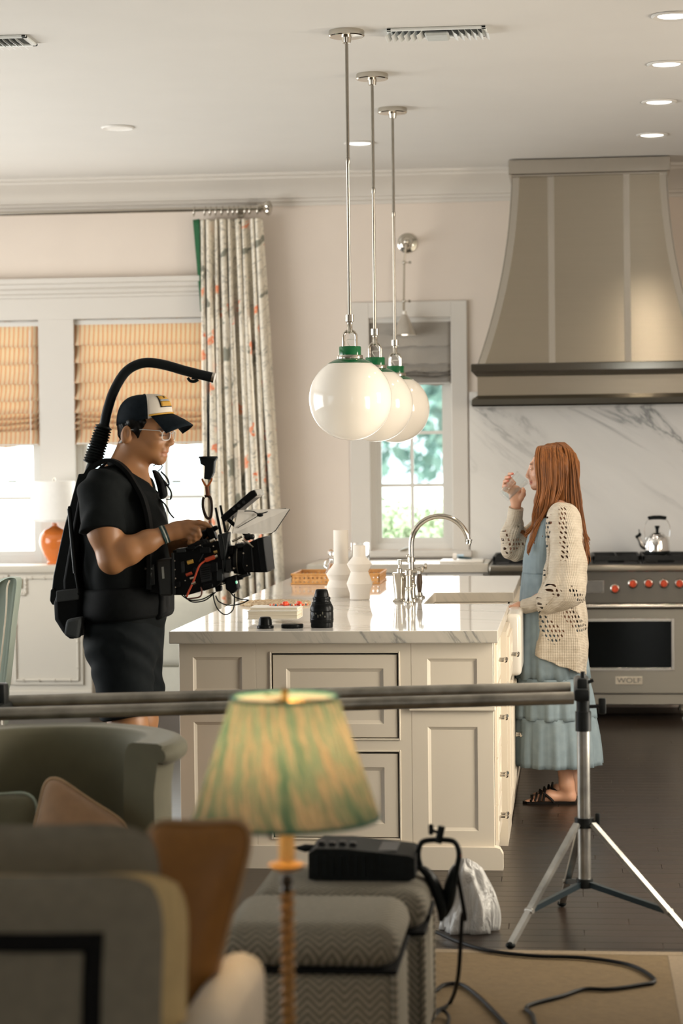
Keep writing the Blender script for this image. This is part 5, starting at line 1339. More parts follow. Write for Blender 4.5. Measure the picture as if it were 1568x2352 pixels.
for s in (-1, 1):
    P_ = [(212, 1092), (228, 1074), (258, 1060), (284, 1066), (304, 1088), (316, 1120), (320, 1150), (322, 1200), (318, 1270), (312, 1350)]
    dyv = [.09, .10, .105, .11, .115, .12, .13, .15, .165, .17]
    off = [0, 0, 0, 0, 5, 14, 26, 38, 46, 52] if True else 0
    pts = [mp(p[0] + o_, p[1] - 3, s * dy_) for p, dy_, o_ in zip(P_, dyv, off)]
    pts = spline(pts, 5); b = MB(); ring = []
    for (p, tt, u, v) in frames(pts):
        w_ = Vector((0, 1, 0)); w_ = (w_ - tt * w_.dot(tt)).normalized(); nn = tt.cross(w_)
        ring.append([p + w_ * .030 + nn * .007, p - w_ * .030 + nn * .007, p - w_ * .030 - nn * .007, p + w_ * .030 - nn * .007])
    b.loft(ring).build('shoulder_strap', M_VEST, rig, smooth=60)
    q = [mp(330, 1130, s * .125), mp(352, 1138, s * .07), mp(362, 1142, 0)]
    ring = []
    for (p, tt, u, v) in frames(spline(q, 5)): ring.append([p + Vector((0, 0, .013)), p + Vector((.006, 0, .013)), p + Vector((.006, 0, -.013)), p + Vector((0, 0, -.013))])
    MB().loft(ring).build('chest_strap', M_VEST, rig)
def ribbon(pts, w_, nm, mt, dirv=(0, 1, 0)):
    ring = []
    for (p, tt, u, v) in frames(spline(pts, 6)):
        wv_ = Vector(dirv); wv_ = (wv_ - tt * wv_.dot(tt)).normalized(); nn = tt.cross(wv_)
        ring.append([p + wv_ * w_ + nn * .0015, p - wv_ * w_ + nn * .0015, p - wv_ * w_ - nn * .0015, p + wv_ * w_ - nn * .0015])
    return MB().loft(ring).build(nm, mt, rig, smooth=60)
ribbon([mp(358, 1084, .10), mp(370, 1098, .11), mp(375, 1112, .11), mp(370, 1116, .10)], .012, 'loose_webbing', M_VEST)
ribbon([mp(365, 1105, .10), mp(380, 1130, .11), mp(380, 1147, .10), mp(372, 1148, .10)], .012, 'loose_webbing', M_VEST)
ribbon([mp(362, 1142, 0), mp(380, 1160, .0), mp(388, 1178, .01), mp(398, 1190, .01)], .010, 'loose_webbing', M_VEST)
slab([(340, 1078), (352, 1086), (366, 1108), (372, 1140), (360, 1150), (350, 1110)], .06, .13, 'far_strap_pad', M_VEST, bev=.01)
ribbon([mp(357, 1083, .05), mp(366, 1072, .055), mp(359, 1064, .05), mp(345, 1071, .05)], .002, 'strap_cord', M_VEST)
# waist belt and hip pads
rings = []
for py, k_ in ((1345, .98), (1352, 1.02), (1385, 1.05), (1412, 1.03), (1420, .98)):
    c_ = m(288, py); rings.append([(c_[0] + .158 * k_ * math.cos(q), YM + .205 * k_ * math.sin(q), c_[2] + .012 * math.cos(q)) for q in np.linspace(0, 2 * math.pi, 36, endpoint=False)])
MB().loft(rings).build('waist_belt', M_VEST, rig, smooth=60)
slab([(150, 1350), (205, 1345), (206, 1402), (186, 1466), (166, 1456), (142, 1418), (140, 1380)], -.13, .13, 'hip_pad', M_VEST, bev=.02)
slab([(148, 1352), (198, 1346), (200, 1372), (148, 1378)], -.135, -.125, 'hip_label', M_GREYN)
slab([(180, 1414), (214, 1408), (206, 1458), (174, 1450)], -.20, -.135, 'belt_pouch', M_GREYN, bev=.01)
slab([(128, 1352), (136, 1346), (150, 1374), (146, 1384), (132, 1386), (126, 1376)], -.085, -.05, 'plate_buckle', M_BLACK)
MB().tube([m(131, 1372, -.07), m(134, 1385, -.07), m(141, 1384, -.07)], .003, 6).build('buckle_ring', M_STEEL, rig)
MB().cyl(mp(176, 1166, -.12), mp(191, 1312, -.13), .0085, n=12).cyl(mp(191, 1312, -.13), mp(198, 1356, -.13), .004, n=10).ell(mp(176, 1164, -.12), (.006,) * 3).ell(mp(198, 1358, -.13), (.006,) * 3).build('gas_strut', M_PLATE, rig)
slab([(330, 1300), (386, 1290), (386, 1410), (378, 1420), (340, 1420)], -.10, .14, 'belly_pad', M_VEST, bev=.02)
# hanging block, loop, carabiner
slab([(460, 1052), (500, 1050), (494, 1060), (492, 1085), (484, 1102), (470, 1100), (472, 1070), (462, 1066)], -.02, .02, 'suspension_block', M_PLATE)
MB().lathe([(0, 0), (.034, 0), (.036, .004), (.034, .008), (0, .008)], m(478, 1053), 24).build('block_cap', M_PLATE, rig)
MB().tube(spline([m(464, 1099), m(466, 1105), m(475, 1117), m(484, 1105), m(486, 1098)], 5), .004, 8).build('orange_shackle', mat('orange_metal', (.45, .13, .03), .35, .5), rig)
slab([(471, 1117), (479, 1117), (481, 1139), (473, 1140)], -.008, .008, 'loop_strap', mat('rust_webbing', (.16, .05, .02), .8))
MB().tube(spline([m(468, 1142), m(466, 1165), m(474, 1188), m(483, 1188), (m(486, 1165)), m(482, 1142)], 5, True), .0055, 8, cap=False).build('carabiner', mat('dark_carabiner', (.05, .03, .022), .35, .6), rig)

# ---------------------------------------------------------------- cinema camera held in front
M_CAM = mat('camera_black', (.004, .0045, .005), .42, grain=.2, gscale=50); M_CAM2 = mat('camera_graphite', (.018, .02, .021), .4, grain=.15, gscale=30)
YK = YM - .11      # the camera hangs on the near side of his body
def mk(px, py, dy=0.0): return np.array(W(px, py, YK)) + np.array([0, dy, 0])
def kp(*a): return Vector(mk(*a))
camr = thing('cinema_camera', (mk(490, 1300)[0], YK, mk(490, 1365)[2]), 'black cinema camera rig with matte box, monitor and cables', 'camera')
def cs(poly, y0, y1, name, mt=M_CAM, bev=.004, parent=camr):
    pts = [mk(*p) for p in poly]; b = MB().loft([[(p[0], yy, p[2]) for p in pts] for yy in (YK + y0, YK + y1)])
    o = b.build(name, mt, parent, smooth=30); md = o.modifiers.new('bevel', 'BEVEL'); md.width = bev; md.segments = 2; md.limit_method = 'ANGLE'; return o
cs([(405, 1262), (508, 1240), (520, 1262), (520, 1330), (505, 1345), (440, 1364), (405, 1364)], -.075, .075, 'camera_body')
bat = cs([(366, 1284), (402, 1280), (404, 1366), (374, 1366)], -.07, .07, 'battery', mat('battery_grey', (.032, .034, .033), .45), .008)
cs([(345, 1300), (368, 1292), (374, 1364), (350, 1360)], -.05, .05, 'battery_plate')
text('DIONIC', .009, mk(351, 1304, -.0765), mat('print_grey', (.28, .28, .26), .6), bat, 'battery_print'); text('XT', .012, mk(353, 1317, -.0765), MATS['print_grey'], bat, 'battery_print')
MB().box(*(lambda c: (c[0] - .008, c[0] + .008, YK - .0755, YK - .0745, c[2] - .010, c[2] + .010))(mk(353, 1317)), ).build('battery_emblem', mat('emblem_dark', (.05, .05, .05), .6), bat, smooth=0)
cs([(346, 1298), (362, 1294), (364, 1340), (350, 1344)], -.0748, -.07, 'battery_face', M_CAM2, .001)
cs([(379, 1300), (384, 1299), (386, 1326), (381, 1327)], -.0735, -.068, 'battery_stripe', mat('print_pale', (.30, .31, .29), .5), .001)
cs([(402, 1268), (408, 1267), (412, 1362), (405, 1364)], -.08, .08, 'battery_rail', M_CAM2, .002)
cs([(465, 1296), (492, 1290), (495, 1330), (470, 1336)], -.079, -.07, 'side_grille', M_CAM2, .002)
for i in range(6): cs([(470, 1302 + 5 * i), (490, 1298 + 5 * i), (490, 1300 + 5 * i), (470, 1304 + 5 * i)], -.0805, -.078, 'grille_slot', M_CAM, .0005)
cs([(435, 1246), (480, 1236), (482, 1248), (437, 1256)], -.05, .05, 'top_plate', M_CAM2)
cs([(440, 1238), (450, 1225), (498, 1206), (503, 1214), (470, 1236), (468, 1248), (444, 1250)], -.018, .018, 'top_handle', M_CAM, .006)
cs([(480, 1200), (490, 1212), (500, 1238), (484, 1240), (474, 1220)], -.03, .02, 'handle_post', M_CAM, .006)
cs([(508, 1226), (534, 1220), (530, 1258), (524, 1284), (516, 1284)], -.09, -.03, 'transmitter', M_CAM2, .004)
for a_, b_ in (((500, 1165), (512, 1226)), ((511, 1160), (523, 1222))): MB().cyl(kp(*a_, -.05), kp(*b_, -.05), .0042, .0055, n=10).build('antenna', M_BLACK, camr)
# monitor on an arm
mo = cs([(514, 1186), (521, 1199), (599, 1136), (591, 1124), (581, 1128)], -.085, .085, 'monitor', M_CAM, .004)
cs([(583, 1127), (592, 1123), (600, 1136), (591, 1143)], -.08, .08, 'monitor_edge', mat('monitor_silver', (.32, .31, .28), .35, .6), .003, mo)
for px, py in ((556, 1160), (567, 1152), (545, 1168)): MB().cyl(kp(px, py, -.086), kp(px, py, -.082), .006, n=12).build('monitor_button', M_CAM2, mo)
MB().cyl(kp(524, 1192, -.02), kp(572, 1232, -.02), .0075, n=12).build('monitor_arm', M_CAM, camr)
MB().ell(kp(572, 1232, -.03), (.014, .014, .014)).ell(kp(582, 1232, -.04), (.010, .010, .010)).build('arm_joint', M_CAM2, camr)
# lens, matte box and flag
for i, (xa, xb_, r_) in enumerate(((518, 530, .052), (530, 540, .047), (540, 552, .056), (552, 566, .060))):
    MB().cyl(kp(xa, 1283), kp(xb_, 1283.5), r_, r_, n=36).build('lens_ring', M_CAM if i % 2 else M_CAM2, camr)
MB().tube([Vector(mk(549, 1283)) + Vector((0, .058 * math.cos(q), .058 * math.sin(q))) for q in np.linspace(0, 2 * math.pi, 33)], .0025, 6, cap=False).build('lens_gear', mat('worn_metal_ring', (.30, .28, .24), .3, .8), camr)
mb = cs([(566, 1250), (600, 1234), (612, 1232), (622, 1312), (570, 1312), (563, 1300)], -.085, .085, 'matte_box', M_CAM, .004)
cs([(598, 1236), (613, 1231), (623, 1310), (606, 1312)], -.098, .098, 'matte_box_hood', M_CAM, .004, mb)
cs([(584, 1254), (587, 1253), (592, 1308), (588, 1309)], -.089, -.084, 'filter_tray', M_CAM2, .001, mb)
cs([(570, 1310), (566, 1320), (545, 1316), (548, 1308)], -.03, .03, 'matte_box_foot', M_CAM, .003, mb)
t = NT('smoked_flag'); t.t.nodes.remove(t.b); tr_ = t.n('BsdfTransparent'); tr_.inputs[0].default_value = (.75, .74, .72, 1); df = t.n('BsdfDiffuse'); nz = t.noise(t.coord('Object'), 5, 2); t.link(t.ramp(nz, [(.3, (.42, .40, .37)), (.7, (.48, .46, .43))]), df.inputs[0]); mx = t.n('MixShader'); mx.inputs[0].default_value = .62
t.link(tr_.outputs[0], mx.inputs[1]); t.link(df.outputs[0], mx.inputs[2]); t.link(mx.outputs[0], t.out.inputs[0]); M_FLAG = t.m
A_, B_, C_, D_ = kp(548, 1224, -.12), kp(618, 1226, .12), kp(657, 1171, .14), kp(574, 1171, -.14)
MB().add([kp(556, 1170, -.10), kp(657, 1170, .10), kp(623, 1224, .12), kp(600, 1228, .05), kp(545, 1222, -.12)], [(0, 1, 2, 3, 4)]).build('top_flag', M_FLAG, mb, smooth=0, solid=.002)
MB().tube(spline([kp(572, 1172, -.11), kp(588, 1173, -.08), kp(600, 1180, -.04), kp(620, 1173, .04), kp(648, 1170, .10)], 5), .0022, 6).build('flag_wire', M_BLACK, mb)
MB().tube([kp(600, 1182, -.04), kp(556, 1210, -.11)], .0014, 6).tube([kp(657, 1171, .10), kp(624, 1220, .11), kp(612, 1229, .1)], .0018, 6).build('flag_stay', M_BLACK, mb)
MB().ell(kp(601, 1182, -.045), (.012, .006, .007)).build('flag_clip', M_BLACK, mb)
MB().cyl(kp(540, 1242, -.07), kp(562, 1231, -.07), .004, n=10).build('bright_rod', M_STEEL, mb)
MB().tube([kp(565, 1238, -.09), kp(580, 1246, -.09), kp(590, 1254, -.09)], .003, 8).build('side_arm', M_STEEL, mb)
# rods, motor, connectors
for dy in (-.03, .03): MB().cyl(kp(470, 1352, dy), kp(572, 1318, dy), .0075, n=12).build('rail_rod', M_CAM2, camr)
cs([(522, 1326), (548, 1318), (552, 1350), (540, 1362), (524, 1352)], -.06, .0, 'focus_motor', M_CAM, .005)
cs([(545, 1326), (562, 1324), (562, 1329), (547, 1332)], -.05, -.03, 'motor_knob', M_CAM, .002)
c_ = mk(549, 1335, -.062); MB().ell(c_, (.004, .003, .006)).build('status_light', emit('green_status_light', (.05, .9, .45), .6), camr)
cs([(498, 1346), (512, 1344), (512, 1356), (500, 1358)], -.05, -.01, 'rod_clamp', M_CAM, .003)
for nm, a_, b_, r_, mt in (('yellow_connector', (440, 1290), (453, 1286), .0075, mat('yellow_connector', (.45, .26, .04), .5)), ('red_connector', (481, 1284), (503, 1276), .008, mat('red_boot', (.42, .05, .015), .45)), ('red_connector', (437, 1318), (450, 1313), .006, MATS['red_boot']), ('metal_connector', (502, 1277), (509, 1274), .0075, M_STEEL), ('metal_connector', (446, 1326), (458, 1323), .0055, M_STEEL), ('metal_connector', (450, 1338), (459, 1334), .006, M_STEEL), ('metal_connector', (492, 1242), (502, 1237), .006, M_STEEL), ('metal_connector', (500, 1266), (508, 1264), .006, mat('gold_metal', (.5, .35, .12), .3, .9))):
    MB().cyl(kp(*a_, -.088), kp(*b_, -.088), r_, n=12).build(nm, mt, camr)
def ccable(pts, r, mt, nm='cable'): MB().tube(spline(pts, 7), r, 7).build(nm, mt, camr)
ccable([kp(481, 1285, -.088), kp(468, 1296, -.095), kp(459, 1318, -.095), kp(452, 1336, -.09), kp(443, 1355, -.09), kp(438, 1367, -.085)], .0036, MATS['red_boot'], 'red_cable')
ccable([kp(470, 1345, -.085), kp(472, 1358, -.085), kp(466, 1368, -.085), kp(440, 1372, -.085)], .003, mat('brown_cable', (.10, .03, .015), .5), 'red_cable')
for pts in ([(420, 1362), (440, 1376), (470, 1374), (495, 1360)], [(428, 1364), (445, 1380), (475, 1377), (500, 1358)], [(494, 1358), (497, 1378), (505, 1397), (520, 1409), (535, 1404), (542, 1390), (543, 1362)], [(500, 1366), (508, 1380), (530, 1388), (556, 1385), (572, 1378), (574, 1376), (556, 1374), (540, 1366), (526, 1346)]):
    ccable([kp(a, c, -.05) for a, c in pts], .0024, M_BLACK)
ccable([kp(450, 1262, -.082), kp(470, 1250, -.088), kp(476, 1268, -.088), kp(466, 1288, -.086)], .0022, M_CAM2); ccable([kp(540, 1180, -.04), kp(534, 1205, -.04), kp(526, 1224, -.06)], .002, M_BLACK)
ccable([kp(519, 1230, -.092), kp(524, 1262, -.094), kp(522, 1300, -.085), kp(512, 1336, -.075)], .0026, M_BLACK); ccable([kp(462, 1236, -.03), kp(466, 1228, -.05), kp(472, 1238, -.06), kp(480, 1246, -.07)], .0022, M_CAM2)

# smaller modules crowded around the body
rk = random.Random(4)
for i, (px, py, w_, h_, y0) in enumerate(((424, 1262, 22, 10, -.083), (448, 1256, 18, 9, -.083), (480, 1262, 24, 14, -.086), (428, 1300, 8, 26, -.081), (456, 1306, 7, 12, -.082), (500, 1300, 16, 22, -.088), (512, 1318, 14, 26, -.084), (416, 1340, 14, 16, -.081), (486, 1342, 22, 9, -.083), (530, 1296, 14, 30, -.072), (536, 1262, 12, 20, -.064), (522, 1246, 20, 12, -.07), (556, 1252, 16, 10, -.06))):
    cs([(px - w_ / 2, py - h_ / 2 + 1), (px + w_ / 2, py - h_ / 2 - 1), (px + w_ / 2 + 1, py + h_ / 2 - 1), (px - w_ / 2 + 1, py + h_ / 2 + 1)], y0 - .004 * (i % 3), -.03, 'module', M_CAM if i % 3 else M_CAM2, .003)
for px, py in ((412, 1285), (413, 1305), (414, 1325), (414, 1345), (436, 1330), (520, 1336), (536, 1278), (546, 1302), (568, 1268), (576, 1296), (500, 1252), (470, 1250)):
    MB().cyl(kp(px, py, -.098), kp(px, py, -.06), .0022 + .0015 * rk.random(), n=8).build('screw', M_STEEL, camr)
# ---------------------------------------------------------------- the woman (faces -x)
YV = 9.93
def v(px, py, dy=0.0): return np.array(W(px, py, YV)) + np.array([0, dy, 0])
wom = thing('person', (v(1275, 1838)[0], YV, 0), 'woman with long red hair in a cream cardigan and blue dress drinking water', 'person')
cl = Clay((v(1135, 1500)[0], YV - .30, -.002), (v(1345, 1500)[0], YV + .30, 1.66), .0038)
cl.ell(v(1268, 1064), (.086, .070, .080), 0)
cl.ell(v(1248, 1084), (.058, .055, .074), .03)
for s in (-1, 1): cl.cone(v(1268, 1098, s * .048), v(1229, 1116, s * .010), .018, .014, .025); cl.ell(v(1232, 1091, s * .030), (.020, .018, .018), .02)
cl.ell(v(1227, 1117), (.014, .017, .013), .014)
cl.cone(v(1220, 1067, -.028), v(1220, 1067, .028), .008, .008, .015)
for s in (-1, 1): cl.ell(v(1216, 1078, s * .029), (.012, .014, .009), .01, cut=True); cl.ell(v(1222.5, 1077, s * .029), (.011, .012, .010), .004)
cl.cone(v(1217, 1073), v(1210.5, 1092), .006, .0075, .008); cl.cone(v(1220, 1082), v(1217, 1097), .008, .0105, .012); cl.ell(v(1211, 1094), (.008, .009, .007), .006)
for s in (-1, 1): cl.ell(v(1213.5, 1096, s * .009), (.008, .006, .006), .006)
cl.ell(v(1219, 1101), (.008, .016, .006), .008); cl.ell(v(1219, 1106), (.0085, .019, .0048), .004); cl.ell(v(1219.5, 1111), (.0085, .017, .0055), .004)
cl.cone(v(1277, 1105), v(1286, 1165), .046, .052, .03)
for s in (-1, 1): cl.cone(v(1284, 1160, s * .03), v(1288, 1182, s * .135), .042, .045, .04)
cl.chain([v(1280, 1200), v(1268, 1300), v(1278, 1400)], [.084, .072, .092], .05, 1.45)
cl.ell(v(1248, 1228, -.06), (.05, .055, .055), .03); cl.ell(v(1248, 1228, .06), (.05, .055, .055), .03)
# near (left) arm to the sink
cl.chain([v(1292, 1186, -.16), v(1302, 1325, -.205)], [.05, .038], .03); cl.chain([v(1302, 1325, -.205), v(1262, 1362, -.17), v(1208, 1388, -.10)], [.038, .036, .023], .02)
cl.chain([v(1208, 1388, -.10), v(1196, 1391, -.09)], [.022, .025], .015, 1.2); cl.ell(v(1188, 1390, -.085), (.028, .036, .018), .012)
for i, dy in enumerate((-.112, -.094, -.076, -.060)):
    cl.chain([v(1181, 1389, dy), v(1174, 1391, dy - .002), v(1170, 1397, dy), v(1170, 1405, dy)], [.0095, .0088, .008, .0066], .004)
cl.chain([v(1192, 1394, -.115), v(1186, 1399, -.130), v(1182, 1406, -.132)], [.010, .0085, .007], .008)
# far (right) arm raising the glass
cl.chain([v(1275, 1190, .15), v(1178, 1262, .17)], [.05, .038], .03); cl.chain([v(1178, 1262, .17), v(1176, 1215, .12), v(1184, 1162, .06)], [.038, .036, .022], .02)
cl.ell(v(1184, 1138, .050), (.033, .018, .046), .02)
for a_, b_, c_, d_ in (((1180, 1110), (1168, 1096), (1169, 1089), (1177, 1088)), ((1176, 1116), (1161, 1104), (1162, 1097), (1171, 1096)), ((1173, 1124), (1157, 1113), (1158, 1106), (1166, 1104)), ((1172, 1132), (1156, 1124), (1156, 1117), (1163, 1115))):
    cl.chain([v(*a_, .050), v(*b_, .045), v(*c_, .026), v(*d_, -.006)], [.009, .0082, .0075, .0062], .004)
cl.chain([v(1195, 1145, .045), v(1201, 1136, .015), v(1202, 1128, -.012), v(1201, 1122, -.026)], [.014, .011, .009, .007], .008)
for s, dx in ((-1, 0), (1, 16)):
    cl.chain([v(1280, 1420, s * .08), v(1292 + dx, 1640, s * .085), v(1300 + dx, 1795, s * .085)], [.085, .055, .031], .04)
    cl.chain([v(1302 + dx, 1797, s * .085), v(1308 + dx, 1822, s * .085)], [.032, .028], .02); cl.chain([v(1308 + dx, 1824, s * .085), v(1262 + dx, 1822, s * .088), v(1226 + dx, 1829, s * .09)], [.024, .026, .015], .02)
    for q in range(5): cl.cone(v(1232 + dx, 1829, s * .09 + (q - 2) * .012), v(1209 + dx + 3 * abs(q - (1 if s < 0 else 3)), 1832, s * .09 + (q - 2) * .0135), .008, .0062, .004)
SW = np.array([.62, .34, .22])
def w_tint(P):
    c = np.tile(SW, (len(P), 1)); c = c * (1 - .45 * np.clip((v(1280, 1700)[2] - P[:, 2]) / .1, 0, 1)[:, None] * 0)
    c = c + (np.array([.55, .16, .12]) - c) * blob(P, v(1217, 1108), (.012, .022, .008), .5) * .75
    for s in (-1, 1): c = c + (np.array([.10, .05, .03]) - c) * blob(P, v(1214, 1066, s * .028), (.014, .018, .003), .7) * .8; c = c + (np.array([.03, .02, .018]) - c) * blob(P, v(1213, 1079, s * .029), (.012, .012, .002), .7)
    for a_, b_ in ((1177, 1088), (1171, 1096), (1166, 1104), (1163, 1115)): c = c + (np.array([.55, .10, .06]) - c) * blob(P, v(a_, b_, -.006), (.008, .009, .006), .5) * .7
    return c
cl.build('body', skin('fair_skin'), wom, 4, w_tint)
# dress: smocked bodice and tiered skirt
t = NT('light_blue_cotton'); nz = t.noise(t.coord('Object'), 25, 3); t.base(t.ramp(nz, [(.3, (.19, .25, .28)), (.7, (.23, .295, .325))])); t.set(Roughness=.8); M_BLUE = t.m
rings = []; rows = [(1188, 1225, 1300, .13), (1215, 1216, 1300, .14), (1250, 1207, 1300, .145), (1285, 1201, 1304, .135), (1312, 1200, 1308, .13), (1316, 1199, 1309, .131)]
NR = 120
def ring_at(py, xf, xb, hy, rip, nrp, ph=0.0, sm=0.0):
    a, b_ = v(xf, py), v(xb, py); cx, rx_ = (a[0] + b_[0]) / 2, (b_[0] - a[0]) / 2; out = []
    for j in range(NR):
        q = 2 * math.pi * j / NR; k_ = 1 + rip * (math.sin(nrp * q + ph) + .5 * math.sin(2.3 * nrp * q + 1.3 + ph)) + sm
        out.append((cx - rx_ * k_ * math.cos(q), YV - hy * k_ * math.sin(q), a[2]))
    return out
sm_rows = []
for i in range(32):
    t_ = i / 31; py = 1188 + (1316 - 1188) * t_; xf = np.interp(py, [r_[0] for r_ in rows], [r_[1] for r_ in rows]); xb = np.interp(py, [r_[0] for r_ in rows], [r_[2] for r_ in rows]); hy = np.interp(py, [r_[0] for r_ in rows], [r_[3] for r_ in rows])
    sm_rows.append(ring_at(py, xf, xb, hy, .006, 40, 0, .012 * (i % 2)))
dress = MB().loft(sm_rows); dress.build('dress_bodice', M_BLUE, wom, smooth=180)
tiers = [((1316, 1199, 1312, .135), (1556, 1186, 1352, .170)), ((1553, 1187, 1351, .172), (1645, 1181, 1368, .205)), ((1642, 1182, 1367, .200), (1752, 1177, 1381, .225))]
for i, (a, b_) in enumerate(tiers):
    rg_ = []
    for k_ in range(11):
        t_ = k_ / 10; tt = t_ ** .8; p = [a[j] + (b_[j] - a[j]) * (t_ if j == 0 else tt) for j in range(4)]; p[0] += 3 * math.sin(k_)
        rg_.append(ring_at(a[0] + (b_[0] - a[0]) * t_, p[1], p[2], p[3], .010 + .034 * t_, 11 + 2 * i, i * 1.3 + .25 * t_, .02 * math.sin(t_ * 3)))
    MB().loft(rg_, True, False, False).build('skirt_tier', M_BLUE, wom, smooth=180, solid=.002)
MB().tube([v(1262, 1160, -.09), v(1252, 1175, -.10), v(1240, 1200, -.10)], [.012, .012, .014], 8, flat=.4).build('dress_strap', M_BLUE, wom)
# cardigan: openwork knit
def knit(name, holes):
    t = NT(name); co = t.coord('Object'); sx = t.n('SeparateXYZ'); t.link(co, sx.inputs[0])
    n1 = t.noise(co, 30, 3); rib = t.math('SINE', t.math('MULTIPLY', t.math('ADD', sx.outputs[0], t.math('MULTIPLY', sx.outputs[1], .8)), 620)); row = t.math('SINE', t.math('MULTIPLY', sx.outputs[2], 900))
    t.base(t.ramp(n1, [(.3, (.50, .43, .335)), (.7, (.60, .53, .43))])); t.set(Roughness=.95)
    t.bump(t.math('ADD', t.math('MULTIPLY', rib, .5), t.math('MULTIPLY', row, .5)), .5, .003)
    if holes:
        u = t.math('ADD', sx.outputs[0], t.math('MULTIPLY', sx.outputs[1], .7)); gx = t.math('MULTIPLY', u, 1 / .017); gz = t.math('MULTIPLY', sx.outputs[2], 1 / .021)
        par = t.math('MULTIPLY', t.math('FLOOR', gz), .5); fx = t.math('SUBTRACT', t.math('FRACT', t.math('ADD', gx, par)), .5); fz = t.math('SUBTRACT', t.math('FRACT', gz), .5)
        fx = t.math('ADD', fx, t.math('MULTIPLY', fz, .35))
        d = t.math('SQRT', t.math('ADD', t.math('MULTIPLY', fx, fx), t.math('MULTIPLY', t.math('MULTIPLY', fz, fz), .62))); hole = t.math('LESS_THAN', d, .25)
        at = t.n('Attribute', attribute_name='tint'); sp_ = t.n('SeparateColor'); t.link(at.outputs['Color'], sp_.inputs[0])
        al = t.math('SUBTRACT', 1.0, t.math('MULTIPLY', hole, t.math('GREATER_THAN', sp_.outputs[0], .5))); t.link(al, t.b.inputs['Alpha'])
    return t.m
M_KNIT = knit('cream_openwork_knit', True); M_RIB = knit('cream_ribbed_knit', False)
def pix(P):
    q = (P - EYE) @ ROT; return CX + F * q[:, 0] / -q[:, 2], CY - F * q[:, 1] / -q[:, 2]
def band(px, py, x0, y0, x1, y1, w0, w1):
    d = np.array([x1 - x0, y1 - y0], float); L_ = np.hypot(*d); tt = ((px - x0) * d[0] + (py - y0) * d[1]) / L_ ** 2
    dist = np.abs((px - x0) * d[1] - (py - y0) * d[0]) / L_; return (tt > 0) & (tt < 1) & (dist < w0 + (w1 - w0) * np.clip(tt, 0, 1))
# lace zones are bands in image pixels, projected from the camera onto the garment
def lace(P):
    px, py = pix(P); near = P[:, 1] < YV - .02; z = np.zeros(len(P), bool)
    z |= near & (band(px, py, 1291, 1166, 1295, 1288, 9, 9) | band(px, py, 1262, 1182, 1250, 1262, 8, 6) | band(px, py, 1252, 1310, 1237, 1330, 9, 12))
    z |= near & (band(px, py, 1254, 1342, 1286, 1366, 12, 9) | band(px, py, 1229, 1374, 1250, 1394, 9, 8))
    z |= near & (band(px, py, 1226, 1418, 1288, 1468, 20, 20) | band(px, py, 1300, 1402, 1340, 1450, 17, 12) | band(px, py, 1308, 1350, 1340, 1382, 7, 10))
    z |= (~near) & (px < 1215) & (band(px, py, 1160, 1208, 1192, 1206, 9, 9) | band(px, py, 1150, 1236, 1166, 1230, 14, 14) | band(px, py, 1160, 1268, 1196, 1240, 10, 12))
    c = np.zeros((len(P), 3)); c[z] = 1; return c
cl = Clay((v(1140, 1500)[0], YV - .33, v(1290, 1560)[2]), (v(1362, 1500)[0], YV + .30, v(1290, 1150)[2]), .0045)
cl.chain([v(1291, 1215), v(1289, 1330), v(1286, 1420), v(1284, 1490), v(1284, 1570)], [.098, .104, .114, .122, .126], .04, 1.95)
for s in (-1, 1): cl.cone(v(1285, 1178, s * .04), v(1293, 1186, s * .135), .046, .062, .045)
# open front: the dress shows ahead of this edge
fa_, fb_ = v(1258, 1185), v(1229, 1500); nrm = np.array([-(fb_[2] - fa_[2]), 0, fb_[0] - fa_[0]]); nrm *= -1 if nrm[0] > 0 else 1
g = np.meshgrid(*cl.ax, indexing='ij', sparse=True); nn = nrm / np.linalg.norm(nrm)
dfront = (g[0] - fa_[0]) * nn[0] + (g[2] - fa_[2]) * nn[2]; inside = (np.abs(g[1] - YV) - .165); keep = np.maximum(dfront, inside * 1.0)
cl.f = np.maximum(cl.f, dfront.astype(np.float32))

ha, hb_ = v(1227, 1497), v(1341, 1543); hn = np.array([(hb_[2] - ha[2]), 0, -(hb_[0] - ha[0])]); hn *= -1 if hn[2] > 0 else 1; cl.plane_cut(ha, hn)
cl.chain([v(1295, 1192, -.155), v(1305, 1290, -.205), v(1300, 1345, -.225), v(1262, 1372, -.185)], [.068, .076, .080, .062], .04)
cl.chain([v(1276, 1190, .14), v(1225, 1238, .165)], [.066, .062], .03); cl.chain([v(1225, 1238, .165), v(1180, 1262, .165), v(1172, 1232, .135), v(1180, 1206, .10)], [.062, .057, .050, .045], .025)
cl.wrinkle(lambda x, y, z: np.sin(26 * z + 8 * np.sin(14 * x + 5 * y)) * np.sin(21 * x + 17 * y), .0045)
cl.build('cardigan', M_KNIT, wom, 4, lace)
MB().tube(spline([v(1258, 1373, -.178), v(1240, 1378, -.155), v(1224, 1384, -.130), v(1206, 1389.5, -.104)], 5), [.044, .042, .040, .039, .0385, .038, .037, .036, .036, .035, .035, .035, .0345, .034, .034, .034], 28).build('cuff', M_RIB, wom)
MB().tube(spline([v(1179, 1210, .10), v(1181, 1190, .075), v(1184, 1167, .06)], 5), list(np.linspace(.038, .034, 11)), 28).build('cuff', M_RIB, wom)
hm = [v(1227, 1497, -.10), v(1245, 1505, -.165), v(1270, 1518, -.185), v(1300, 1530, -.19), v(1335, 1540, -.12)]
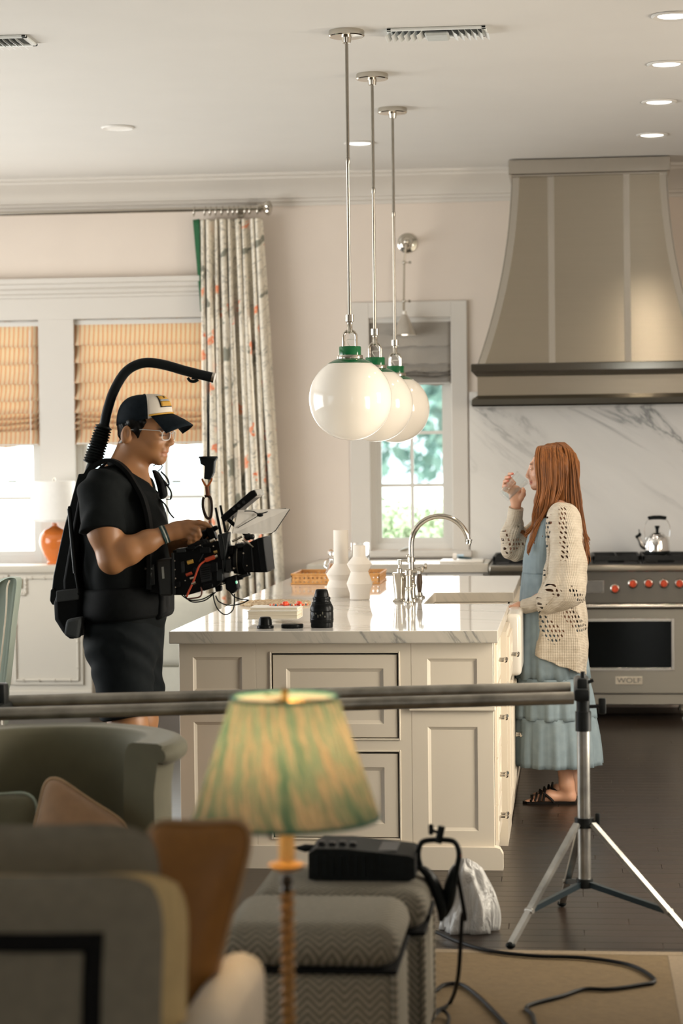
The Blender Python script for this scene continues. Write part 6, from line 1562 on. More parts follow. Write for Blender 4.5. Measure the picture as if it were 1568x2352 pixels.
# hair: base mass and separate locks
M_HAIR = NT('auburn_hair'); co = M_HAIR.coord('Object', (1, 1, .12)); nz = M_HAIR.noise(co, 130, 3, .6); n3 = M_HAIR.noise(M_HAIR.coord('Object', (1, 1, .25)), 26, 2)
M_HAIR.base(M_HAIR.mix(M_HAIR.math('MULTIPLY', n3, .55), M_HAIR.ramp(nz, [(.32, (.050, .015, .004)), (.62, (.22, .072, .014))]), (.30, .115, .028))); M_HAIR.set(Roughness=.5); M_HAIR.b.inputs['Specular IOR Level'].default_value = .3; M_HAIR.bump(nz, .25, .002); M_HAIR = M_HAIR.m
cl = Clay((v(1190, 1500)[0], YV - .19, v(1290, 1320)[2]), (v(1368, 1500)[0], YV + .19, v(1290, 1005)[2]), .0038)
cl.ell(v(1273, 1063), (.096, .078, .091), 0); cl.ell(v(1288, 1082), (.076, .075, .10), .04); cl.ell(v(1276, 1130), (.07, .078, .06), .04)
cl.chain([v(1288, 1080), v(1302, 1150), v(1318, 1210), v(1340, 1280)], [.070, .058, .038, .014], .04, 1.25)
for s in (-1, 1): cl.chain([v(1254, 1064, s * .036), v(1254, 1110, s * .044), v(1247, 1150, s * .062), v(1240, 1195, s * .088), v(1226, 1235, s * .092), v(1220, 1258, s * .09)], [.040, .036, .034, .024, .015, .006], .03)
# open the face
cl.ell(v(1203, 1090), (.060, .050, .085), .01, cut=True); cl.ell(v(1226, 1122), (.030, .045, .04), .01, cut=True)
cl.wrinkle(lambda x, y, z: np.sin(210 * y + 60 * x + 4 * np.sin(25 * z)) + np.sin(170 * x + 90 * y + 3 * np.sin(30 * z)), .0013)
hair = cl.build('hair', M_HAIR, wom, 2)
rs = np.random.default_rng(5)
def lock(pts, r0, r1, wav, ph, nm='lock'):
    P_ = np.array(spline(pts, 9)); n_ = len(P_); out = []
    for i, p in enumerate(P_):
        t_ = i / (n_ - 1); w_ = wav * max(0, t_ - .45) / .55
        out.append(p + np.array([w_ * math.sin(16 * t_ + ph), w_ * .8 * math.cos(14 * t_ + ph * 1.7), 0]))
    MB().tube(out, [(r0 + (r1 - r0) * (i / (n_ - 1))) * (.75 + .25 * math.sin(math.pi * min(1, 2.5 * i / n_))) for i in range(n_)], 7, flat=.75).build(nm, M_HAIR, hair, smooth=180)
for i in range(96):   # front locks falling over the near shoulder
    u_ = rs.random(); s = -1 if i % 3 else 1; j_ = rs.random(); cl_ = int(u_ * 5)     # locks gather in five waves
    ex = 1209 + 9 * cl_ + 7 * rs.random(); ey = 1215 + 60 * ((cl_ * 37) % 10) / 10 + 16 * rs.random()
    lock([v(1243 + 48 * u_, 1020 + 5 * (1 - u_), s * .003), v(1233 + 55 * u_, 1031, s * (.050 + .012 * j_)), v(1229 + 64 * u_, 1066, s * (.086 + .007 * j_)), v(1233 + 58 * u_, 1115, s * (.086 + .010 * j_)), v(1230 + 46 * u_, 1160, s * (.102 + .016 * j_)), v((1226 + 34 * u_ + ex) / 2, (1165 + ey) / 2, s * .122), v(ex, ey, s * (.112 + .02 * j_))], .0066, .0026, .015, cl_ * 1.4 + .5 * rs.random())
for i in range(120):   # back locks
    u_ = rs.random(); sy = (rs.random() * 2 - 1); cl_ = int(u_ * 4)
    ex = 1322 + 8 * cl_ + 8 * rs.random(); ey = 1235 + 60 * rs.random()
    lock([v(1276 + 20 * u_, 1017, sy * .012), v(1296 + 20 * u_, 1030 + 8 * u_, sy * .055), v(1302 + 22 * u_, 1072, sy * .088), v(1300 + 32 * u_, 1125, sy * .098), v(1304 + 34 * u_, 1175, sy * .105), v((1306 + 34 * u_ + ex) / 2, 1215, sy * .10), v(ex, ey, sy * .085)], .0068, .0022, .004, cl_ * 1.3 + .4 * rs.random())
for i in range(9):   # curl across the chest
    lock([v(1244, 1180 + 2 * i, .06), v(1232, 1206 + 2 * i, .07), v(1212, 1224 + 1.5 * i, .078), v(1196 + 1.2 * i, 1226 + i, .085), v(1189 + 2 * i, 1217 + .5 * i, .09)], .0062, .0028, .003, .3 * i)
# sandals
M_SAND = mat('black_sandal', (.012, .010, .009), .35)
for s, dx in ((-1, 0), (1, 16)):
    a = v(1262 + dx, 1838, s * .088); x0, x1 = v(1201 + dx, 1838)[0], v(1325 + dx, 1838)[0]
    so_p = [(x0, -.012), (x0 + .02, -.036), (x0 + .09, -.040), (x0 + .16, -.030), (x1 - .01, -.030), (x1, 0), (x1 - .01, .030), (x0 + .16, .030), (x0 + .09, .040), (x0 + .02, .034), (x0, .012)]
    sa = MB().prism([(p[0], p[1] + YV + s * .088) for p in so_p], 0.0005, .012, 'z').build('sandal', M_SAND, wom)
    yc = YV + s * .088
    for k_, (px, py) in enumerate(((1222, 1826), (1232, 1820), (1242, 1815), (1251, 1810))):
        c_ = v(px + dx, py); MB().tube([(c_[0] - .005, yc - .038, .016), (c_[0], yc - .030, c_[2] - .004), (c_[0] + .002, yc, c_[2] + .010), (c_[0], yc + .030, c_[2] - .004), (c_[0] - .005, yc + .038, .016)], .0055, 8).build('sandal_strap', M_SAND, sa)
    MB().tube(spline([v(1248 + dx, 1812, s * .088 - .03), v(1266 + dx, 1826, s * .088 - .036), v(1272 + dx, 1834, s * .088 - .034)], 4), .006, 8).build('sandal_strap', M_SAND, sa)
# the glass of water
gb, gr_ = v(1156, 1142), v(1200.5, 1094); axg = gr_ - gb; Lg = np.linalg.norm(axg); axg /= Lg
Mg = Vector((0, 0, 1)).rotation_difference(Vector(axg)).to_matrix().to_4x4()
gl = thing('drinking_glass', gb, 'clear tumbler of water tilted to the woman\'s lips', 'glass')
MB().lathe([(0, 0), (.028, 0), (.0295, .004), (.0385, Lg), (.0370, Lg), (.028, .012), (0, .010)], gb, 40, Mg).build('tumbler', thin_glass('tumbler_glass', (.97, .98, .98), .55), gl)
M_WATER = thin_glass('water', (.95, .975, .98), .8)
wr = []; zl_ = v(1178, 1120)[2]
for i in range(9):
    t_ = .0105 + (Lg * .72) * i / 8; rr = .0275 + .0088 * t_ / Lg; ring = []
    for j in range(28):
        q = 2 * math.pi * j / 28; p = Vector(gb) + Mg.to_3x3() @ Vector((rr * math.cos(q), rr * math.sin(q), t_))
        if p.z > zl_:   # slide back along the axis to the level surface
            k_ = (p.z - zl_) / axg[2]; p = p - Vector(axg) * k_
        ring.append(p)
    wr.append(ring)
MB().loft(wr).build('water', M_WATER, gl, smooth=40)
# ================================================================ rug, light stands and rails
t = NT('jute_rug'); v = t.coord('Object', (1, 1, 1)); 
wv = t.n('TexChecker'); wv.inputs['Scale'].default_value = 95; t.link(v, wv.inputs['Vector'])
n_ = t.noise(v, 40, 4, .7); n2 = t.noise(t.coord('Object', (1, 30, 1)), 6, 3)
c = t.mix(n_, (.072, .044, .015), (.18, .117, .046)); c = t.mix(t.math('MULTIPLY', n2, .5), c, (.13, .088, .042)); t.base(c); t.set(Roughness=.95); t.bump(t.math('ADD', n_, t.math('MULTIPLY', wv.outputs['Fac'], .5)), .6, .004); M_RUG = t.m
rg = thing('jute_rug', (-1.6, 4.5, 0), 'tan jute rug with a woven border on the dark floor', 'rug')
rx0, rx1, ry0, ry1 = -4.2, .335, 1.6, 6.87
MB().box(rx0 + .05, rx1 - .05, ry0 + .05, ry1 - .05, 0.0005, .010).build('weave', M_RUG, rg, smooth=0)
M_BIND = mat('rug_binding', (.19, .14, .085), .9, grain=.12, gscale=80)
for a in ((rx0, rx1, ry0, ry0 + .05), (rx0, rx1, ry1 - .05, ry1), (rx0, rx0 + .05, ry0 + .05, ry1 - .05), (rx1 - .05, rx1, ry0 + .05, ry1 - .05)): MB().box(*a, .0005, .011, .002).build('binding', M_BIND, rg)

M_ALU = mat('scuffed_aluminium', (.42, .41, .38), .35, .9, grain=.3, gscale=14)
M_PIPE_AL = mat('grey_pipe', (.30, .285, .25), .42, .85, grain=.35, gscale=10)
M_DKST = mat('dark_clamp', (.018, .02, .02), .4, grain=.3)
c0 = G(1343, 2140, 0); SXc, SYc = c0.x, 7.2
def sp(px, py, yy=SYc): return W(px, py, yy)
st = thing('light_stand', (SXc, SYc, 0), 'silver and black tripod stand holding the pipe ends on the right', 'light stand')
zb_, zm_, zc1, zc2, zt2 = sp(1355, 2030).z, sp(1345, 1890).z, sp(1330, 1672).z, sp(1330, 1600).z, sp(1325, 1548).z
ax = lambda z: SXc
MB().cyl((SXc, SYc, zb_), (SXc, SYc, zc1), .021, n=20).build('column', M_ALU, st)
MB().cyl((SXc, SYc, zc1 - .01), (SXc, SYc, zc1 + .055), .026, n=20).cyl((SXc, SYc, zc1 + .055), (SXc, SYc, zc2), .022, n=20).build('collar', M_DKST, st)
kk = MB().cyl((SXc, SYc, zc1 + .07), (SXc + .055, SYc, zc1 + .072), .006, n=10); kk.box(SXc + .05, SXc + .075, SYc - .006, SYc + .006, zc1 + .045, zc1 + .10, .008, 2); kk.build('wing_knob', M_DKST, st)
hd = MB().box(SXc - .03, SXc + .022, SYc - .05, SYc + .40, zc2 - .012, zc2 + .03, .01, 2); hd.box(SXc - .02, SXc + .016, SYc - .03, SYc + .03, zc2 + .02, zt2 - .012, .008, 2); hd.cyl((SXc, SYc, zt2 - .02), (SXc, SYc, zt2 + .008), .008, n=12); hd.cyl((SXc + .012, SYc, zt2 - .03), (SXc + .034, SYc, zt2 - .02), .006, n=10); hd.build('pipe_clamp', M_DKST, st)
MB().cyl((SXc, SYc, zm_ - .015), (SXc, SYc, zm_ + .018), .032, n=20).build('leg_collar', M_DKST, st)
kk = MB().cyl((SXc, SYc, zm_), (SXc + .05, SYc - .01, zm_ + .006), .006, n=10); kk.box(SXc + .036, SXc + .052, SYc - .014, SYc - .004, zm_ - .01, zm_ + .035, .005, 2); kk.build('wing_knob', M_DKST, st)
MB().cyl((SXc, SYc, zb_ - .012), (SXc, SYc, zb_ + .018), .028, n=20).build('spreader_hub', M_DKST, st)
fa_, fb_, fc_ = G(1172, 2180, 0), G(1606, 2184, 0), G(1290, 2083, 0)
for ft in (fa_, fb_, fc_):
    hub = Vector((SXc, SYc, zm_)); d = Vector((ft.x - SXc, ft.y - SYc, 0)); d.normalize(); top = hub + d * .035
    ft3 = Vector((ft.x, ft.y, .012)); lg = MB(); side_ = d.cross(Vector((0, 0, 1)))
    fr_ = (ft3 - top).normalized(); up = side_.cross(fr_)
    ring = lambda p: [p + side_ * .011 + up * .007, p - side_ * .011 + up * .007, p - side_ * .011 - up * .007, p + side_ * .011 - up * .007]
    leg = lg.loft([ring(top), ring(ft3)]).build('leg', M_ALU, st, smooth=0)
    MB().ell(ft3, (.016, .016, .0115)).build('rubber_foot', M_BLACK, leg)
    mid = top + (ft3 - top) * .72; h0 = Vector((SXc, SYc, zb_)) + d * .025
    fr2 = (mid - h0).normalized(); up = side_.cross(fr2)
    MB().loft([[p + side_ * .008 + up * .009, p - side_ * .008 + up * .009, p - side_ * .008 - up * .009, p + side_ * .008 - up * .009] for p in (h0, mid)]).build('brace', mat('blued_steel_brace', (.06, .085, .10), .3, .7), st, smooth=0)
    MB().cyl(mid - side_ * .016, mid + side_ * .016, .008, n=10).build('rivet', M_ALU, st)
# second stand at the left end, mostly out of frame
lx = W(2, 1600, 6.95); s2 = thing('light_stand', (lx.x - .05, 6.95, 0), 'dark stand head at the left end of the pipes', 'light stand')
zl = W(5, 1622, 6.95).z
LX = W(-6, 1600, 6.95).x
MB().box(LX - .05, LX + .035, 6.55, 7.08, zl - .04, zl + .012, .012, 2).box(LX - .03, LX + .03, 6.93, 6.99, zl, zl + .075, .01, 2).build('pipe_clamp', M_DKST, s2)
MB().cyl((LX, 6.95, .25), (LX, 6.95, zl - .03), .02, n=16).build('column', M_ALU, s2)
for a in (.5, 2.6, 4.7): MB().tube([(LX, 6.95, .55), (LX + .2 * math.cos(a), 7.0 + .2 * math.sin(a), .012)], .012, 8).build('leg', M_ALU, s2)
# two parallel pipes
pr = .0205
def pipe(pa, ya, pb, yb, label):
    A = W(*pa, ya); B = W(*pb, yb); d = (A - B).normalized()
    root = MB().cyl(A + d * .35, B, pr, n=24); return root.build('dolly_pipe', M_PIPE_AL, label=label, cat='pipe', group='parallel pipes across the two stands')
pipe((0, 1611, ), 7.02, (1308, 1580), 7.36, 'rear of the two grey metal pipes crossing the foreground')
pipe((0, 1640), 6.66, (1316, 1603), 6.98, 'front of the two grey metal pipes crossing the foreground')

# ================================================================ barrel armchair with pillow
YB = 6.35; bc = W(120, 1800, YB); BX, BY = bc.x, 6.3
ac = thing('barrel_armchair', (BX, BY, 0), 'sage velvet barrel armchair with a rolled back', 'armchair')
pz = lambda py, px=200: W(px, py, YB).z
ztop = pz(1690) ; Rr = (W(404, 1700, YB).x - BX)
def barrel(z, ri, ro, a0=-.35, a1=math.pi + .35, n=40):
    P = [(BX + ri * math.cos(a), BY + ri * math.sin(a), z) for a in np.linspace(a0, a1, n)]
    Q = [(BX + ro * math.cos(a), BY + ro * math.sin(a), z) for a in np.linspace(a1, a0, n)]
    return [Vector(p) for p in P + Q]
prs = [(.20, .02, 0), (.30, .01, 0), (ztop - .28, .0, 0), (ztop - .14, .0, .0), (ztop - .06, .004, .012), (ztop - .025, .012, .025), (ztop - .006, .03, .03), (ztop, .055, .012), (ztop - .002, .075, -.005)]
rings = []
for z, di, do in prs: rings.append(barrel(z, Rr - .115 + di * .6, Rr - .012 + do))
MB().loft(rings).build('backrest', M_VELV, ac, smooth=70)
roll = [Vector((BX + (Rr + .008) * math.cos(a), BY + (Rr + .008) * math.sin(a), ztop - .035)) for a in np.linspace(-.35, math.pi + .35, 40)]
MB().tube(roll, [.02] + [.03] * 38 + [.02], 12).build('top_roll', M_VELV, ac)
MB().lathe([(0, .18), (Rr - .13, .18), (Rr - .12, .22), (Rr - .12, .40), (Rr - .15, .44), (0, .45)], (BX, BY, 0), 40).build('seat', M_VELV, ac)
for a in (.7, 2.4, 3.9, 5.5): MB().cyl((BX + .24 * math.cos(a), BY + .24 * math.sin(a), .2), (BX + .25 * math.cos(a), BY + .25 * math.sin(a), .0112), .02, .015, n=12).build('leg', MATS['dark_wood_leg'], ac)

def pillow(name, c, w, h, t_, ang, tilt, label, m, pipe_m=None, border=None, grp=None, roll=0.0):
    """knife-edge cushion: w x h, thickness t_; faces -y when ang=0, leaning back by tilt"""
    M = Matrix.Translation(c) @ Matrix.Rotation(ang, 4, 'Z') @ Matrix.Rotation(-tilt, 4, 'X') @ Matrix.Rotation(roll, 4, 'Y')
    root = thing(name, Vector(c) - Vector((0, 0, h / 2)), label, 'pillow', grp)
    N = 20; vs = []; P = [[], []]
    def pt(u, v, s):
        e = max(0, (1 - abs(u) ** 2.6)) ** .5 * max(0, (1 - abs(v) ** 2.6)) ** .5
        px_ = u * w / 2 * (1 - .04 * (1 - v * v) - .10 * abs(v) ** 7); pz_ = v * h / 2 * (1 - .04 * (1 - u * u) - .10 * abs(u) ** 7)
        return M @ Vector((px_, s * t_ / 2 * e, pz_))
    b = MB()
    for s in (-1, 1): b.grid([[pt(-1 + 2 * i / N, -1 + 2 * j / N, s) for j in range(N + 1)] for i in range(N + 1)])
    b.build('cover', m, root, smooth=180, weld=True)
    per = [pt(u, v, 0) for u, v in [(-1 + 2 * i / N, -1) for i in range(N)] + [(1, -1 + 2 * i / N) for i in range(N)] + [(1 - 2 * i / N, 1) for i in range(N)] + [(-1, 1 - 2 * i / N) for i in range(N + 1)]]
    if pipe_m: MB().tube(per, .006, 6, cap=False).build('piping', pipe_m, root)
    if border:
        bw, bi, bm_ = border
        def strip(u0, u1, v0, v1):
            n_ = 18; g = [[pt(u0 + (u1 - u0) * i / n_, v0 + (v1 - v0) * j / 3, -1) + (M.to_3x3() @ Vector((0, -.004, 0))) for j in range(4)] for i in range(n_ + 1)]
            if abs(u1 - u0) < abs(v1 - v0): g = [[pt(u0 + (u1 - u0) * j / 3, v0 + (v1 - v0) * i / n_, -1) + (M.to_3x3() @ Vector((0, -.004, 0))) for j in range(4)] for i in range(n_ + 1)]
            MB().grid(g).build('border_stripe', bm_, root, smooth=180, solid=.003)
        o = 1 - bi; q = bw
        strip(-o, o, o - q, o); strip(-o, o, -o, -o + q); strip(-o, -o + q, -o, o); strip(o - q, o, -o, o)
    return root
M_TAN = mat('tan_velvet', (.33, .19, .095), .7, grain=.08, Sheen_Weight=.3); M_GREYP = mat('grey_linen', (.20, .18, .135), .85, grain=.08, gscale=40, bump=.2, bscale=300)
M_GOLD = mat('gold_velvet', (.26, .11, .018), .6, grain=.1); M_BLKB = mat('black_trim', (.008, .008, .008), .8); M_CRM = mat('cream_gold_linen', (.62, .46, .22), .8, grain=.05)
def pillow4(corners, Y, t_, label, m, pipe_m, lean=0.0, flat=2.6):
    """cushion between four corners (TL, TR, BR, BL) on the plane y = Y, top leaning back by lean"""
    c4 = [W(a, c, Y) for a, c in corners]; z0 = min(p.z for p in c4)
    c4 = [Vector((p.x, p.y + lean * (p.z - z0), p.z)) for p in c4]
    root = thing('pillow', ((c4[0].x + c4[1].x) / 2, Y, z0), label, 'pillow'); N = 20
    def pt(u, v_, s):
        e = max(0, (1 - abs(u) ** flat)) ** .5 * max(0, (1 - abs(v_) ** flat)) ** .5
        uu = .5 + u / 2 * (1 - .04 * (1 - v_ * v_) - .13 * abs(v_) ** 7); vv = .5 + v_ / 2 * (1 - .04 * (1 - u * u) - .13 * abs(u) ** 7)
        p = (c4[3] * (1 - uu) + c4[2] * uu) * (1 - vv) + (c4[0] * (1 - uu) + c4[1] * uu) * vv
        return p + Vector((0, s * t_ / 2 * e, 0))
    b = MB()
    for s in (-1, 1): b.grid([[pt(-1 + 2 * i / N, -1 + 2 * j / N, s) for j in range(N + 1)] for i in range(N + 1)])
    b.build('cover', m, root, smooth=180, weld=True)
    per = [pt(u, v_, 0) for u, v_ in [(-1 + 2 * i / N, -1) for i in range(N)] + [(1, -1 + 2 * i / N) for i in range(N)] + [(1 - 2 * i / N, 1) for i in range(N)] + [(-1, 1 - 2 * i / N) for i in range(N + 1)]]
    MB().tube(per, .006, 6, cap=False).build('piping', pipe_m, root)
pillow4([(92, 1776), (300, 1906), (250, 2040), (50, 1990)], 6.1, .13, 'tan pillow with piping on the barrel chair', M_TAN, mat('tan_piping', (.40, .27, .15), .7), .25)
pillow4([(-120, 1830), (78, 1822), (90, 2040), (-120, 2050)], 6.27, .10, 'sage pillow behind the tan one on the barrel chair', M_VELV, M_VELV2, .15)
# sofa facing the lens, its right arm and pillows in view
M_SOFA = mat('ivory_linen', (.55, .50, .42), .85, grain=.05, gscale=30, bump=.15, bscale=250)
ar0, ar1 = W(425, 2300, 3.75).x, W(549, 2300, 3.75).x
so_ = thing('sofa', (ar1 - .9, 3.75, 0), 'ivory linen sofa at the lower left corner', 'sofa')
arz = W(490, 2238, 3.9).z
MB().box(ar0 - 1.5, ar0, 3.05, 3.95, .20, .43, .05, 4).build('seat_cushion', M_SOFA, so_)
MB().box(ar0 - 1.5, ar1 - .01, 3.08, 4.25, .07, .21, .02, 2).build('base', M_SOFA, so_)
MB().box(ar0, ar1, 3.05, 4.12, .2, arz, .045, 5).build('arm', M_SOFA, so_)
MB().box(ar0 - 1.5, ar0 - .01, 4.06, 4.25, .2, .80, .07, 4).build('backrest', M_SOFA, so_)
for xx in (ar1 - .08, ar0 - 1.4):
    for yy in (3.14, 4.15): MB().cyl((xx, yy, .08), (xx, yy, .0115), .025, .02, n=12).build('foot', MATS['dark_wood_leg'], so_)
c = W(388, 2003, 3.45); pillow('pillow', (c.x - .25, 3.42, c.z - .245), .50, .50, .13, .0, .10, 'nearest grey pillow with a black square border', M_GREYP, None, (.125, .36, M_BLKB))
c = W(440, 1998, 3.60); pillow('pillow', (c.x - .25, 3.58, c.z - .25), .50, .50, .10, .05, .10, 'cream gold pillow edge beside the nearest grey pillow', M_CRM, None)
c = W(380, 1886, 3.76); pillow('pillow', (c.x - .27, 3.73, c.z - .265), .54, .54, .11, .0, .08, 'second grey pillow with a black border behind the nearest', M_GREYP, None, (.06, .33, M_BLKB))
pillow4([(322, 1886), (590, 1886), (472, 2338), (300, 2340)], 3.92, .12, 'gold velvet pillow leaning under the lampshade', M_GOLD, MATS['tan_piping'], .08)

# ================================================================ cube ottomans with black light fixture
t = NT('herringbone_tweed'); v = t.coord('Object', (1, 1, 1)); sx_ = t.n('SeparateXYZ'); t.link(v, sx_.inputs[0])
zg_ = t.math('PINGPONG', t.math('ADD', sx_.outputs[0], t.math('MULTIPLY', sx_.outputs[1], .3)), .030); f_ = t.math('FRACT', t.math('MULTIPLY', t.math('ADD', t.math('ADD', sx_.outputs[2], sx_.outputs[1]), zg_), 1 / .020))
st_ = t.ramp(f_, [(.35, (0, 0, 0)), (.5, (1, 1, 1)), (.85, (1, 1, 1)), (1, (0, 0, 0))]); n_ = t.noise(v, 120, 2)
t.base(t.mix(t.math('MULTIPLY', st_, t.math('ADD', n_, .25)), (.14, .125, .094), (.33, .30, .235))); t.set(Roughness=.9); t.bump(st_, .3, .002); M_TWEED = t.m
def ottoman(x0, x1, y0, y1, h, label):
    root = thing('cube_ottoman', ((x0 + x1) / 2, (y0 + y1) / 2, 0), label, 'ottoman', 'herringbone cube ottomans')
    MB().box(x0 + .008, x1 - .008, y0 + .008, y1 - .008, .024, h - .115, .03, 4).build('box', M_TWEED, root)
    MB().box(x0, x1, y0, y1, h - .11, h, .055, 6).build('lid_cushion', M_TWEED, root)
    MB().box(x0 + .003, x1 - .003, y0 + .003, y1 - .003, h - .117, h - .107, .004).build('lid_seam', M_BLKB, root)
    for xx in (x0 + .012, x1 - .012):
        for yy in (y0 + .012, y1 - .012): MB().cyl((xx, yy, .026), (xx, yy, h - .12), .008, n=8).build('corner_piping', M_TWEED, root)
    for xx in (x0 + .06, x1 - .06):
        for yy in (y0 + .06, y1 - .06): MB().cyl((xx, yy, .0112), (xx, yy, .026), .02, n=12).build('foot', M_BLACK, root)
hO = .455
n1 = W(911, 2200, 5.17); nl = W(498, 2200, 5.17)
ottoman(nl.x, n1.x + .006, 5.15, 5.56, hO, 'nearer herringbone cube ottoman behind the lamp stem')
f1 = W(1000, 2010, 5.9); 
ottoman(nl.x + .015, n1.x + .045, 5.575, 5.985, hO, 'farther herringbone cube ottoman carrying the black light')
# LED fixture lying on the far ottoman
YL = 5.80
fx = thing('light_fixture', (W(830, 1960, YL).x, YL, hO), 'black film light with yoke lying on the far ottoman', 'film light')
x0, x1 = W(718, 1960, YL).x, W(958, 1960, YL).x; zT = W(830, 1935, YL).z; zB = hO + .001
bd = MB(); hh = max(zT - zB, .06)
bd.prism([(x0, zB + .004), (x0 + .02, zB), (x1 - .02, zB), (x1, zB + .006), (x1, zB + hh * .72), (x1 - .015, zB + hh * .80), (x0 + .1, zB + hh), (x0 + .02, zB + hh), (x0, zB + hh * .85)], YL - .10, YL + .10, 'y'); bd.build('housing', M_BLACK, fx, smooth=30)
for i in range(9): x = x0 + .02 + i * .021; MB().box(x, x + .006, YL - .104, YL + .104, zB + .012, zB + hh * .8, .002).build('heat_fin', M_BLACK, fx)
for i in range(4): x = x0 + .02 + i * .028; MB().box(x, x + .018, YL - .05, YL - .02, zB + hh - .002, zB + hh + .010 - .002 * (i % 2), .003).build('control_button', mat('dark_button', (.02, .02, .022), .35), fx)
MB().box(x0 + .13, x1 - .05, YL - .07, YL + .07, zB + hh * .86, zB + hh * .9, .002).build('vent_grille', mat('dark_button', (.02, .02, .022), .35), fx)
tl = W(673, 1951, YL); MB().tube([(x0 + .005, YL, tl.z + .005), (x0 - .02, YL, tl.z + .004), (tl.x + .015, YL, tl.z + .004), (tl.x, YL, tl.z + .005)], [.014, .019, .010, .003], 12, flat=.6).build('power_connector', M_BLACK, fx)
yk = [W(a, c, YL) for a, c in spline([(968, 1995), (960, 1965), (966, 1938), (985, 1930), (1030, 1930), (1047, 1938), (1054, 1962), (1050, 1990), (1040, 2040), (1030, 2060)], 5)]
MB().tube(yk, .0075, 8).build('yoke', M_BLACK, fx)
a_, b_ = W(1006, 1936, YL), W(1014, 1898, YL); bb = MB().cyl(a_, b_, .010, n=14); bb.build('spigot', M_BLACK, fx)
a_ = W(1010, 1915, YL); b_ = W(992, 1906, YL); MB().cyl(a_, b_, .004, n=8).box(b_.x - .010, b_.x + .004, YL - .004, YL + .004, b_.z - .014, b_.z + .016, .004).build('spigot_screw', M_BLACK, fx)
q = W(1056, 1965, YL); MB().cyl((q.x - .004, YL, q.z), (q.x + .004, YL, q.z), .006, n=12).build('red_knob', mat('red_plastic', (.35, .03, .02), .4), fx)
lo = [W(a, c, YL) for a, c in ((960, 1990), (985, 2010), (1005, 2050), (1015, 2090), (1012, 2115))]
MB().tube(spline(lo, 4), [.012 + .022 * math.sin(math.pi * i / 16) for i in range(17)], 12, flat=.5).build('strap_pad', M_BLACK, fx)
lo = [W(a, c, YL + .02) for a, c in ((1046, 1990), (1035, 2030), (1030, 2070), (1022, 2105))]
MB().tube(spline(lo, 4), [.014, .02, .026, .03, .034, .036, .036, .034, .032, .028, .022, .016, .01], 12, flat=.5).build('barn_door', M_BLACK, fx)
# cables
M_CABLE = mat('black_rubber_cable', (.010, .010, .010), .5)
def cable(pts, r, label, n=7):
    MB().tube(spline(pts, 8), r, n).build('cable', M_CABLE, label=label, cat='cable')
def gp(a, c, z=.0178): return G(a, c, z)
hang = [W(1046, 1990, YL), W(1058, 2050, YL + .02), W(1068, 2110, YL + .03)]
cable(hang + [Vector((W(1062, 2170, 5.86).x, 5.86, .33)), Vector((W(1052, 2230, 5.86).x, 5.86, .17)), gp(1035, 2300), gp(1012, 2318), gp(960, 2330)], .006, 'black cable hanging from the light down to the rug')
flat = [(1000, 2140), (1060, 2166), (1130, 2185), (1230, 2196), (1340, 2200), (1440, 2215), (1490, 2238), (1502, 2255), (1470, 2262), (1400, 2272), (1340, 2272), (1290, 2288), (1225, 2305), (1208, 2316), (1222, 2330), (1230, 2360)]
cable([gp(*p) for p in flat], .0062, 'black cable looping across the jute rug')
cable([gp(*p) for p in ((940, 2300), (1000, 2275), (1020, 2262), (1060, 2262), (1100, 2290), (1140, 2330), (1180, 2375))], .0062, 'black cable curving out from behind the ottoman')
cable([gp(990, 2345, .02), gp(1012, 2320, .03), gp(1030, 2335, .02), gp(1026, 2360, .02)], .005, 'short cable end by the ottoman foot')
# plastic bag slumped on the floor
rng = np.random.default_rng(11)
t = NT('white_plastic_film'); t.base((.75, .74, .70)); t.set(Roughness=.25); nz = t.noise(t.coord('Object', (1, 1, .4)), 18, 4, .6, 1); t.base(t.ramp(nz, [(.3, (.55, .54, .52)), (.7, (.82, .81, .78))])); t.bump(nz, .9, .03)
t.b.inputs['Transmission Weight'].default_value = .0; t.b.inputs['Alpha'].default_value = .86; M_BAG = t.m
bq = G(1075, 2138, 0); rings = []
ztop_b = W(1085, 1978, bq.y).z
for i in range(15):
    t_ = i / 14; z = .002 + ztop_b * t_; rr = .085 * (1 - .45 * t_ ** 1.4) * (1 if t_ < .9 else (1 - t_) / .1 * .8 + .2)
    ring = []
    for j in range(44):
        a = 2 * math.pi * j / 44; w_ = 1 + .16 * math.sin(5 * a + 2 * t_) + .12 * math.sin(9 * a - 3 * t_ + 1) + .05 * math.sin(17 * a + 5 * t_)
        ring.append(Vector((bq.x + .0 + rr * w_ * math.cos(a) * 1.0 + .01 * math.sin(t_ * 5), bq.y + rr * w_ * math.sin(a) * .8, z + .008 * math.sin(7 * a) * t_)))
    rings.append(ring)
MB().loft(rings).build('plastic_bag', M_BAG, label='crumpled white plastic bag on the floor behind the ottoman', cat='bag', smooth=180)

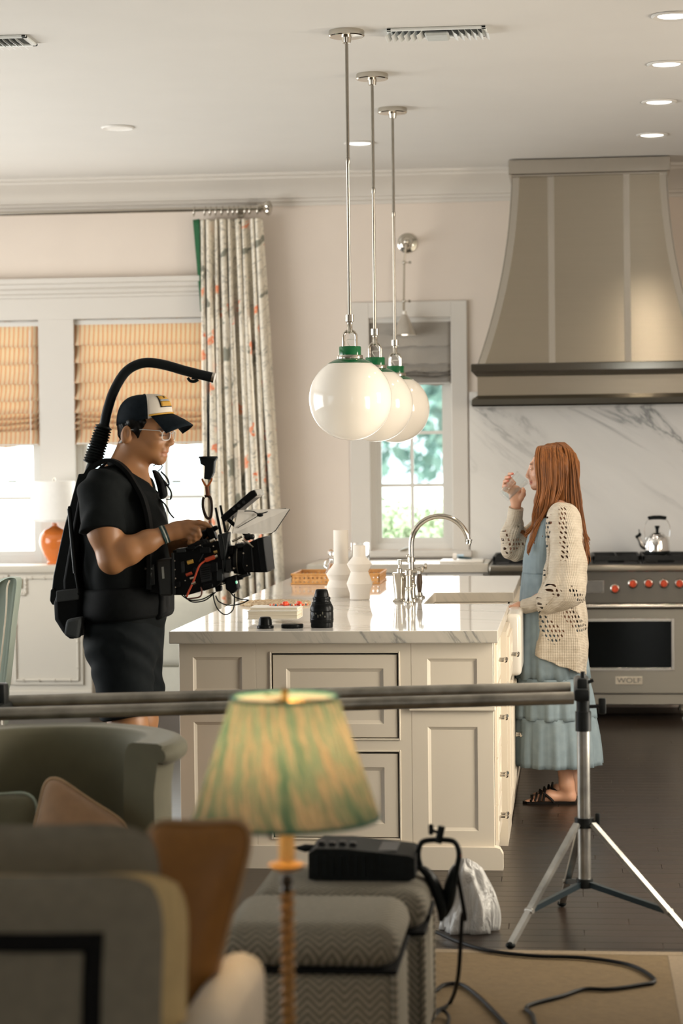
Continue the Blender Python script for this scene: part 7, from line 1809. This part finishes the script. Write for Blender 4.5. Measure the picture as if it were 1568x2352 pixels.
# ================================================================ floor lamp in the foreground
YLm = 4.15; lc = W(657, 1900, YLm); LX_ = lc.x
lz = lambda py: W(655, py, YLm).z
k = 1 / (5000 / (YLm * .9945 + abs(LX_) * .105))
lamp = thing('floor_lamp', (LX_, YLm, 0), 'lit floor lamp with a green pleated shade in the foreground', 'lamp')
rt, rb_ = 122 * k, 214 * k; z1_, z0_ = lz(1602), lz(1878)
def shade_mat():
    t = NT('green_ikat_shade'); t.t.nodes.remove(t.b); uv = t.coord('UV', (1, 1, 1))
    n1 = t.noise(t.coord('UV', (38, 1.3, 1)), 1.0, 3, .6); n2 = t.noise(t.coord('UV', (120, 2.5, 1)), 1.0, 2)
    f = t.math('ADD', t.math('MULTIPLY', n1, .75), t.math('MULTIPLY', n2, .25))
    c = t.ramp(f, [(.38, (.045, .11, .09)), (.49, (.15, .20, .165)), (.57, (.38, .345, .27)), (.68, (.58, .51, .40))])
    d = t.n('BsdfDiffuse'); t.link(c, d.inputs[0]); tr = t.n('BsdfTranslucent'); t.link(c, tr.inputs[0]); mx = t.n('MixShader'); mx.inputs[0].default_value = .55
    t.link(d.outputs[0], mx.inputs[1]); t.link(tr.outputs[0], mx.inputs[2]); t.link(mx.outputs[0], t.out.inputs[0]); return t.m
NP = 240; P = []; U = []; V = []
for i in range(15):
    t_ = i / 14; z = z1_ + (z0_ - z1_) * t_; r0 = rt + (rb_ - rt) * t_; row = []; ru = []; rv = []
    for j in range(NP + 1):
        a = 2 * math.pi * j / NP; r_ = r0 * (1 + .012 * math.sin(60 * a))
        row.append(Vector((LX_ + r_ * math.cos(a), YLm + r_ * math.sin(a), z))); ru.append(j / NP); rv.append(t_)
    P.append(row); U.append(ru); V.append(rv)
cloth_sheet('shade', P, U, V, shade_mat(), lamp, solid=0, sub=0)
t = NT('cream_lining'); t.t.nodes.remove(t.b); nz = t.noise(t.coord('Object'), 30, 2); c = t.ramp(nz, [(.3, (.80, .72, .58)), (.7, (.86, .79, .66))]); d = t.n('BsdfDiffuse'); t.link(c, d.inputs[0]); tr = t.n('BsdfTranslucent'); t.link(c, tr.inputs[0]); mx = t.n('MixShader'); mx.inputs[0].default_value = .82
t.link(d.outputs[0], mx.inputs[1]); t.link(tr.outputs[0], mx.inputs[2]); t.link(mx.outputs[0], t.out.inputs[0])
MB().lathe([(rt * .975, z1_), (rb_ * .975, z0_ + .002)], (LX_, YLm, 0), 64, caps=False).build("lining", t.m, lamp, smooth=180)
for z, r_ in ((z1_, rt), (z0_, rb_)): MB().tube([(LX_ + r_ * math.cos(a), YLm + r_ * math.sin(a), z) for a in np.linspace(0, 2 * math.pi, 64)], .004, 6, cap=False).build('shade_hoop', mat('green_binding', (.05, .16, .12), .7), lamp)
for a in (0, 2.09, 4.19): MB().tube([(LX_, YLm, z1_ - .005), (LX_ + rt * math.cos(a), YLm + rt * math.sin(a), z1_ - .005)], .002, 6).build('spider_arm', mat('brass', (.55, .36, .12), .25, 1.0), lamp)
MB().lathe([(0, z1_ - .01), (.008, z1_ - .008), (.006, z1_ + .006), (.009, z1_ + .012), (0, z1_ + .022)], (LX_, YLm, 0), 16).build('finial', MATS['brass'], lamp)
MB().ell((LX_, YLm, z1_ - .10), (.03, .03, .042)).build('bulb', emit('warm_bulb', (1, .70, .40), 125), lamp)
zc0, zc1 = lz(1985), lz(1868)
MB().lathe([(0, zc0), (.0165, zc0), (.0165, zc1 + .03), (.012, zc1 + .04), (0, zc1 + .04)], (LX_, YLm, 0), 20).build('candle_sleeve', mat('waxed_sleeve', (.72, .46, .16), .6), lamp)
MB().cyl((LX_, YLm, zc1 + .03), (LX_, YLm, z1_ - .13), .010, n=12).build('socket', MATS['brass'], lamp)
MB().lathe([(.0, zc0 - .012), (.02, zc0 - .012), (.034, zc0 - .004), (.036, zc0), (.018, zc0 + .006), (0, zc0 + .006)], (LX_, YLm, 0), 28).build('drip_pan', mat('amber_resin', (.50, .25, .05), .3), lamp)
MB().lathe([(0, lz(2008)), (.010, lz(2008)), (.013, lz(2025)), (.008, lz(2035)), (.012, lz(2045)), (.009, lz(2055)), (0, lz(2055))][::-1], (LX_, YLm, 0), 20).build('neck_knob', mat('dark_bronze', (.035, .028, .02), .35, .7), lamp)
tw = []; zlo = .03; zhi = lz(2050)
MB().cyl((LX_, YLm, zlo), (LX_, YLm, zhi), .0105, n=12).build('stem', mat('dark_cane', (.26, .13, .035), .5), lamp)
h_ = [(LX_ + .0105 * math.cos(a), YLm + .0105 * math.sin(a), zlo + (zhi - zlo) * i / 400) for i, a in ((i, i * .55) for i in range(401))]
MB().tube(h_, .0058, 6).build('twisted_cane', mat('cane_twist', (.36, .19, .055), .5), lamp)
MB().lathe([(0, 0), (.13, 0), (.13, .012), (.05, .022), (.02, .035), (0, .04)], (LX_, YLm, .011), 36).build('base', MATS['dark_bronze'], lamp)
